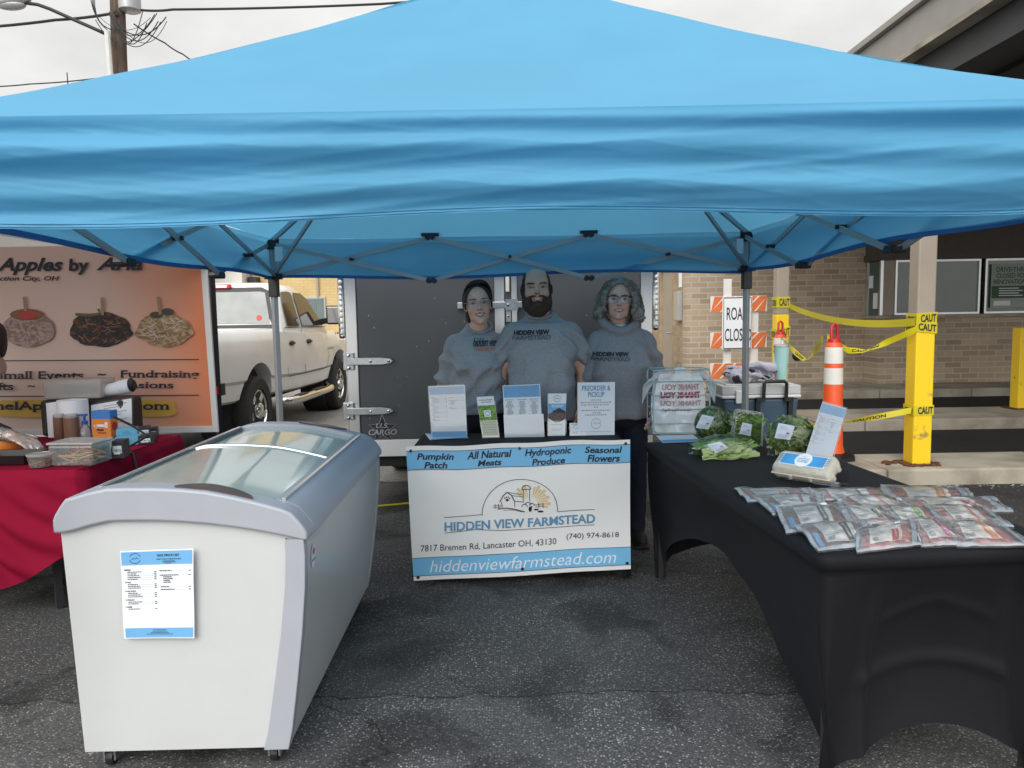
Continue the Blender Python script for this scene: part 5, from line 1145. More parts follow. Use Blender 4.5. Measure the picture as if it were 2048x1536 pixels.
for v0, v1 in ((-.008, .03), (FL - .03, FL + .008)):
    V = [(u, y, z) for y in (v0, v1) for lst in (poly, inn) for u, z in lst]
    Fc = []
    for y in range(2):
        for k in range(n - 1): Fc.append((y * 2 * n + k, y * 2 * n + k + 1, y * 2 * n + n + k + 1, y * 2 * n + n + k))
    for k in range(n - 1): Fc += [(k, k + 1, 2 * n + k + 1, 2 * n + k), (n + k, n + k + 1, 3 * n + k + 1, 3 * n + k)]
    Fc += [(0, n, 3 * n, 2 * n), (n - 1, 2 * n - 1, 4 * n - 1, 3 * n - 1)]
    ob('corner_band', MB().add(V, Fc), 'plastic_grey', fz, smooth=True, angle=35, bevel=.010, seg=3)
for u in (.09, .62):
    for v in (.06, FL - .08):
        c = MB(); c.box(u - .025, u + .025, v - .03, v + .03, .056, .066); c.box(u - .02, u - .014, v - .03, v + .02, .022, .058); c.box(u + .014, u + .02, v - .03, v + .02, .022, .058)
        co = ob('caster', c, 'steel', fz); wl_ = MB(); wl_.lathe([(.008, -.011), (.025, -.011), (.027, 0), (.025, .011), (.008, .011)], 18, (u, v - .012, .028), Matrix.Rotation(R(90), 3, 'Y')); sub('caster_wheel', wl_, 'black', co)
st = MB(); sfz = lambda y, z, o=.002: (np.interp(z, [s[1] for s in side], [s[0] for s in side]) + o, y, z)
st.add([sfz(.10 + .03 * math.cos(a) * .9, .665 + .04 * math.sin(a), .003) for a in [2 * math.pi * k / 20 for k in range(20)]], [tuple(range(20))])
so = ob('maker_badge', st, 'paper', fz); q = MB(); q.add([sfz(y, z, .005) for y, z in ((.10, .695), (.115, .68), (.10, .665), (.085, .68))], [(0, 1, 2, 3)]); sub('red_mark', q, 'red', so); q = MB(); q.add([sfz(y, z, .005) for y, z in ((.08, .648), (.12, .648), (.12, .656), (.08, .656))], [(0, 1, 2, 3)]); sub('blue_mark', q, 'vtext', so)

# ------------------------------------------------------------------ printed sheets
def pricelist(mb_blue, mb_ink, mb_grey, f, title='2025 PRICE LIST', mb_gold=None):
    quad(mb_blue[0], .012, .985, .835, .985, f, 4, 2); quad(mb_blue[1], .025, .985, .012, .122, f, 4, 2)
    g = lambda u, v: f(u, v, .002)
    text(mb_ink, title, .50, .81, .925, .95, g, bold=.02, serif=True); text(mb_ink, 'VISIT OUR FARM STORE', .49, .83, .888, .902, g, bold=.02)
    for k, (a, b) in enumerate(((.58, .74), (.57, .76), (.61, .70))): quad(mb_ink, a, b, .872 - k * .012, .877 - k * .012, g)
    line2(mb_ink, [(.20 + .075 * math.cos(a), .912 + .056 * math.sin(a)) for a in [k * .1 + .3 for k in range(26)]], .006, g); line2(mb_ink, [(.20 + .075 * math.cos(a), .912 + .056 * math.sin(a)) for a in [k * .1 + 3.4 for k in range(26)]], .006, g)
    line2(mb_ink, [(.155, .90), (.18, .915), (.20, .905), (.22, .92), (.25, .905)], .006, g)
    y = .775
    for head, n in (('BEEF', 5), ('PORK', 3), ('CHICKEN', 3), ('TURKEY', 2), ('LAMB', 1)):
        wd = .02 * len(head) + .01; text(mb_ink, head, .045, .045 + wd, y, y + .016, g, bold=.03, serif=True); y -= .016
        for k in range(n):
            a = .085; b = a + .14 + .06 * ((k * 7 + n) % 3) / 2
            mb = mb_ink; x = a
            while x < b - .01: wl_ = .012 + .03 * random.random(); quad(mb, x, min(b, x + wl_), y - .004, y + .0045, g); x += wl_ + .006
            quad(mb_grey, b + .01, .455, y - .004, y - .0015, g); quad(mb_ink, .458, .485, y - .003, y + .006, g); y -= .0205
        y -= .022
    for y, a, b, ln in ((.765, .53, .70, 1), (.715, .53, .80, 1), (.695, .58, .70, 0), (.675, .58, .715, 0), (.655, .58, .67, 0), (.635, .58, .69, 0), (.585, .54, .66, 1), (.555, .54, .74, 1)):
        x = a
        while x < b - .01: wl_ = .015 + .03 * random.random(); quad(mb_ink, x, min(b, x + wl_), y - .004, y + .006, g); x += wl_ + .006
        if ln: quad(mb_grey, b + .01, .93, y - .004, y - .0015, g); quad(mb_ink, .935, .965, y - .003, y + .006, g)
    for k, (a, b) in enumerate(((.42, .60), (.41, .62), (.38, .64), (.32, .70))): quad(mb_ink, a, b, .098 - k * .016, .103 - k * .016, g)
FACE = fz.location.y
c4 = [atz(0, 0, 0)] * 4
fp = [aty(x, y, FACE + .0) for x, y in ((250, 1276), (390, 1275), (388, 1096), (242, 1101))]     # BL BR TR TL
def paperf(P, nrm, bow=.0):
    def f(u, v, o=0.):
        p = P[0].lerp(P[1], u).lerp(P[3].lerp(P[2], u), v); return p + nrm * (o + bow * (math.sin(v * 7 + u * 3) * .5 + .5) * (abs(u - .5) * 2) ** 2)
    return f
nf = Vector((0, -1, 0)); f0 = paperf(fp, nf, .003); f_ = lambda u, v, o=0.: f0(u, v, .0035 + o)
sh = MB(); sh.grid(lambda u, v: f_(u, v), 20, 24); pl_ = thing('price_list_sheet', 'printed farm price list taped on the freezer front', 'price list', tuple(fp[0]))
so = ob('sheet', sh, 'paper', pl_, smooth=True); bb, ii, gg = (MB(), MB()), MB(), MB(); pricelist(bb, ii, gg, lambda u, v, o=0: f_(u, v, .001 + o * .6))
sub('blue_header', bb[0], 'skyblue', so); sub('blue_footer', bb[1], 'skyblue', so); sub('lettering', ii, 'ink', so); sub('leader_lines', gg, 'greyprint', so)

# ================================================================== BACK TABLE, FARM BANNER
BT = thing('display_table', 'folding table under black cloth behind the hanging farm banner', 'table', (.03, 4.1, 0))
BX0, BX1, BY0, BY1 = -.545, .615, 3.86, 4.40
b = MB(); ob('tabletop', b.box(BX0 + .03, BX1 - .03, BY0 + .03, BY1 - .03, .70, .73), 'dark', BT)
for x in (BX0 + .1, BX1 - .1):
    for y in (BY0 + .1, BY1 - .1): ob('leg', MB().bar((x, y, .012), (x, y, .70), .028), 'dark', BT)
tag(ob('table_cloth', spandex(BX0, BX1, BY0, BY1, .742, .16, foot=.03, pinch=.03, flare=.02), 'blackcloth', smooth=True), 'black stretch cloth over the table behind the farm banner', 'tablecloth')
BTL, BTR, BBL, BBR = aty(812, 893, 3.80), aty(1260, 879, 3.80), aty(827, 1163, 3.835), aty(1261, 1137, 3.835)
fbn = thing('farm_banner', 'white and blue farm banner with barn logo hung on the table front', 'banner', tuple((BBL + BBR) / 2))
def bs_(u, v, o=0.):     # v down from the top
    p = BTL.lerp(BTR, u).lerp(BBL.lerp(BBR, u), v)
    y = .006 * math.sin(u * 9 + 1) * v + .010 * nz3((u * 3, v * 2.2, 1), 1.2) + .004 * math.sin(v * 7 + u * 4)
    p.z += .003 * math.sin(u * 19) * (1 - v) - .004 * math.sin(u * math.pi * 2) * (1 - v); p.y += y - o; return p
sh = MB(); sh.grid(lambda u, v: bs_(u, v), 60, 36); so = ob('vinyl_sheet', sh, 'vinyl', fbn, smooth=True)
def bz(x, y, o=.004):
    v = (y - 140 + .0472 * (x - 50)) / 1152; v = max(0, min(1, v)); L, W_ = 50 + 62 * v, 1905 - 49 * v
    return bs_(max(0, min(1, (x - L) / W_)), v, o)
def vb_(u0, u1, v0, v1, o): return lambda a, c: bs_(lerp(u0, u1, a), lerp(v0, v1, c), o)
q = MB(); q.grid(vb_(0, 1, .037, .171, .0022), 60, 6); q.grid(vb_(0, 1, .826, .962, .0022), 60, 6); ob('blue_band', q, 'vblue', fbn, smooth=True)
q = MB()
for v in (.033, .171, .824, .962): q.grid(vb_(0, 1, v, v + .004, .0035), 60, 1)
T = lambda s, x0, x1, yb, yt, **k: text(q, s, x0, x1, yb, yt, bz2, **k)
bz2 = lambda x, y: bz(x, y + 0)
def TT(s, x0, x1, y0, y1, tilt=-.047, **k):    # ink box in zoomed photo px; baseline follows the banner's slope
    xm = (x0 + x1) / 2; text(q, s, x0, x1, y1, y0, lambda x, y: bz(x, y + tilt * (x - xm)), **k)
for s, x0, x1, y0, y1 in (('Pumpkin', 143, 456, 190, 262), ('Patch', 205, 402, 263, 318), ('All Natural', 568, 948, 160, 224), ('Meats', 660, 863, 237, 290), ('Hydroponic', 1062, 1456, 135, 212), ('Produce', 1122, 1402, 220, 276), ('Seasonal', 1570, 1888, 115, 172), ('Flowers', 1592, 1870, 186, 248)):
    TT(s, x0, x1, y0, y1, bold=.028, shear=.18)
TT('7817 Bremen Rd, Lancaster OH, 43130', 175, 1333, 948, 1012); TT('(740) 974-8618', 1420, 1866, 878, 938)
ob('lettering', q, 'ink', fbn)
q = MB(); TT('HIDDEN VIEW FARMSTEAD', 381, 1665, 744, 824, bold=.018); ob('name_shadow', q, 'greyprint', fbn)
q = MB(); text(q, 'HIDDEN VIEW FARMSTEAD', 378, 1662, 822, 742, lambda x, y: bz(x, y - .047 * (x - 1020), .0055), bold=.018); ob('farm_name', q, 'vtext', fbn)
q = MB(); text(q, 'hiddenviewfarmstead.com', 252, 1842, 1178, 1072, lambda x, y: bz(x, y - .047 * (x - 1047), .0045), shear=.22, bold=-.005); ob('web_address', q, 'paper', fbn)
q = MB(); ln = lambda pts, w_=4.: line2(q, pts, w_, bz)
def dens(pts, n=8): 
    o = []
    for a, b_ in zip(pts, pts[1:]): o += [(lerp(a[0], b_[0], k / n), lerp(a[1], b_[1], k / n)) for k in range(n)]
    return o + [pts[-1]]
sl = lambda x: -.047 * (x - 1020)
arc = [(1020 - 322 * math.cos(a), 702 + sl(1020 - 322 * math.cos(a)) - 300 * math.sin(a) ** .92) for a in [math.pi * k / 40 for k in range(41)]]
ln(dens([(375, 733), (500, 722), (697, 706)]) + arc + dens([(1345, 690), (1500, 681), (1660, 673)]), 5); ln(dens([(380, 868), (640, 836), (860, 850), (1100, 836), (1400, 825), (1660, 808)]), 4.5)
ln(dens([(850, 598), (876, 548), (908, 516), (948, 540), (972, 590)]), 8); ln(dens([(908, 516), (1040, 532)]), 5); ln(dens([(948, 543), (1045, 550)]), 5); ln(dens([(972, 590), (1055, 597)]), 5); ln([(862, 598), (872, 645)], 5); ln([(976, 592), (976, 640)], 5)
ln([(1048, 488), (1048, 592)], 5); ln([(1102, 488), (1104, 590)], 5); ln(dens([(1030, 487), (1112, 485)]), 6); ln([(1074 - 36 * math.cos(a), 482 - 30 * math.sin(a)) for a in [math.pi * k / 14 for k in range(15)]], 7)
for x in (808, 838): ln([(x, 618), (x + 4, 656)], 5)
for x in (1180, 1216): ln([(x, 606), (x + 2, 650)], 5)
ln([(792, 634), (864, 626)], 4); ln([(792, 650), (868, 642)], 4); ln([(1150, 622), (1228, 614)], 4); ln([(1150, 640), (1228, 632)], 4)
ln(dens([(830, 662), (900, 652), (980, 662), (1060, 684)]), 8); ln(dens([(880, 672), (960, 668), (1040, 684)]), 4)
for c, r in (((1060, 640), 24), ((1090, 622), 24), ((1122, 630), 22)): ln([(c[0] - r * math.cos(a), c[1] - r * math.sin(a)) for a in [math.pi * k / 10 for k in range(11)]], 6)
for c, rx, ry in (((1108, 660), 14, 24), ((1118, 640), 8, 8), ((1160, 664), 20, 8), ((1196, 682), 26, 9), ((912, 582), 14, 11), ((892, 566), 5, 7), ((906, 558), 5, 7), ((921, 558), 5, 7), ((933, 568), 5, 7)): disc2(q, c, rx, ry, bz, 14)
ob('barn_logo', q, 'ink', fbn)
q = MB()
for k in range(19):
    a = R(-12 + k * 11); 
    if 84 < math.degrees(a) < 106: continue
    i_, o_ = 60, 150 + 22 * (k % 2); c = (1110, 612)
    if c[0] + o_ * math.cos(a) < 1035 and c[1] - o_ * math.sin(a) > 530: continue
    pts = [(c[0] + r * math.cos(a + s * .045 * (r / 100)), c[1] - r * math.sin(a + s * .045 * (r / 100))) for r, s in ((i_, -1), (o_, -1), (o_, 1), (i_, 1))]
    q.add([bz(x, y, .003) for x, y in pts], [(0, 1, 2, 3)])
ob('sun_rays', q, 'gold', fbn)
q = MB(); q2 = MB()
for x, y in ((90, 178), (1016, 140), (1917, 86), (150, 1257), (1044, 1184), (1936, 1146)):
    disc2(q, (x, y), 15, 15, lambda a, c: bz(a, c, .005)); disc2(q2, (x, y), 9, 9, lambda a, c: bz(a, c, .007))
eo = ob('eyelet', q, 'chrome', fbn); sub('eyelet_hole', q2, 'ink', eo)

# ------------------------------------------------------------------ things on the back table
ZT = .7435
def stand(name, label, cat, bl, br, tr, tl, lean=.0, group=None, Y=None):
    """upright printed sheet: bottom corners stand on the table; photo points bl, br, tl, tr"""
    A = atz(*bl, ZT); B = atz(*br, ZT); y = min(4.20, (A.y + B.y) / 2) if Y is None else Y
    A, B = aty(*bl, y), aty(*br, y); A.z = B.z = ZT + .001
    C_, D_ = aty(*tr, y + lean), aty(*tl, y + lean)
    t = thing(name, label, cat, tuple((A + B) / 2), group); nr = (B - A).cross(D_ - A).normalized()
    if nr.y > 0: nr = -nr
    f0 = paperf([A, B, C_, D_], nr); return t, f0, nr
def slabf(f, th): 
    q = MB(); q.prism([(0, 0), (1, 0), (1, 1), (0, 1)], 1, lambda u, v, w: f(u, v, -th * w)); return q
def smudge(mb, f, u0, u1, v, h=.008):
    x = u0
    while x < u1 - .02: wl_ = .02 + .05 * random.random(); quad(mb, x, min(u1, x + wl_), v - h, v + h, f); x += wl_ + .014
t, f, nr = stand('price_list_stand', 'price list with blue header in clear stand, leftmost on back table', 'price list', (863, 865), (934, 861), (929, 770), (857, 773), .02)
so = ob('sheet', slabf(f, .002), 'paper', t); bb, ii, gg = (MB(), MB()), MB(), MB(); pricelist(bb, ii, gg, lambda u, v, o=0: f(u, v, .0015 + o * .6)); sub('blue_header', bb[0], 'skyblue', so); sub('blue_footer', bb[1], 'skyblue', so); sub('lettering', ii, 'greyprint', so); sub('leader_lines', gg, 'greyprint', so)
q = MB(); q.prism([(-.02, -.002), (1.02, -.002), (1.02, 1.015), (-.02, 1.015)], 1, lambda u, v, w: f(u, v, .006 - .0015 * w)); ob('acrylic_front', q, 'acrylic', t)
q = MB(); A_, B_ = f(0, 0), f(1, 0); q.add([A_ + Vector((0, .01, 0)), B_ + Vector((0, .01, 0)), B_ + Vector((0, .09, 0)), A_ + Vector((0, .09, 0))], [(0, 1, 2, 3)]); ob('acrylic_base', q, 'acrylic', t)
P = [atz(860, 881, ZT), atz(937, 877, ZT), atz(924, 866, ZT), atz(850, 868, ZT)]
fl = thing('loose_flyer', 'blue headed flyer lying flat before leftmost price list', 'flyer', tuple(P[0])); f = paperf(P, Vector((0, 0, 1)))
q = MB(); q.grid(lambda u, v: f(u, v, .002 + .003 * math.sin(u * 3)), 8, 4); so = ob('sheet', q, 'paper', fl); q = MB(); quad(q, .02, .98, .82, .98, lambda u, v: f(u, v, .0055), 8, 1); quad(q, .02, .98, .02, .12, lambda u, v: f(u, v, .0055), 8, 1); sub('blue_header', q, 'skyblue', so)
q = MB(); 
for k in range(6): smudge(q, lambda u, v: f(u, v, .0055), .08, .45, .74 - k * .1); smudge(q, lambda u, v: f(u, v, .0055), .55, .9, .74 - k * .1)
sub('lettering', q, 'greyprint', so)
t, f, nr = stand('brochure_holder', 'clear holder of green lettuce leaflets between two price lists', 'brochure holder', (966, 868), (998, 865), (987, 792), (953, 794), .03)
so = ob('leaflet_stack', slabf(lambda u, v, o=0: f(u, v, o + .004), .02), 'paper', t); q = MB(); g = lambda u, v: f(u, v, .0055)
M['lettuceprint'] = mat('lettuce_photo_print', (.23, .42, .055), .5, col2=(.04, .13, .015), vscale=110, detail=3, lo=.42, hi=.58)
quad(q, .0, 1, .36, .78, g, 4, 4); sub('lettuce_photo', q, 'lettuceprint', so)
q = MB(); quad(q, .02, .98, .04, .36, g); M['olivegreen'] = mat('olive_green_print', (.16, .25, .09), .5); sub('green_panel', q, 'olivegreen', so)
q = MB(); g2 = lambda u, v: f(u, v, .007); quad(q, .30, .70, .50, .66, g2); sub('logo_patch', q, 'paper', so)
q = MB(); text(q, 'HYDROPONIC', .10, .92, .90, .925, g2, bold=.02, serif=True); text(q, 'LETTUCE', .22, .80, .845, .87, g2, bold=.02, serif=True); line2(q, [(.5 + .13 * math.cos(a), .58 + .05 * math.sin(a)) for a in [k * .35 for k in range(19)]], .012, lambda u, v: f(u, v, .008))
for k in range(4): smudge(q, g2, .12, .9, .30 - k * .06, .006)
sub('lettering', q, 'ink', so)
q = MB(); q.prism([(-.04, -.02), (1.04, -.02), (1.04, .42), (-.04, .42)], 1, lambda u, v, w: f(u, v, .022 - .002 * w)); A_, B_ = f(-.04, 0, .02), f(1.04, 0, .02)
ob('acrylic_pocket', q, 'acrylic', t); q = MB(); q.prism([(-.04, 0), (1.04, 0), (1.04, .9), (-.04, .9)], 1, lambda u, v, w: f(u, v, -.022 - .002 * w)); ob('acrylic_back', q, 'acrylic', t)
t, f, nr = stand('flyer_holder', 'wide clear holder of blue headed flyers at table centre', 'flyer holder', (1010, 870), (1085, 867), (1080, 768), (1005, 771), .03)
so = ob('flyer_stack', slabf(f, .022), 'paper', t); g = lambda u, v: f(u, v, .0015); g2 = lambda u, v: f(u, v, .003)
q = MB(); quad(q, .02, .98, .76, .985, g); sub('blue_header', q, 'skyblue', so)
q = MB(); text(q, 'WE OFFER ALL THIS', .40, .93, .93, .955, g2, bold=.03); smudge(q, g2, .42, .9, .90, .004); smudge(q, g2, .5, .85, .84, .005); smudge(q, g2, .55, .8, .80, .004); line2(q, [(.18 + .07 * math.cos(a), .89 + .055 * math.sin(a)) for a in [k * .3 for k in range(22)]], .008, g2)
for c in (.17, .50, .82):
    smudge(q, g2, c - .12, c + .13, .715, .007)
    for k in range(13): w_ = random.uniform(.05, .11); smudge(q, g2, c - w_, c + w_, .68 - k * .0205, .006)
sub('lettering', q, 'greyprint', so)
q = MB(); q.prism([(-.01, -.01), (1.05, -.01), (1.05, .43), (-.01, .43)], 1, lambda u, v, w: f(u, v, .026 - .002 * w)); M['milky'] = clear('milky_pocket', (.9, .93, .96), .2, .1, milky=.55, mcol=(.75, .80, .86)); ob('front_pocket', q, 'milky', t)
t, f, nr = stand('brochure_holder', 'narrow clear holder of pumpkin barn leaflets beside business cards', 'brochure holder', (1096, 863), (1130, 864), (1133, 787), (1096, 787), .03)
so = ob('leaflet_stack', slabf(f, .025), 'paper', t); g = lambda u, v: f(u, v, .0015); g2 = lambda u, v: f(u, v, .003)
q = MB(); quad(q, .01, .99, .44, .76, g); sub('sky_panel', q, 'skyblue', so)
q = MB(); M['barnprint'] = mat('brown_field_print', (.16, .10, .075), .5, col2=(.05, .035, .03), vscale=90); q.add([g(u, v) + nr * .001 for u, v in ((.01, .52), (.3, .56), (.6, .62), (.99, .54), (.99, .40), (.7, .33), (.4, .32), (.01, .42))], [tuple(range(8))]); sub('field_photo', q, 'barnprint', so)
q = MB(); q.add([f(u, v, .0035) for u, v in ((.25, .58), (.62, .66), (.98, .58), (.98, .52), (.62, .55), (.25, .545))], [(0, 1, 2, 3, 4, 5)]); sub('barn_roof_photo', q, 'navyink', so)
q = MB(); line2(q, [(.5 + .2 * math.cos(a), .88 + .075 * math.sin(a)) for a in [k * .3 for k in range(22)]], .012, g2); line2(q, [(.38, .87), (.48, .90), (.56, .87), (.64, .89)], .014, g2); smudge(q, g2, .15, .8, .27, .006); smudge(q, g2, .15, .8, .16, .005); smudge(q, g2, .2, .7, .13, .005); sub('lettering', q, 'greyprint', so)
q = MB(); smudge(q, g2, .2, .85, .72, .009); smudge(q, g2, .2, .8, .685, .009); sub('white_lettering', q, 'paper', so)
q = MB(); q.prism([(-.06, -.01), (1.06, -.01), (1.06, .36), (-.06, .36)], 1, lambda u, v, w: f(u, v, .012 - .002 * w)); ob('acrylic_pocket', q, 'acrylic', t)
t, f, nr = stand('business_card_holder', 'small holder of white business cards before preorder sign', 'card holder', (1140, 865), (1172, 865), (1171, 846), (1139, 846), .015)
so = ob('card_stack', slabf(f, .018), 'paper', t); q = MB(); g = lambda u, v: f(u, v, .0015)
line2(q, [(.5 + .3 * math.cos(a), .55 + .3 * math.sin(a)) for a in [k * .2 for k in range(16)]], .03, g); smudge(q, g, .15, .85, .28, .02); smudge(q, g, .2, .8, .2, .02); smudge(q, g, .1, .9, .88, .02); line2(q, [(.35, .5), (.45, .62), (.55, .5), (.65, .6)], .04, g); sub('lettering', q, 'greyprint', so)
q = MB(); q.prism([(-.03, -.02), (1.03, -.02), (1.03, .3), (-.03, .3)], 1, lambda u, v, w: f(u, v, .005 - .0015 * w)); ob('acrylic_lip', q, 'acrylic', t)
t, f, nr = stand('preorder_sign', 'white preorder and pickup sign with blue heading, right on back table', 'sign', (1155, 860), (1229, 860), (1230, 764), (1155, 765), .02)
so = ob('sheet', slabf(f, .004), 'paper', t); g = lambda u, v: f(u, v, .0015); q = MB(); text(q, 'PREORDER &', .12, .88, .84, .94, g, bold=.02); text(q, 'PICKUP', .28, .72, .72, .82, g, bold=.02); sub('blue_heading', q, 'vtext', so)
q = MB()
for v, a, b_ in ((.665, .36, .64), (.62, .08, .90), (.575, .10, .86), (.53, .44, .56), (.47, .10, .88), (.425, .40, .62), (.385, .20, .78)): smudge(q, g, a, b_, v, .009)
line2(q, [(.5 + .13 * math.cos(a), .22 + .095 * math.sin(a)) for a in [k * .25 for k in range(26)]], .01, g); line2(q, [(.42, .21), (.47, .24), (.51, .21), (.56, .24), (.6, .21)], .012, g); smudge(q, g, .08, .92, .07, .004); sub('lettering', q, 'greyprint', so)

# ================================================================== RIGHT TABLE
def leg_ridge(p, n_, u, t):
    """the folding legs and stretched creases press through the cover"""
    g = lambda d, w_: math.exp(-(d / w_) ** 2)
    o = .004 * nz3((u * 4, t * 3, n_.x * 5), 1.1)
    if abs(n_.y) > .7:
        o += .016 * g(u - (.22 - .06 * t), .030) * ss(.05, .3, t) + .016 * g(u - (.78 + .06 * t), .030) * ss(.05, .3, t)
        o += .014 * g(t - .62, .035) * ss(.12, .2, u) * ss(.88, .8, u) + .010 * g(t - (.22 + .42 * abs(u - .5)), .03) * ss(.2, .3, u) * ss(.8, .7, u)
    else:
        for c in (.04, .96): o += .007 * g((u - c) - (.35 if c < .5 else -.35) * t * t, .05) * t
        o += .005 * math.sin(u * 30 + t * 9) * t * t * (1 - abs(2 * u - 1)) * .5
    return o
RM = Matrix.Translation((.865, 2.03, 0)) @ Matrix.Rotation(R(4.7), 4, 'Z')
RT2 = thing('produce_table', 'long folding table under the black stretch cover at right', 'table', (.865, 2.03, 0), local=True, rotz=R(4.7))
b = MB(); b.box(.03, .77, .03, 1.92, .70, .728); ob('tabletop', b, 'dark', RT2)
for x in (.08, .72):
    for y in (.1, 1.85): ob('leg', MB().bar((x, y, .012), (x, y, .70), .03), 'dark', RT2)
c = tag(ob('table_cloth', spandex(0, .775, 0, 1.95, .742, .43, foot=.012, arch2=.17, rc=.045, pinch=.10, flare=-.085, seg=70, lip=.040, ridge=leg_ridge), 'blackcloth', smooth=True), 'black fitted stretch cover on the long table with produce at right', 'tablecloth'); c.location = (.865, 2.03, 0); c.rotation_euler = (0, 0, R(4.7))
Z2 = .7435
# wire rack with carrier bags
def at2(px, py): return atz(px, py, Z2)
rk0, rk1 = at2(1307, 868), at2(1419, 866); ry = (rk0.y + rk1.y) / 2
rkh = aty(1362, 740, ry).z - Z2
rk = thing('wire_rack', 'pale blue wire rack holding white carrier bags on black table', 'rack', (rk0.x, ry, Z2)); rw_ = rk1.x - rk0.x; rdp = .19
b = MB(); x0, x1 = rk0.x, rk1.x
for y in (ry, ry + rdp):
    b.tube([(x0, y, Z2 + .004), (x0, y, Z2 + rkh * .95), (x0 + .01, y, Z2 + rkh), (x1 - .01, y, Z2 + rkh), (x1, y, Z2 + rkh * .95), (x1, y, Z2 + .004), (x0, y, Z2 + .004)], .0045, 6)
    for k in (.16, .38, .60, .82): b.tube([(x0, y, Z2 + rkh * k), (x1, y, Z2 + rkh * k)], .0032, 5)
for x in (x0, x1):
    for k in (.01, .16, .38, .60, .82, 1.0): b.tube([(x, ry, Z2 + rkh * k), (x, ry + rdp, Z2 + rkh * k)], .0032, 5)
ob('wire_frame', b, 'rackwire', rk)
xm_ = (x0 + x1) / 2; b = MB(); b.tube([(xm_ - .012, ry + .09, Z2 + rkh), (xm_ - .012, ry + .09, Z2 + rkh + .03), (xm_, ry + .09, Z2 + rkh + .04), (xm_ + .012, ry + .09, Z2 + rkh + .03), (xm_ + .012, ry + .09, Z2 + rkh)], .003, 6); ob('hook', b, 'grey_steel', rk)
bg_ = thing('carrier_bags', 'white film carrier bags with red thank you print hanging in wire rack', 'plastic bags', (xm_, ry + .06, Z2))
def bagf(u, v, o=0., s=0.):
    wd = rw_ * (.44 + .06 * math.sin(v * 3) - .07 * v); x = xm_ + (u - .5) * 2 * wd
    top_ = .93 - .0 * u; z = Z2 + .004 + v * rkh * top_
    y = ry + .045 + s - o - .035 * math.sin(math.pi * u) * (1 - .5 * v) + .016 * nz3((u * 4, v * 4, 2 + s * 40), 1.3) + .008 * nz3((u * 11, v * 9, 5 + s * 40), 1.3)
    return Vector((x, y, z))
b = MB()
for s in (0, .03, .06, .09): b.grid(lambda u, v: bagf(u, v, 0, s), 22, 22)
bo_ = ob('bag_body', b, 'bagfilm', bg_, smooth=True)
b = MB()
for sx in (-1, 1):
    b.grid(lambda u, v: (xm_ + sx * (rw_ * (.20 + .46 * u)), ry + .03 + .05 * v + .01 * math.sin(u * 9), Z2 + rkh * (.98 - .42 * (u ** 2) * (.4 + .6 * v) - .08 * v) + .015 * math.sin(v * 6 + u * 5)), 12, 6)
b.grid(lambda u, v: (xm_ + rw_ * (-.09 + .18 * u), ry + .05 - .02 * v, Z2 + rkh * (1.03 - .2 * v)), 4, 4)
ob('bag_handle', b, 'bagfilm', bg_, smooth=True)
M['bagred'] = mat('faded_red_print', (.45, .06, .10), .6); M['bagpink'] = mat('paler_red_print', (.55, .30, .35), .6)
q1, q2_ = MB(), MB(); fm = lambda u, v: bagf(1 - u, v, .006)          # seen from the back, the print reads reversed
text(q2_, 'THANK YOU', .10, .88, .72, .82, fm, bold=.03); text(q1, 'THANK YOU', .10, .90, .58, .69, fm, bold=.06); text(q2_, 'THANK YOU', .10, .88, .45, .54, fm, bold=.02); text(q1, 'Have a Nice Day!', .30, .84, .35, .41, fm, bold=.03)
sub('print', q1, 'bagred', bo_); sub('pale_print', q2_, 'bagpink', bo_)
P = [at2(1326, 887), at2(1404, 884), at2(1386, 870), at2(1312, 872)]
fl = thing('loose_flyer', 'blue headed flyer lying flat before the wire rack', 'flyer', tuple(P[0])); f = paperf(P, Vector((0, 0, 1))); q = MB(); q.grid(lambda u, v: f(u, v, .002), 2, 2); so = ob('sheet', q, 'paper', fl); q = MB(); quad(q, .02, .98, .02, .35, lambda u, v: f(u, v, .0035)); sub('blue_header', q, 'skyblue', so)

# greens ------------------------------------------------------------------
def leafmass(mb, n, fn, L, W, rr, curl=.5, pal=(0, 0, 0, 1, 2)):
    """many small bent leaf blades; fn gives a place and a direction"""
    for _ in range(n):
        p, d = fn(); d = d.normalized(); sd = d.cross(Vector((rr.gauss(0, 1), rr.gauss(0, 1), rr.gauss(0, 1)))).normalized(); nn_ = d.cross(sd); l = L * rr.uniform(.6, 1.3); w_ = W * rr.uniform(.6, 1.3); V = []
        for k in range(5):
            t = k / 4; c = p + d * (l * (t - .5)) + nn_ * (curl * l * (t - .5) ** 2 * 2); ww = w_ * (.25 + .75 * math.sin(math.pi * (.1 + .8 * t)))
            V += [c - sd * ww, c + nn_ * .15 * ww, c + sd * ww]
        mb.cur = rr.choice(pal); mb.add(V, [(3 * k + j, 3 * k + j + 1, 3 * k + 4 + j, 3 * k + 3 + j) for k in range(4) for j in (0, 1)])
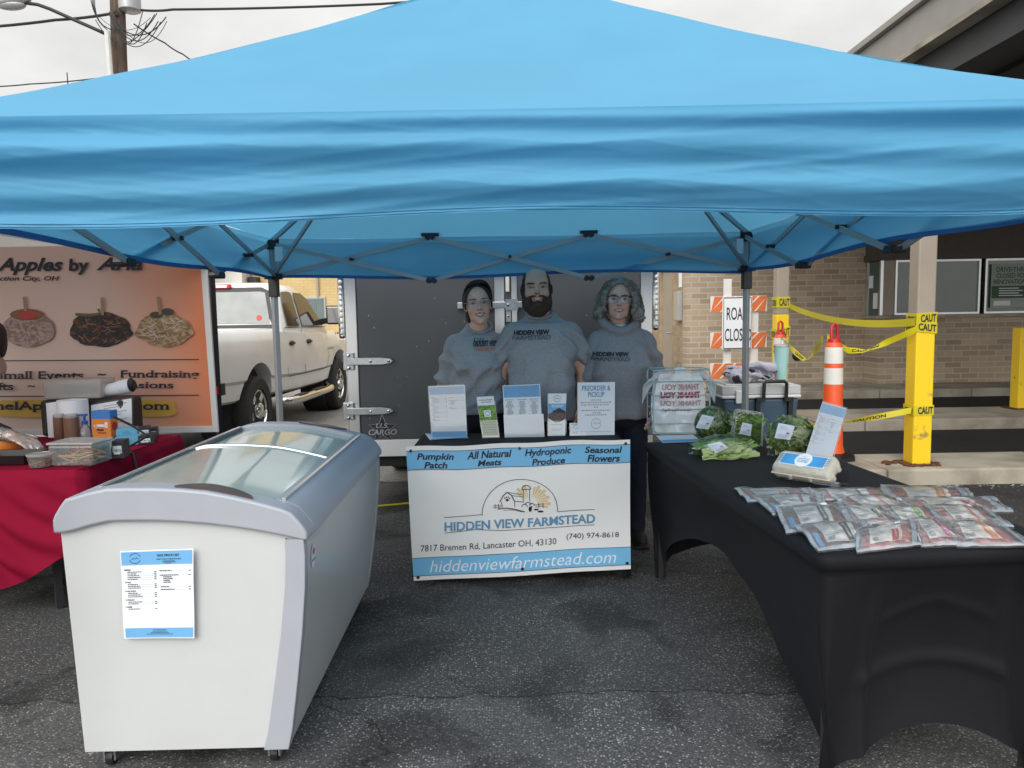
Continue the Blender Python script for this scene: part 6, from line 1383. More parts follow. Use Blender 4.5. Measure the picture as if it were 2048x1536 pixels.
def greenball(name, label, px, py, rpx, rpy, yb, strap, seed, cat='bag of greens'):
    rr = random.Random(seed); base = at2(px, yb); y = base.y; c = aty(px, py, y); sc = (aty(px + 100, py, y).x - aty(px, py, y).x) / 100
    rx, rz = rpx * sc, rpy * sc; c.z = max(c.z, Z2 + rz * .95); t = thing(name, label, cat, (c.x, c.y, Z2), None)
    mb = MB(); 
    def fn():
        v = Vector((rr.gauss(0, 1), rr.gauss(0, 1), rr.gauss(0, 1))).normalized(); k = rr.uniform(.80, .99) if not strap else rr.uniform(.74, .94)
        p = c + Vector((v.x * rx * k, v.y * rx * .75 * k, v.z * rz * k)); tg = v.cross(Vector((rr.gauss(0, 1), rr.gauss(0, 1), rr.gauss(0, 1)))); return p, tg
    core = MB(); core.ell(c, (rx * .72, rx * .55, rz * .72)); ob('leaf_core', core, 'leaf3', t, smooth=True)
    leafmass(mb, 520 if not strap else 230, fn, .045 if not strap else .095, .005 if not strap else .010, rr, .3, (0, 0, 2, 1) if not strap else (1, 1, 0)); ob('leaves', mb, ['leaf', 'leaf2', 'leaf3'], t, smooth=True)
    f = MB(); f.ell(c, (rx, rx * .8, rz), 32, 20); me = f.mesh('film'); disp(me, lambda co, no: co + no * np.array([[.004 * nz3(p, 40) + .003 * nz3(p, 90)] for p in co])); put('bag_film', me, 'clear', t, smooth=True)
    fp = MB(); fp.grid(lambda u, v: (c.x + rx * (.55 + .75 * u), c.y + .02 + .015 * math.sin(v * 7), c.z + rz * (.85 - 1.2 * v) * (1 - .3 * u)), 6, 10); ob('film_flap', fp, 'clear', t, smooth=True); fp = MB(); fp.grid(lambda u, v: (c.x - rx * (.55 + .45 * u), c.y + .01, c.z - rz * (.3 + .68 * v) * 1.0 + 0 * u), 5, 6); ob('film_flap', fp, 'clear', t, smooth=True)
    return t, c, rx, rz
def label_(t, P, yoff, dark=(.62, .80, .35, .47)):
    L = P; nr = Vector((0, -1, .25)).normalized(); f = paperf(L, nr); q = MB(); q.grid(lambda u, v: f(u, v, .006 * math.sin(math.pi * u) * math.sin(math.pi * v)), 6, 6); M.setdefault('labelpaper', mat('pale_blue_label', (.58, .66, .78), .5, var=.03)); so = ob('label', q, 'labelpaper', t, smooth=True)
    q = MB(); g = lambda u, v: f(u, v, .0075)
    for k in range(3): smudge(q, g, .1, .55 + .1 * k, .82 - .09 * k, .012)
    for k in range(3): smudge(q, g, .1, .8, .26 - .07 * k, .01)
    sub('small_print', q, 'greyprint', so); q = MB()
    for k in range(6): u = lerp(dark[0], dark[1], k / 6); quad(q, u, u + .018, dark[2], dark[3], g)
    sub('bar_code', q, 'ink', so)
t, c, rx, rz = greenball('bagged_greens', 'round bag of curly dark microgreens with square label, nearest the wire rack', 1426, 851, 37, 37, 884, False, 3)
Lp = lambda pts, y: [aty(x, yy, y) for x, yy in pts]
label_(t, Lp([(1391, 856), (1417, 859), (1429, 834), (1404, 829)], c.y - rx * .84), 0)
t, c, rx, rz = greenball('bagged_greens', 'round bag of broad green blades with square label, behind the egg carton', 1583, 872, 46, 41, 912, True, 5)
label_(t, Lp([(1549, 876), (1580, 880), (1590, 852), (1557, 846)], c.y - rx * .84), 0)
# clamshell
cb_ = at2(1500, 893); y = cb_.y; clm = thing('greens_clamshell', 'clear square clamshell of leafy greens standing on edge behind lettuce bag', 'clamshell', (cb_.x, y, Z2))
K = Lp([(1460, 885), (1524, 896), (1527, 826), (1470, 818)], y); nr = Vector((-.1, -1, .15)).normalized(); f = paperf(K, nr)
rr2 = [(0.06 + .0, 0), (.94, 0), (1, .06), (1, .94), (.94, 1), (.06, 1), (0, .94), (0, .06)]
b = MB(); n = 8
def ringf(s, o): return [f(.5 + (u - .5) * s, .5 + (v - .5) * s, o) for u, v in rr2]
V = ringf(1, 0) + ringf(.93, .001) + ringf(.90, .02) + ringf(.80, .022); b.add(V, [(i * n + k, i * n + (k + 1) % n, (i + 1) * n + (k + 1) % n, (i + 1) * n + k) for i in range(3) for k in range(n)] + [tuple(range(3 * n, 4 * n))]); V = ringf(1, -.002) + ringf(.92, -.004) + ringf(.8, -.085); b.add(V, [(i * n + k, i * n + (k + 1) % n, (i + 1) * n + (k + 1) % n, (i + 1) * n + k) for i in range(2) for k in range(n)] + [tuple(range(2 * n, 3 * n))])
ob('shell', b, 'clear', clm); b = MB()
for o in (0, .021):
    ri = ringf(1 if o == 0 else .9, o); b.tube(ri + [ri[0]], .0028, 5)
ob('rolled_rim', b, 'frost', clm)
rr = random.Random(9); mb = MB()
def fn(): 
    p = f(.5 + rr.uniform(-.34, .40), .5 + rr.uniform(-.4, .36), -.04 + rr.uniform(-.035, .035)); return p, (f(1, .4) - f(0, .55)) + Vector((rr.gauss(0, .03), rr.gauss(0, .03), rr.gauss(0, .03)))
leafmass(mb, 170, fn, .07, .008, rr, .5); ob('leaves', mb, ['leaf', 'leaf2', 'leaf3'], clm, smooth=True)
label_(clm, [f(.22, .30, .026), f(.58, .28, .026), f(.60, .62, .026), f(.28, .64, .026)], 0)
# lettuce lying in a bag
lb0, lb1 = at2(1388, 921), at2(1515, 915); ly = (lb0.y + lb1.y) / 2 + .05; lc = (lb0 + lb1) / 2; lc.y = ly; lrx = (lb1.x - lb0.x) * .5
lt = thing('bagged_lettuce', 'pale romaine lettuce head lying in a clear bag at front of greens', 'bag of greens', (lc.x, ly, Z2)); rr = random.Random(4); mb = MB()
def lh(u): return .036 + .034 * math.sin(math.pi * min(1, max(0, u)) ** .9)
def fn():
    u = rr.uniform(.16, .86); a = rr.uniform(-.3, math.pi + .3); h = lh(u) * .92; p = Vector((lc.x + (u - .5) * 1.75 * lrx, ly - math.cos(a) * h * 1.1, Z2 + .035 + math.sin(a) * h * .85 - .012)); return p, Vector((1, rr.gauss(0, .12), rr.gauss(0, .15)))
leafmass(mb, 170, fn, .10, .013, rr, .25, (0, 0, 2, 1))
ob('lettuce_leaves', mb, ['leaf2', 'leaf', 'leaf2'], lt, smooth=True)
b = MB(); b.ell((lc.x + .02, ly, Z2 + .045), (lrx * .8, .055, .042)); ob('lettuce_heart', b, 'leaf2', lt, smooth=True)
b = MB(); b.grid(lambda u, a: (lc.x + (u - .5) * 2.06 * lrx, ly - math.cos(a * math.pi * 2) * (lh(u) * 1.25 * (.25 + .75 * math.sin(math.pi * min(.94, max(.06, u))) ** .35) + .006 * nz3((u * 8, a * 5, 0), 1.5)), Z2 + .045 + math.sin(a * math.pi * 2) * (.043 if math.sin(a * math.pi * 2) < 0 else lh(u) * .95) * (.3 + .7 * math.sin(math.pi * min(.95, max(.05, u))) ** .4) + .005 * nz3((u * 9, a * 6, 3), 1.5)), 40, 30)
ob('bag_film', b, 'clear', lt, smooth=True)
label_(lt, Lp([(1432, 907), (1457, 895), (1441, 883), (1414, 889)], ly - .085), 0)
# leaning sign
sy = at2(1632, 920).y + .0; sgn = thing('leaning_price_sign', 'tall narrow price list in clear acrylic leaning right behind egg carton', 'price list', tuple(at2(1632, 922)))
K = [aty(1606, 924, sy), aty(1659, 934, sy - .0), aty(1693, 817, sy + .05), aty(1645, 804, sy + .05)]; nr = (K[1] - K[0]).cross(K[3] - K[0]).normalized(); nr = nr if nr.y < 0 else -nr; f = paperf(K, nr)
so = ob('sheet', slabf(f, .002), 'labelpaper', sgn); bb, ii, gg = (MB(), MB()), MB(), MB(); pricelist(bb, ii, gg, lambda u, v, o=0: f(u, v, .0012 + o * .6)); sub('blue_header', bb[0], 'skyblue', so); sub('blue_footer', bb[1], 'skyblue', so); sub('lettering', ii, 'greyprint', so); sub('leader_lines', gg, 'greyprint', so)
q = MB(); q.prism([(-.03, -.01), (1.03, -.01), (1.03, 1.02), (-.03, 1.02)], 1, lambda u, v, w: f(u, v, .006 - .0015 * w)); ob('acrylic_front', q, 'acrylic', sgn)
K0 = f(0, 0); K1 = f(1, 0); q = MB(); q.add([Vector((K0.x, K0.y, Z2 + .004)), Vector((K1.x + .03, K1.y, Z2 + .004)), Vector((K1.x + .05, K1.y + .1, Z2 + .004)), Vector((K0.x, K0.y + .1, Z2 + .004))], [(0, 1, 2, 3)]); ob('acrylic_base', q, 'acrylic', sgn)
# egg carton: local x along, y depth
e0, e1 = at2(1547, 958), at2(1662, 976); el = (e1 - e0).length * 1.02; ea = math.atan2(e1.y - e0.y, e1.x - e0.x)
eg = thing('egg_carton', 'grey pulp egg carton with blue label and round white sticker', 'egg carton', (e0.x, e0.y + .0, Z2), local=True, rotz=ea)
ed = .115
def pulp(z0, z1, i0, i1, n=6, y0=0, y1=ed, top=True):
    b = MB(); V = []; 
    prof_ = [(i0, z0), (lerp(i0, i1, .12), lerp(z0, z1, .55)), (lerp(i0, i1, .4), lerp(z0, z1, .9)), (i1, z1)]
    for ins, z in prof_:
        a0, a1, b0_, b1 = ins, el - ins, y0 + ins * .9, y1 - ins * .9; c_ = .012
        V += [(a0 + c_, b0_, z), (a1 - c_, b0_, z), (a1, b0_ + c_, z), (a1, b1 - c_, z), (a1 - c_, b1, z), (a0 + c_, b1, z), (a0, b1 - c_, z), (a0, b0_ + c_, z)]
    return b.add(V, [(i * 8 + k, i * 8 + (k + 1) % 8, (i + 1) * 8 + (k + 1) % 8, (i + 1) * 8 + k) for i in range(3) for k in range(8)] + [tuple(range(8)), tuple(range(24, 32))])
b = pulp(.034, .002, .0, .022)
for k in range(6):
    for yy in (.03, .085): b.cone((el * (k + .5) / 6, yy, .018), .022, (el * (k + .5) / 6, yy, .028), .026, 12)
ob('tray', b, 'pulp', eg, smooth=True, angle=40, bevel=.003); b = pulp(.037, .068, .0, .022); b.box(.0, el, -.004, .01, .034, .039); b.box(el * .3, el * .36, -.007, .002, .018, .04); b.box(el * .64, el * .7, -.007, .002, .018, .04)
for k in range(2): b.cone((el - .006, .03 + .055 * k, .018), .014, (el - .008, .03 + .055 * k, .040), .011, 10)
lo_ = ob('lid', b, 'pulp', eg, smooth=True, angle=40, bevel=.003)
# lid top slopes toward the viewer so that its label shows
th = lambda u, v: (lerp(.03, el - .03, u), lerp(.024, ed - .024, v), .0715)
M['egglabel'] = mat('egg_label_blue', (.07, .36, .72), .45)
q = MB(); quad(q, .0, 1, .0, 1, lambda u, v: (th(u, v)[0], th(u, v)[1], .0700)); sub('label_edge', q, 'paper', lo_); q = MB(); quad(q, .02, .98, .06, .94, th); sub('blue_label', q, 'egglabel', lo_)
q = MB(); q.add([(el / 2 + .034 * math.cos(a), ed / 2 + .040 * math.sin(a), .0725) for a in [2 * math.pi * k / 28 for k in range(28)]], [tuple(range(28))]); rs = sub('round_sticker', q, 'paper', lo_)
q = MB(); g = lambda u, v: (el / 2 + (u - .5) * .06, ed / 2 + (v - .5) * .06, .0735); text(q, '12 Pasture', .12, .88, .40, .52, g, bold=.03); text(q, 'Raised Eggs', .14, .86, .24, .36, g, bold=.03); smudge(q, g, .1, .9, .62, .03); line2(q, [(.36, .74), (.44, .84), (.52, .74), (.6, .82)], .03, g)
for sx in (-1, 1):
    for k in range(4): smudge(q, lambda u, v: (el / 2 + sx * .085 + (u - .5) * .05, ed / 2 + (v - .5) * .06, .073), .1, .9, .85 - .2 * k, .03)
sub('lettering', q, 'vtext', lo_)
eg.rotation_euler = Euler((R(14), 0, ea)); eg.location.z += .0; eg.location.y += .004

# ------------------------------------------------------------------ meat pouches
M['meatA'] = mat('red_meat', (.50, .06, .06), .4, col2=(.26, .04, .04), vscale=45, spec=.6)
M['meatB'] = mat('pink_meat', (.66, .26, .22), .4, col2=(.44, .13, .12), vscale=45, spec=.6)
M['meatC'] = mat('brown_meat', (.15, .06, .05), .4, col2=(.30, .15, .12), vscale=45, spec=.6)
M['cream'] = mat('cream_label', (.86, .84, .78), .5, var=.08, vscale=9)
for nme, c in (('b_orange', (.85, .30, .03)), ('b_red', (.60, .02, .02)), ('b_green', (.01, .10, .03)), ('b_navy', (.012, .015, .04)), ('b_lime', (.32, .62, .03)), ('b_black', (.01, .01, .012)), ('b_magenta', (.68, .01, .24)), ('b_coral', (.80, .20, .06)), ('b_gold', (.80, .38, .03)), ('b_maroon', (.22, .02, .03)), ('b_grey', (.3, .3, .32))): M[nme] = mat(nme[2:] + '_band', c, .45, var=.04)
zp = lambda p: (1460 + p[0] / 3.483, 960 + p[1] / 3.483)
packs = [
 ('meatA', 'b_gold', 0, [(175, 160), (560, 150), (540, 82), (65, 88)], 'pouch of red sausage with small gold tag, far left of the back row'),
 ('meatB', 'b_grey', 0, [(640, 150), (1130, 152), (1080, 78), (590, 85)], 'pouch of pink meat with plain label, middle of the back row'),
 ('meatA', 'b_orange', 0, [(1190, 185), (1640, 152), (1600, 82), (1085, 70)], 'pouch of red meat with broad orange band, farthest back at right'),
 ('meatA', 'b_red', .5, [(1330, 228), (1905, 226), (1760, 150), (1190, 155)], 'pouch of bright red meat with red band, right end before the orange banded one'),
 ('meatC', 'b_maroon', .6, [(335, 240), (640, 192), (640, 128), (205, 140)], 'pouch with bar code label and dark maroon stripe, left of second row'),
 ('meatB', 'b_coral', .6, [(830, 218), (1280, 226), (1110, 132), (740, 150)], 'pouch with slim coral stripe in the middle of second row'),
 ('meatC', 'b_green', .9, [(440, 365), (850, 322), (760, 200), (370, 235)], 'pouch with dark green band, left end of third row'),
 ('meatB', 'b_navy', .9, [(850, 312), (1190, 312), (1030, 213), (740, 215)], 'pouch with small navy band right of the dark green banded one'),
 ('meatB', 'b_lime', .9, [(1180, 318), (1500, 312), (1400, 222), (1050, 218)], 'pouch with lime green band in the third row'),
 ('meatB', 'b_coral', .9, [(1520, 332), (1925, 337), (1780, 223), (1420, 218)], 'pouch with faint coral stripe and hang hole, right end of third row'),
 ('meatC', 'b_black', 1.3, [(630, 492), (980, 452), (930, 330), (490, 372)], 'pouch with black lettered band, left end of the front row'),
 ('meatB', 'b_red', 1.5, [(930, 496), (1330, 462), (1260, 328), (890, 388)], 'pouch of pink meat with short red band in the front row'),
 ('meatB', 'b_magenta', 1.3, [(1340, 466), (1700, 442), (1480, 318), (1270, 320)], 'pouch with magenta band in the front row'),
 ('meatB', 'b_orange', 1.5, [(1600, 468), (2100, 468), (1850, 338), (1540, 340)], 'pouch with orange corner band, right end of the front row')]
words = ['SAUSAGE', 'BACON', 'BRATWURST', 'CHUCK ROAST', 'PORK CHOPS', 'CHORIZO', 'GROUND PORK', 'RIBS', 'ITALIAN', 'HAM STEAK', 'GROUND BEEF', 'ROAST', 'BRATS', 'PATTIES']
rr = random.Random(21)
for i, (meat, band, row, quad_, lab) in enumerate(packs):
    P = [at2(*zp(p)) for p in quad_]; pc_ = sum(P, Vector()) / 4; P = [pc_ + (p - pc_) * 1.19 + Vector((rr.uniform(-.012, .012), rr.uniform(-.012, .012), 0)) for p in P]; t = thing('meat_pouch', lab, 'meat package', tuple((P[0] + P[2]) / 2), 'vacuum pouches of meat on the black table')
    sd_ = rr.uniform(0, 50); rise = .006 + .008 * row
    def pf_(u, v, o=0., P=P, sd_=sd_, rise=rise):
        p = P[0].lerp(P[1], u).lerp(P[3].lerp(P[2], u), v); b = (max(0, math.sin(math.pi * u)) ** .6) * (max(0, math.sin(math.pi * v)) ** .6)
        e = .010 * nz3((u * 2.5, v * 2.5, sd_), 1.2) * (1 - b) * (1 if 0 < v else .3)
        p.z = Z2 + .0025 + rise * v + .013 * b + .006 * nz3((u * 5, v * 5, sd_), 1.3) * b + .002 * nz3((u * 14, v * 9, sd_), 1.3) + max(0, e) * 1.3 + o
        p.x += .006 * nz3((u * 3, v * 3, sd_ + 7), 1); p.y += .006 * nz3((u * 3, v * 3, sd_ + 3), 1); return p
    mm = MB(); mm.grid(lambda u, v: pf_(lerp(.07, .86, u), lerp(.08, .92, v), -.003 - .005 * (1 - (math.sin(math.pi * u) * math.sin(math.pi * v)) ** .35)), 18, 12); ob('meat', mm, meat, t, smooth=True)
    u0 = rr.uniform(.17, .25); u1 = u0 + rr.uniform(.46, .52); g = lambda u, v, o=0.: pf_(lerp(u0, u1, u), lerp(.20, .86, v), .0005 + o)
    q = MB(); q.grid(lambda u, v: g(u, v), 12, 8); so = ob('label', q, 'cream', t, smooth=True)
    q = MB(); bu = .70 if band not in ('b_black', 'b_green') else .66; bw_ = .20 if band not in ('b_coral', 'b_maroon', 'b_grey') else .09
    q.grid(lambda u, v: g(lerp(bu, bu + bw_, u), lerp(0.02, .98 if band not in ('b_red', 'b_gold', 'b_navy') else .6, v), .0012), 4, 8); bo_ = sub('colour_band', q, band, so)
    q = MB(); text(q, words[i], .06, .92, .3, .75, lambda u, v: g(lerp(bu + .03, bu + bw_ - .03, v), .95 - u * .9, .0024), bold=.02); sub('band_lettering', q, 'paper' if band != 'b_grey' else 'ink', bo_)
    q = MB(); gg_ = lambda u, v: g(u, v, .0012)
    for k in range(7): smudge(q, gg_, .06, rr.uniform(.35, .6), .88 - k * .085, .012)
    for k in range(9): quad(q, .10 + k * .022, .11 + k * .022 + .006 * (k % 2), .08, .26, gg_)
    sub('small_print', q, 'greyprint', so)
    if band in ('b_black', 'b_green', 'b_maroon'):
        q = MB(); q.grid(lambda u, v: pf_(lerp(.09, .16, u), lerp(.12, .5, v), .0006), 3, 4); sub('blue_sticker', q, 'skyblue', so)
    f = MB(); f.grid(lambda u, v: pf_(u, v, .0035), 30, 22); f.grid(lambda u, v: pf_(u, v, -.0015 - .010 * (max(0, math.sin(math.pi * u)) * max(0, math.sin(math.pi * v))) ** .6), 10, 8); fo = ob('pouch_film', f, 'pouch', t, smooth=True)
    z_ = MB(); z_.grid(lambda u, v: pf_(lerp(.85, .93, u), v, .0045), 3, 20); M.setdefault('zip', clear('zip_strip', (.85, .9, .95), .3, .15, milky=.38, mcol=(.68, .76, .84))); sub('zip_strip', z_, 'zip', fo, smooth=True)
    for a_, b_, c_, d_ in ((0, 1, 0, .07), (0, 1, .93, 1), (0, .05, .07, .93), (.95, 1, .07, .93)):
        se = MB(); se.grid(lambda u, v: pf_(lerp(a_, b_, u), lerp(c_, d_, v), .0042), 16, 4 if d_ - c_ < .2 else 14); sub('seal_edge', se, 'zip', fo, smooth=True)
    if i in (3, 9, 13):
        q = MB(); q.add([pf_(.965 + .010 * math.cos(a), .5 + .09 * math.sin(a), .005) for a in [2 * math.pi * k / 12 for k in range(12)]], [tuple(range(12))]); sub('hang_hole', q, 'ink', fo)
    if i in (6, 9, 11):
        q = MB(); q.grid(lambda u, v: pf_(lerp(.62, .70, u), lerp(.78, .92, v), .0052), 3, 3); sub('price_sticker', q, 'paper', fo)

# egg carton prop
es = MB(); es.add([(.0, .02, .002), (el + .02, .02, .002), (el + .02, .11, .002), (.0, .11, .002), (.0, .10, .065), (el + .02, .10, .065)], [(0, 1, 2, 3), (3, 2, 5, 4)])
eo = tag(ob('display_stand', es, 'acrylic', solid=.003), 'clear acrylic stand propping up the back of egg carton', 'display stand'); eo.location = (e0.x, e0.y, Z2); eo.rotation_euler = (0, 0, ea)
eg.rotation_euler = Euler((R(33), 0, ea)); eg.location = (e0.x, e0.y, Z2 + .002)

# ------------------------------------------------------------------ cooler, folded sweatshirts, tumbler
CY = 5.06
c0, c1 = aty(1446, 800, CY), aty(1598, 800, CY); ctop = aty(1520, 771, CY).z; cw = c1.x - c0.x; cdp = .40
tote = tag(ob('black_crate', MB().box(c0.x + .03, c1.x - .03, CY + .03, CY + cdp - .02, .012, ctop - .452), 'black', bevel=.02), 'black crate on the asphalt carrying the cooler', 'crate')
cz = ctop - .45
co = thing('cooler', 'slate blue rolling cooler with pale grey lid and black handle', 'cooler', ((c0.x + c1.x) / 2, CY, cz)); cxm = (c0.x + c1.x) / 2
b = MB(); V = []
for z, s in ((cz, .90), (cz + .36, 1.0)): V += [(cxm + sx * cw / 2 * s, CY + cdp / 2 + sy * cdp / 2 * s, z) for sx, sy in ((-1, -1), (1, -1), (1, 1), (-1, 1))]
ob('tub', b.add(V, [(3, 2, 1, 0), (4, 5, 6, 7)] + [(k, (k + 1) % 4, 4 + (k + 1) % 4, 4 + k) for k in range(4)]), 'coolblue', co, bevel=.02, seg=3)
b = MB(); b.box(c0.x - .012, c1.x + .012, CY - .012, CY + cdp + .012, cz + .362, cz + .385); ob('rim', b, 'white_paint', co, bevel=.008)
b = MB(); b.box(c0.x - .008, c1.x + .008, CY - .008, CY + cdp + .008, cz + .387, cz + .45); b.box(c0.x + .03, c1.x - .03, CY + .03, CY + cdp - .03, cz + .45, cz + .46); li = ob('lid', b, 'coolgrey', co, bevel=.014, seg=3)
b = MB(); b.box(cxm - .18, cxm - .14, CY - .03, CY - .01, cz + .33, cz + .42); ob('latch', b, 'white_paint', co, bevel=.006)
hx0, hx1 = aty(1528, 800, CY - .04).x, aty(1573, 800, CY - .04).x; hzt = aty(1550, 763, CY - .04).z; hzb = aty(1550, 797, CY - .04).z
b = MB(); b.tube([(hx0, CY - .035, hzb - .0), (hx0, CY - .04, hzt - .015), (hx0 + .015, CY - .04, hzt), (hx1 - .015, CY - .04, hzt), (hx1, CY - .04, hzt - .015), (hx1, CY - .035, hzb)], .0125, 8)
b.box(hx0 - .05, hx0 - .02, CY - .03, CY + .0, cz + .02, hzb + .0); b.box(hx1 + .02, hx1 + .05, CY - .03, CY + .0, cz + .02, hzb); b.box(hx0 - .05, hx0 + .01, CY - .045, CY - .01, hzb - .02, hzb + .006); b.box(hx1 - .01, hx1 + .05, CY - .045, CY - .01, hzb - .02, hzb + .006)
ob('pull_handle', b, 'black', co, smooth=True, angle=40)
ctz = cz + .4605
hp = MB(); r2 = random.Random(8); hc = aty(1503, 745, CY + .12)
for k in range(26):
    hp.ell((hc.x + r2.uniform(-.13, .14), CY + .14 + r2.uniform(-.07, .09), ctz + .030 + r2.uniform(0, .085)), (r2.uniform(.05, .09), .05, r2.uniform(.025, .04)), 14, 8)
me = remesh(hp, .007, 3, 'sweatshirt_pile')
def fold(co, no):
    n = np.array([[.012 * math.sin(38 * p[0] + 70 * p[2] + 7 * nz3(p, 9)) + .010 * nz3(p, 22)] for p in co]); co = co + no * n; co[:, 2] = np.maximum(co[:, 2], ctz + .001); return co
disp(me, fold); cols = []
for p in verts(me):
    v_ = nz3(p, 16, 4.); cols.append((.03, .03, .04) if v_ > .22 and p[2] < ctz + .10 else (.50, .49, .56))
setcol(me, np.array(cols)); M['fleece'] = vcol('fleece', .95, .2, 300)
hs = thing('sweatshirt_pile', 'crumpled lavender grey sweatshirts with dark print heaped on cooler lid', 'sweatshirts', (hc.x, CY + .14, ctz)); put('cloth', me, 'fleece', hs, smooth=True)
b = MB(); b.tube([(hc.x + .03, CY + .065, ctz + .09), (hc.x + .05, CY + .05, ctz + .05), (hc.x + .10, CY + .055, ctz + .02), (hc.x + .13, CY + .05, ctz + .05), (hc.x + .10, CY + .06, ctz + .09)], .006, 6); ob('drawstring', b, 'lavender', hs, smooth=True)
tb_ = aty(1562, 760, CY + .07); tw = (aty(1576, 700, CY + .07).x - aty(1546, 700, CY + .07).x) / 2; tht = aty(1561, 694, CY + .07).z - ctz
tu = thing('mint_tumbler', 'mint green tumbler with clear lid standing on the cooler', 'tumbler', (tb_.x, CY + .07, ctz))
O = (tb_.x, CY + .07, ctz); ob('cup', MB().lathe([(tw * .66, .001), (tw * .72, .006), (tw * .82, tht * .45), (tw * .98, tht * .95), (tw, tht)], 28, O), 'mint', tu, smooth=True, angle=40)
ob('lid', MB().lathe([(tw * 1.02, tht + .0005), (tw * 1.02, tht + .012), (tw * .8, tht + .02), (tw * .3, tht + .022)], 28, O), 'frost', tu, smooth=True, angle=40)
ob('straw', MB().tube([(O[0] + .004, O[1], ctz + tht + .01), (O[0] + .006, O[1], ctz + tht + .05)], .006, 8), 'paper', tu)

# ================================================================== PEOPLE
M['shirt'] = mat('heather_grey_jersey', (.36, .37, .385), .95, col2=(.27, .28, .295), vscale=160, bump=.15, bscale=300, spec=.15)
M['hoodie'] = mat('heather_grey_fleece', (.31, .315, .335), .95, col2=(.23, .235, .255), vscale=160, bump=.15, bscale=300, spec=.15)
M['blackshirt'] = mat('black_jersey', (.015, .015, .018), .9)
M['darkhair'] = mat('dark_brown_hair', (.022, .015, .012), .6, col2=(.045, .03, .024), vscale=40, aniso=(6, 6, .6), bump=.3, bscale=120)
M['beard'] = mat('dark_brown_beard', (.048, .028, .018), .8, col2=(.085, .05, .032), vscale=90, bump=.6, bscale=200)
M['greyhair'] = mat('grey_wavy_hair', (.40, .37, .33), .6, col2=(.17, .15, .13), vscale=45, aniso=(5, 5, .6), bump=.4, bscale=90)
M['shoe'] = mat('dark_shoe', (.02, .018, .016), .7)
M['clearframe'] = mat('pale_pink_frame', (.55, .45, .42), .3)
M['lens'] = clear('spectacle_lens', (.94, .95, .96), .08, .03)
M['whitetee'] = mat('white_cotton', (.7, .72, .72), .9)
def headprims(mb, m, fem):
    k = .94 if fem else 1.0; P = lambda x, y, z: m @ Vector((x, y, z))
    R3 = m.to_3x3()
    def e(c, r): mb.ell(P(*c), r, 24, 16, R3)
    e((0, .018, .035), (.076 * k, .098, .086 if fem else .080)); e((0, -.018, -.028), (.067 * k, .076, .088)); e((0, -.035, -.078), (.043 * k, .050, .042)); e((0, -.058, -.098), (.026 * k, .026, .020))
    for s in (-1, 1):
        e((s * .034, -.055, -.032), (.026, .028, .026) if fem else (.030, .030, .028)); e((s * .077 * k, .012, -.008), (.010, .022, .032)); e((s * .030, -.072, .026), (.024, .016, .009)); e((s * (.036 if fem else .043), -.02, -.07), (.020, .040, .030) if fem else (.028, .045, .035))
    mb.cone(P(0, -.088, .010), .009, P(0, -.106, -.022), .0125, 12); e((0, -.103, -.027), (.017, .011, .009))
    e((0, -.087, -.056), (.024, .011, .007)); e((0, -.085, -.066), (.020, .012, .008))
def hand(mb, wrist, dr_, nrm_, s=1., curl=.5, thumb=1):
    """palm, four unequal bent fingers and a thumb from the palm's side"""
    w = Vector(wrist); d = Vector(dr_).normalized(); n_ = Vector(nrm_).normalized(); sd = d.cross(n_).normalized() * thumb; R3 = Matrix((sd, d, n_)).transposed()
    pc = w + d * .045 * s; mb.ell(pc, (.038 * s, .050 * s, .015 * s), 16, 10, R3); mb.cone(w - d * .02, .025 * s, w + d * .02, .024 * s)
    for k, (L, x) in enumerate(((.070, .028), (.079, .010), (.073, -.009), (.058, -.027))):
        a = pc + d * .036 * s + sd * x * s; c1_ = math.cos(curl * .5); s1_ = math.sin(curl * .5)
        j1 = a + (d * c1_ + n_ * s1_) * L * .48 * s + sd * x * .12; j2 = j1 + (d * math.cos(curl * 1.1) + n_ * math.sin(curl * 1.1)) * L * .32 * s; j3 = j2 + (d * math.cos(curl * 1.6) + n_ * math.sin(curl * 1.6)) * L * .25 * s
        mb.cone(a - d * .02 * s, .0098 * s, j1, .0090 * s, 8); mb.cone(j1, .0088 * s, j2, .0080 * s, 8); mb.cone(j2, .0080 * s, j3, .0068 * s, 8)
    a = pc + sd * .026 * s - d * .022 * s; j = a + (sd * .75 + d * .65 + n_ * .2) * .038 * s; mb.cone(a, .0125 * s, j, .0105 * s, 8); mb.cone(j, .0105 * s, j + (sd * .25 + d * .95 + n_ * .2) * .030 * s, .008 * s, 8)
def torso(mb, X, Y, secs, n=36, e=2.4):
    V = []
    for z, hw, hd, dy, *tl_ in secs:
        for k in range(n):
            a = 2 * math.pi * k / n; c, s_ = math.cos(a), math.sin(a)
            V.append((X + hw * math.copysign(abs(c) ** (2 / e), c), Y + dy + hd * math.copysign(abs(s_) ** (2 / e), s_), z + (tl_[0] * s_ if tl_ else 0)))
    mb.add(V, [(i * n + k, i * n + (k + 1) % n, (i + 1) * n + (k + 1) % n, (i + 1) * n + k) for i in range(len(secs) - 1) for k in range(n)] + [tuple(range(n))[::-1], tuple(range((len(secs) - 1) * n, len(secs) * n))])
def hairpush(me, Hm, fx, fz, zc):
    inv = Hm.inverted(); d = Hm.to_3x3() @ Vector((0, 1, 0))
    for v in me.vertices:
        p = inv @ v.co
        if p.y < .0:
            k = (p.x / fx) ** 2 + ((p.z - zc) / fz) ** 2
            if k < 1: v.co += d * .05 * min(1, (1 - k) * 4)
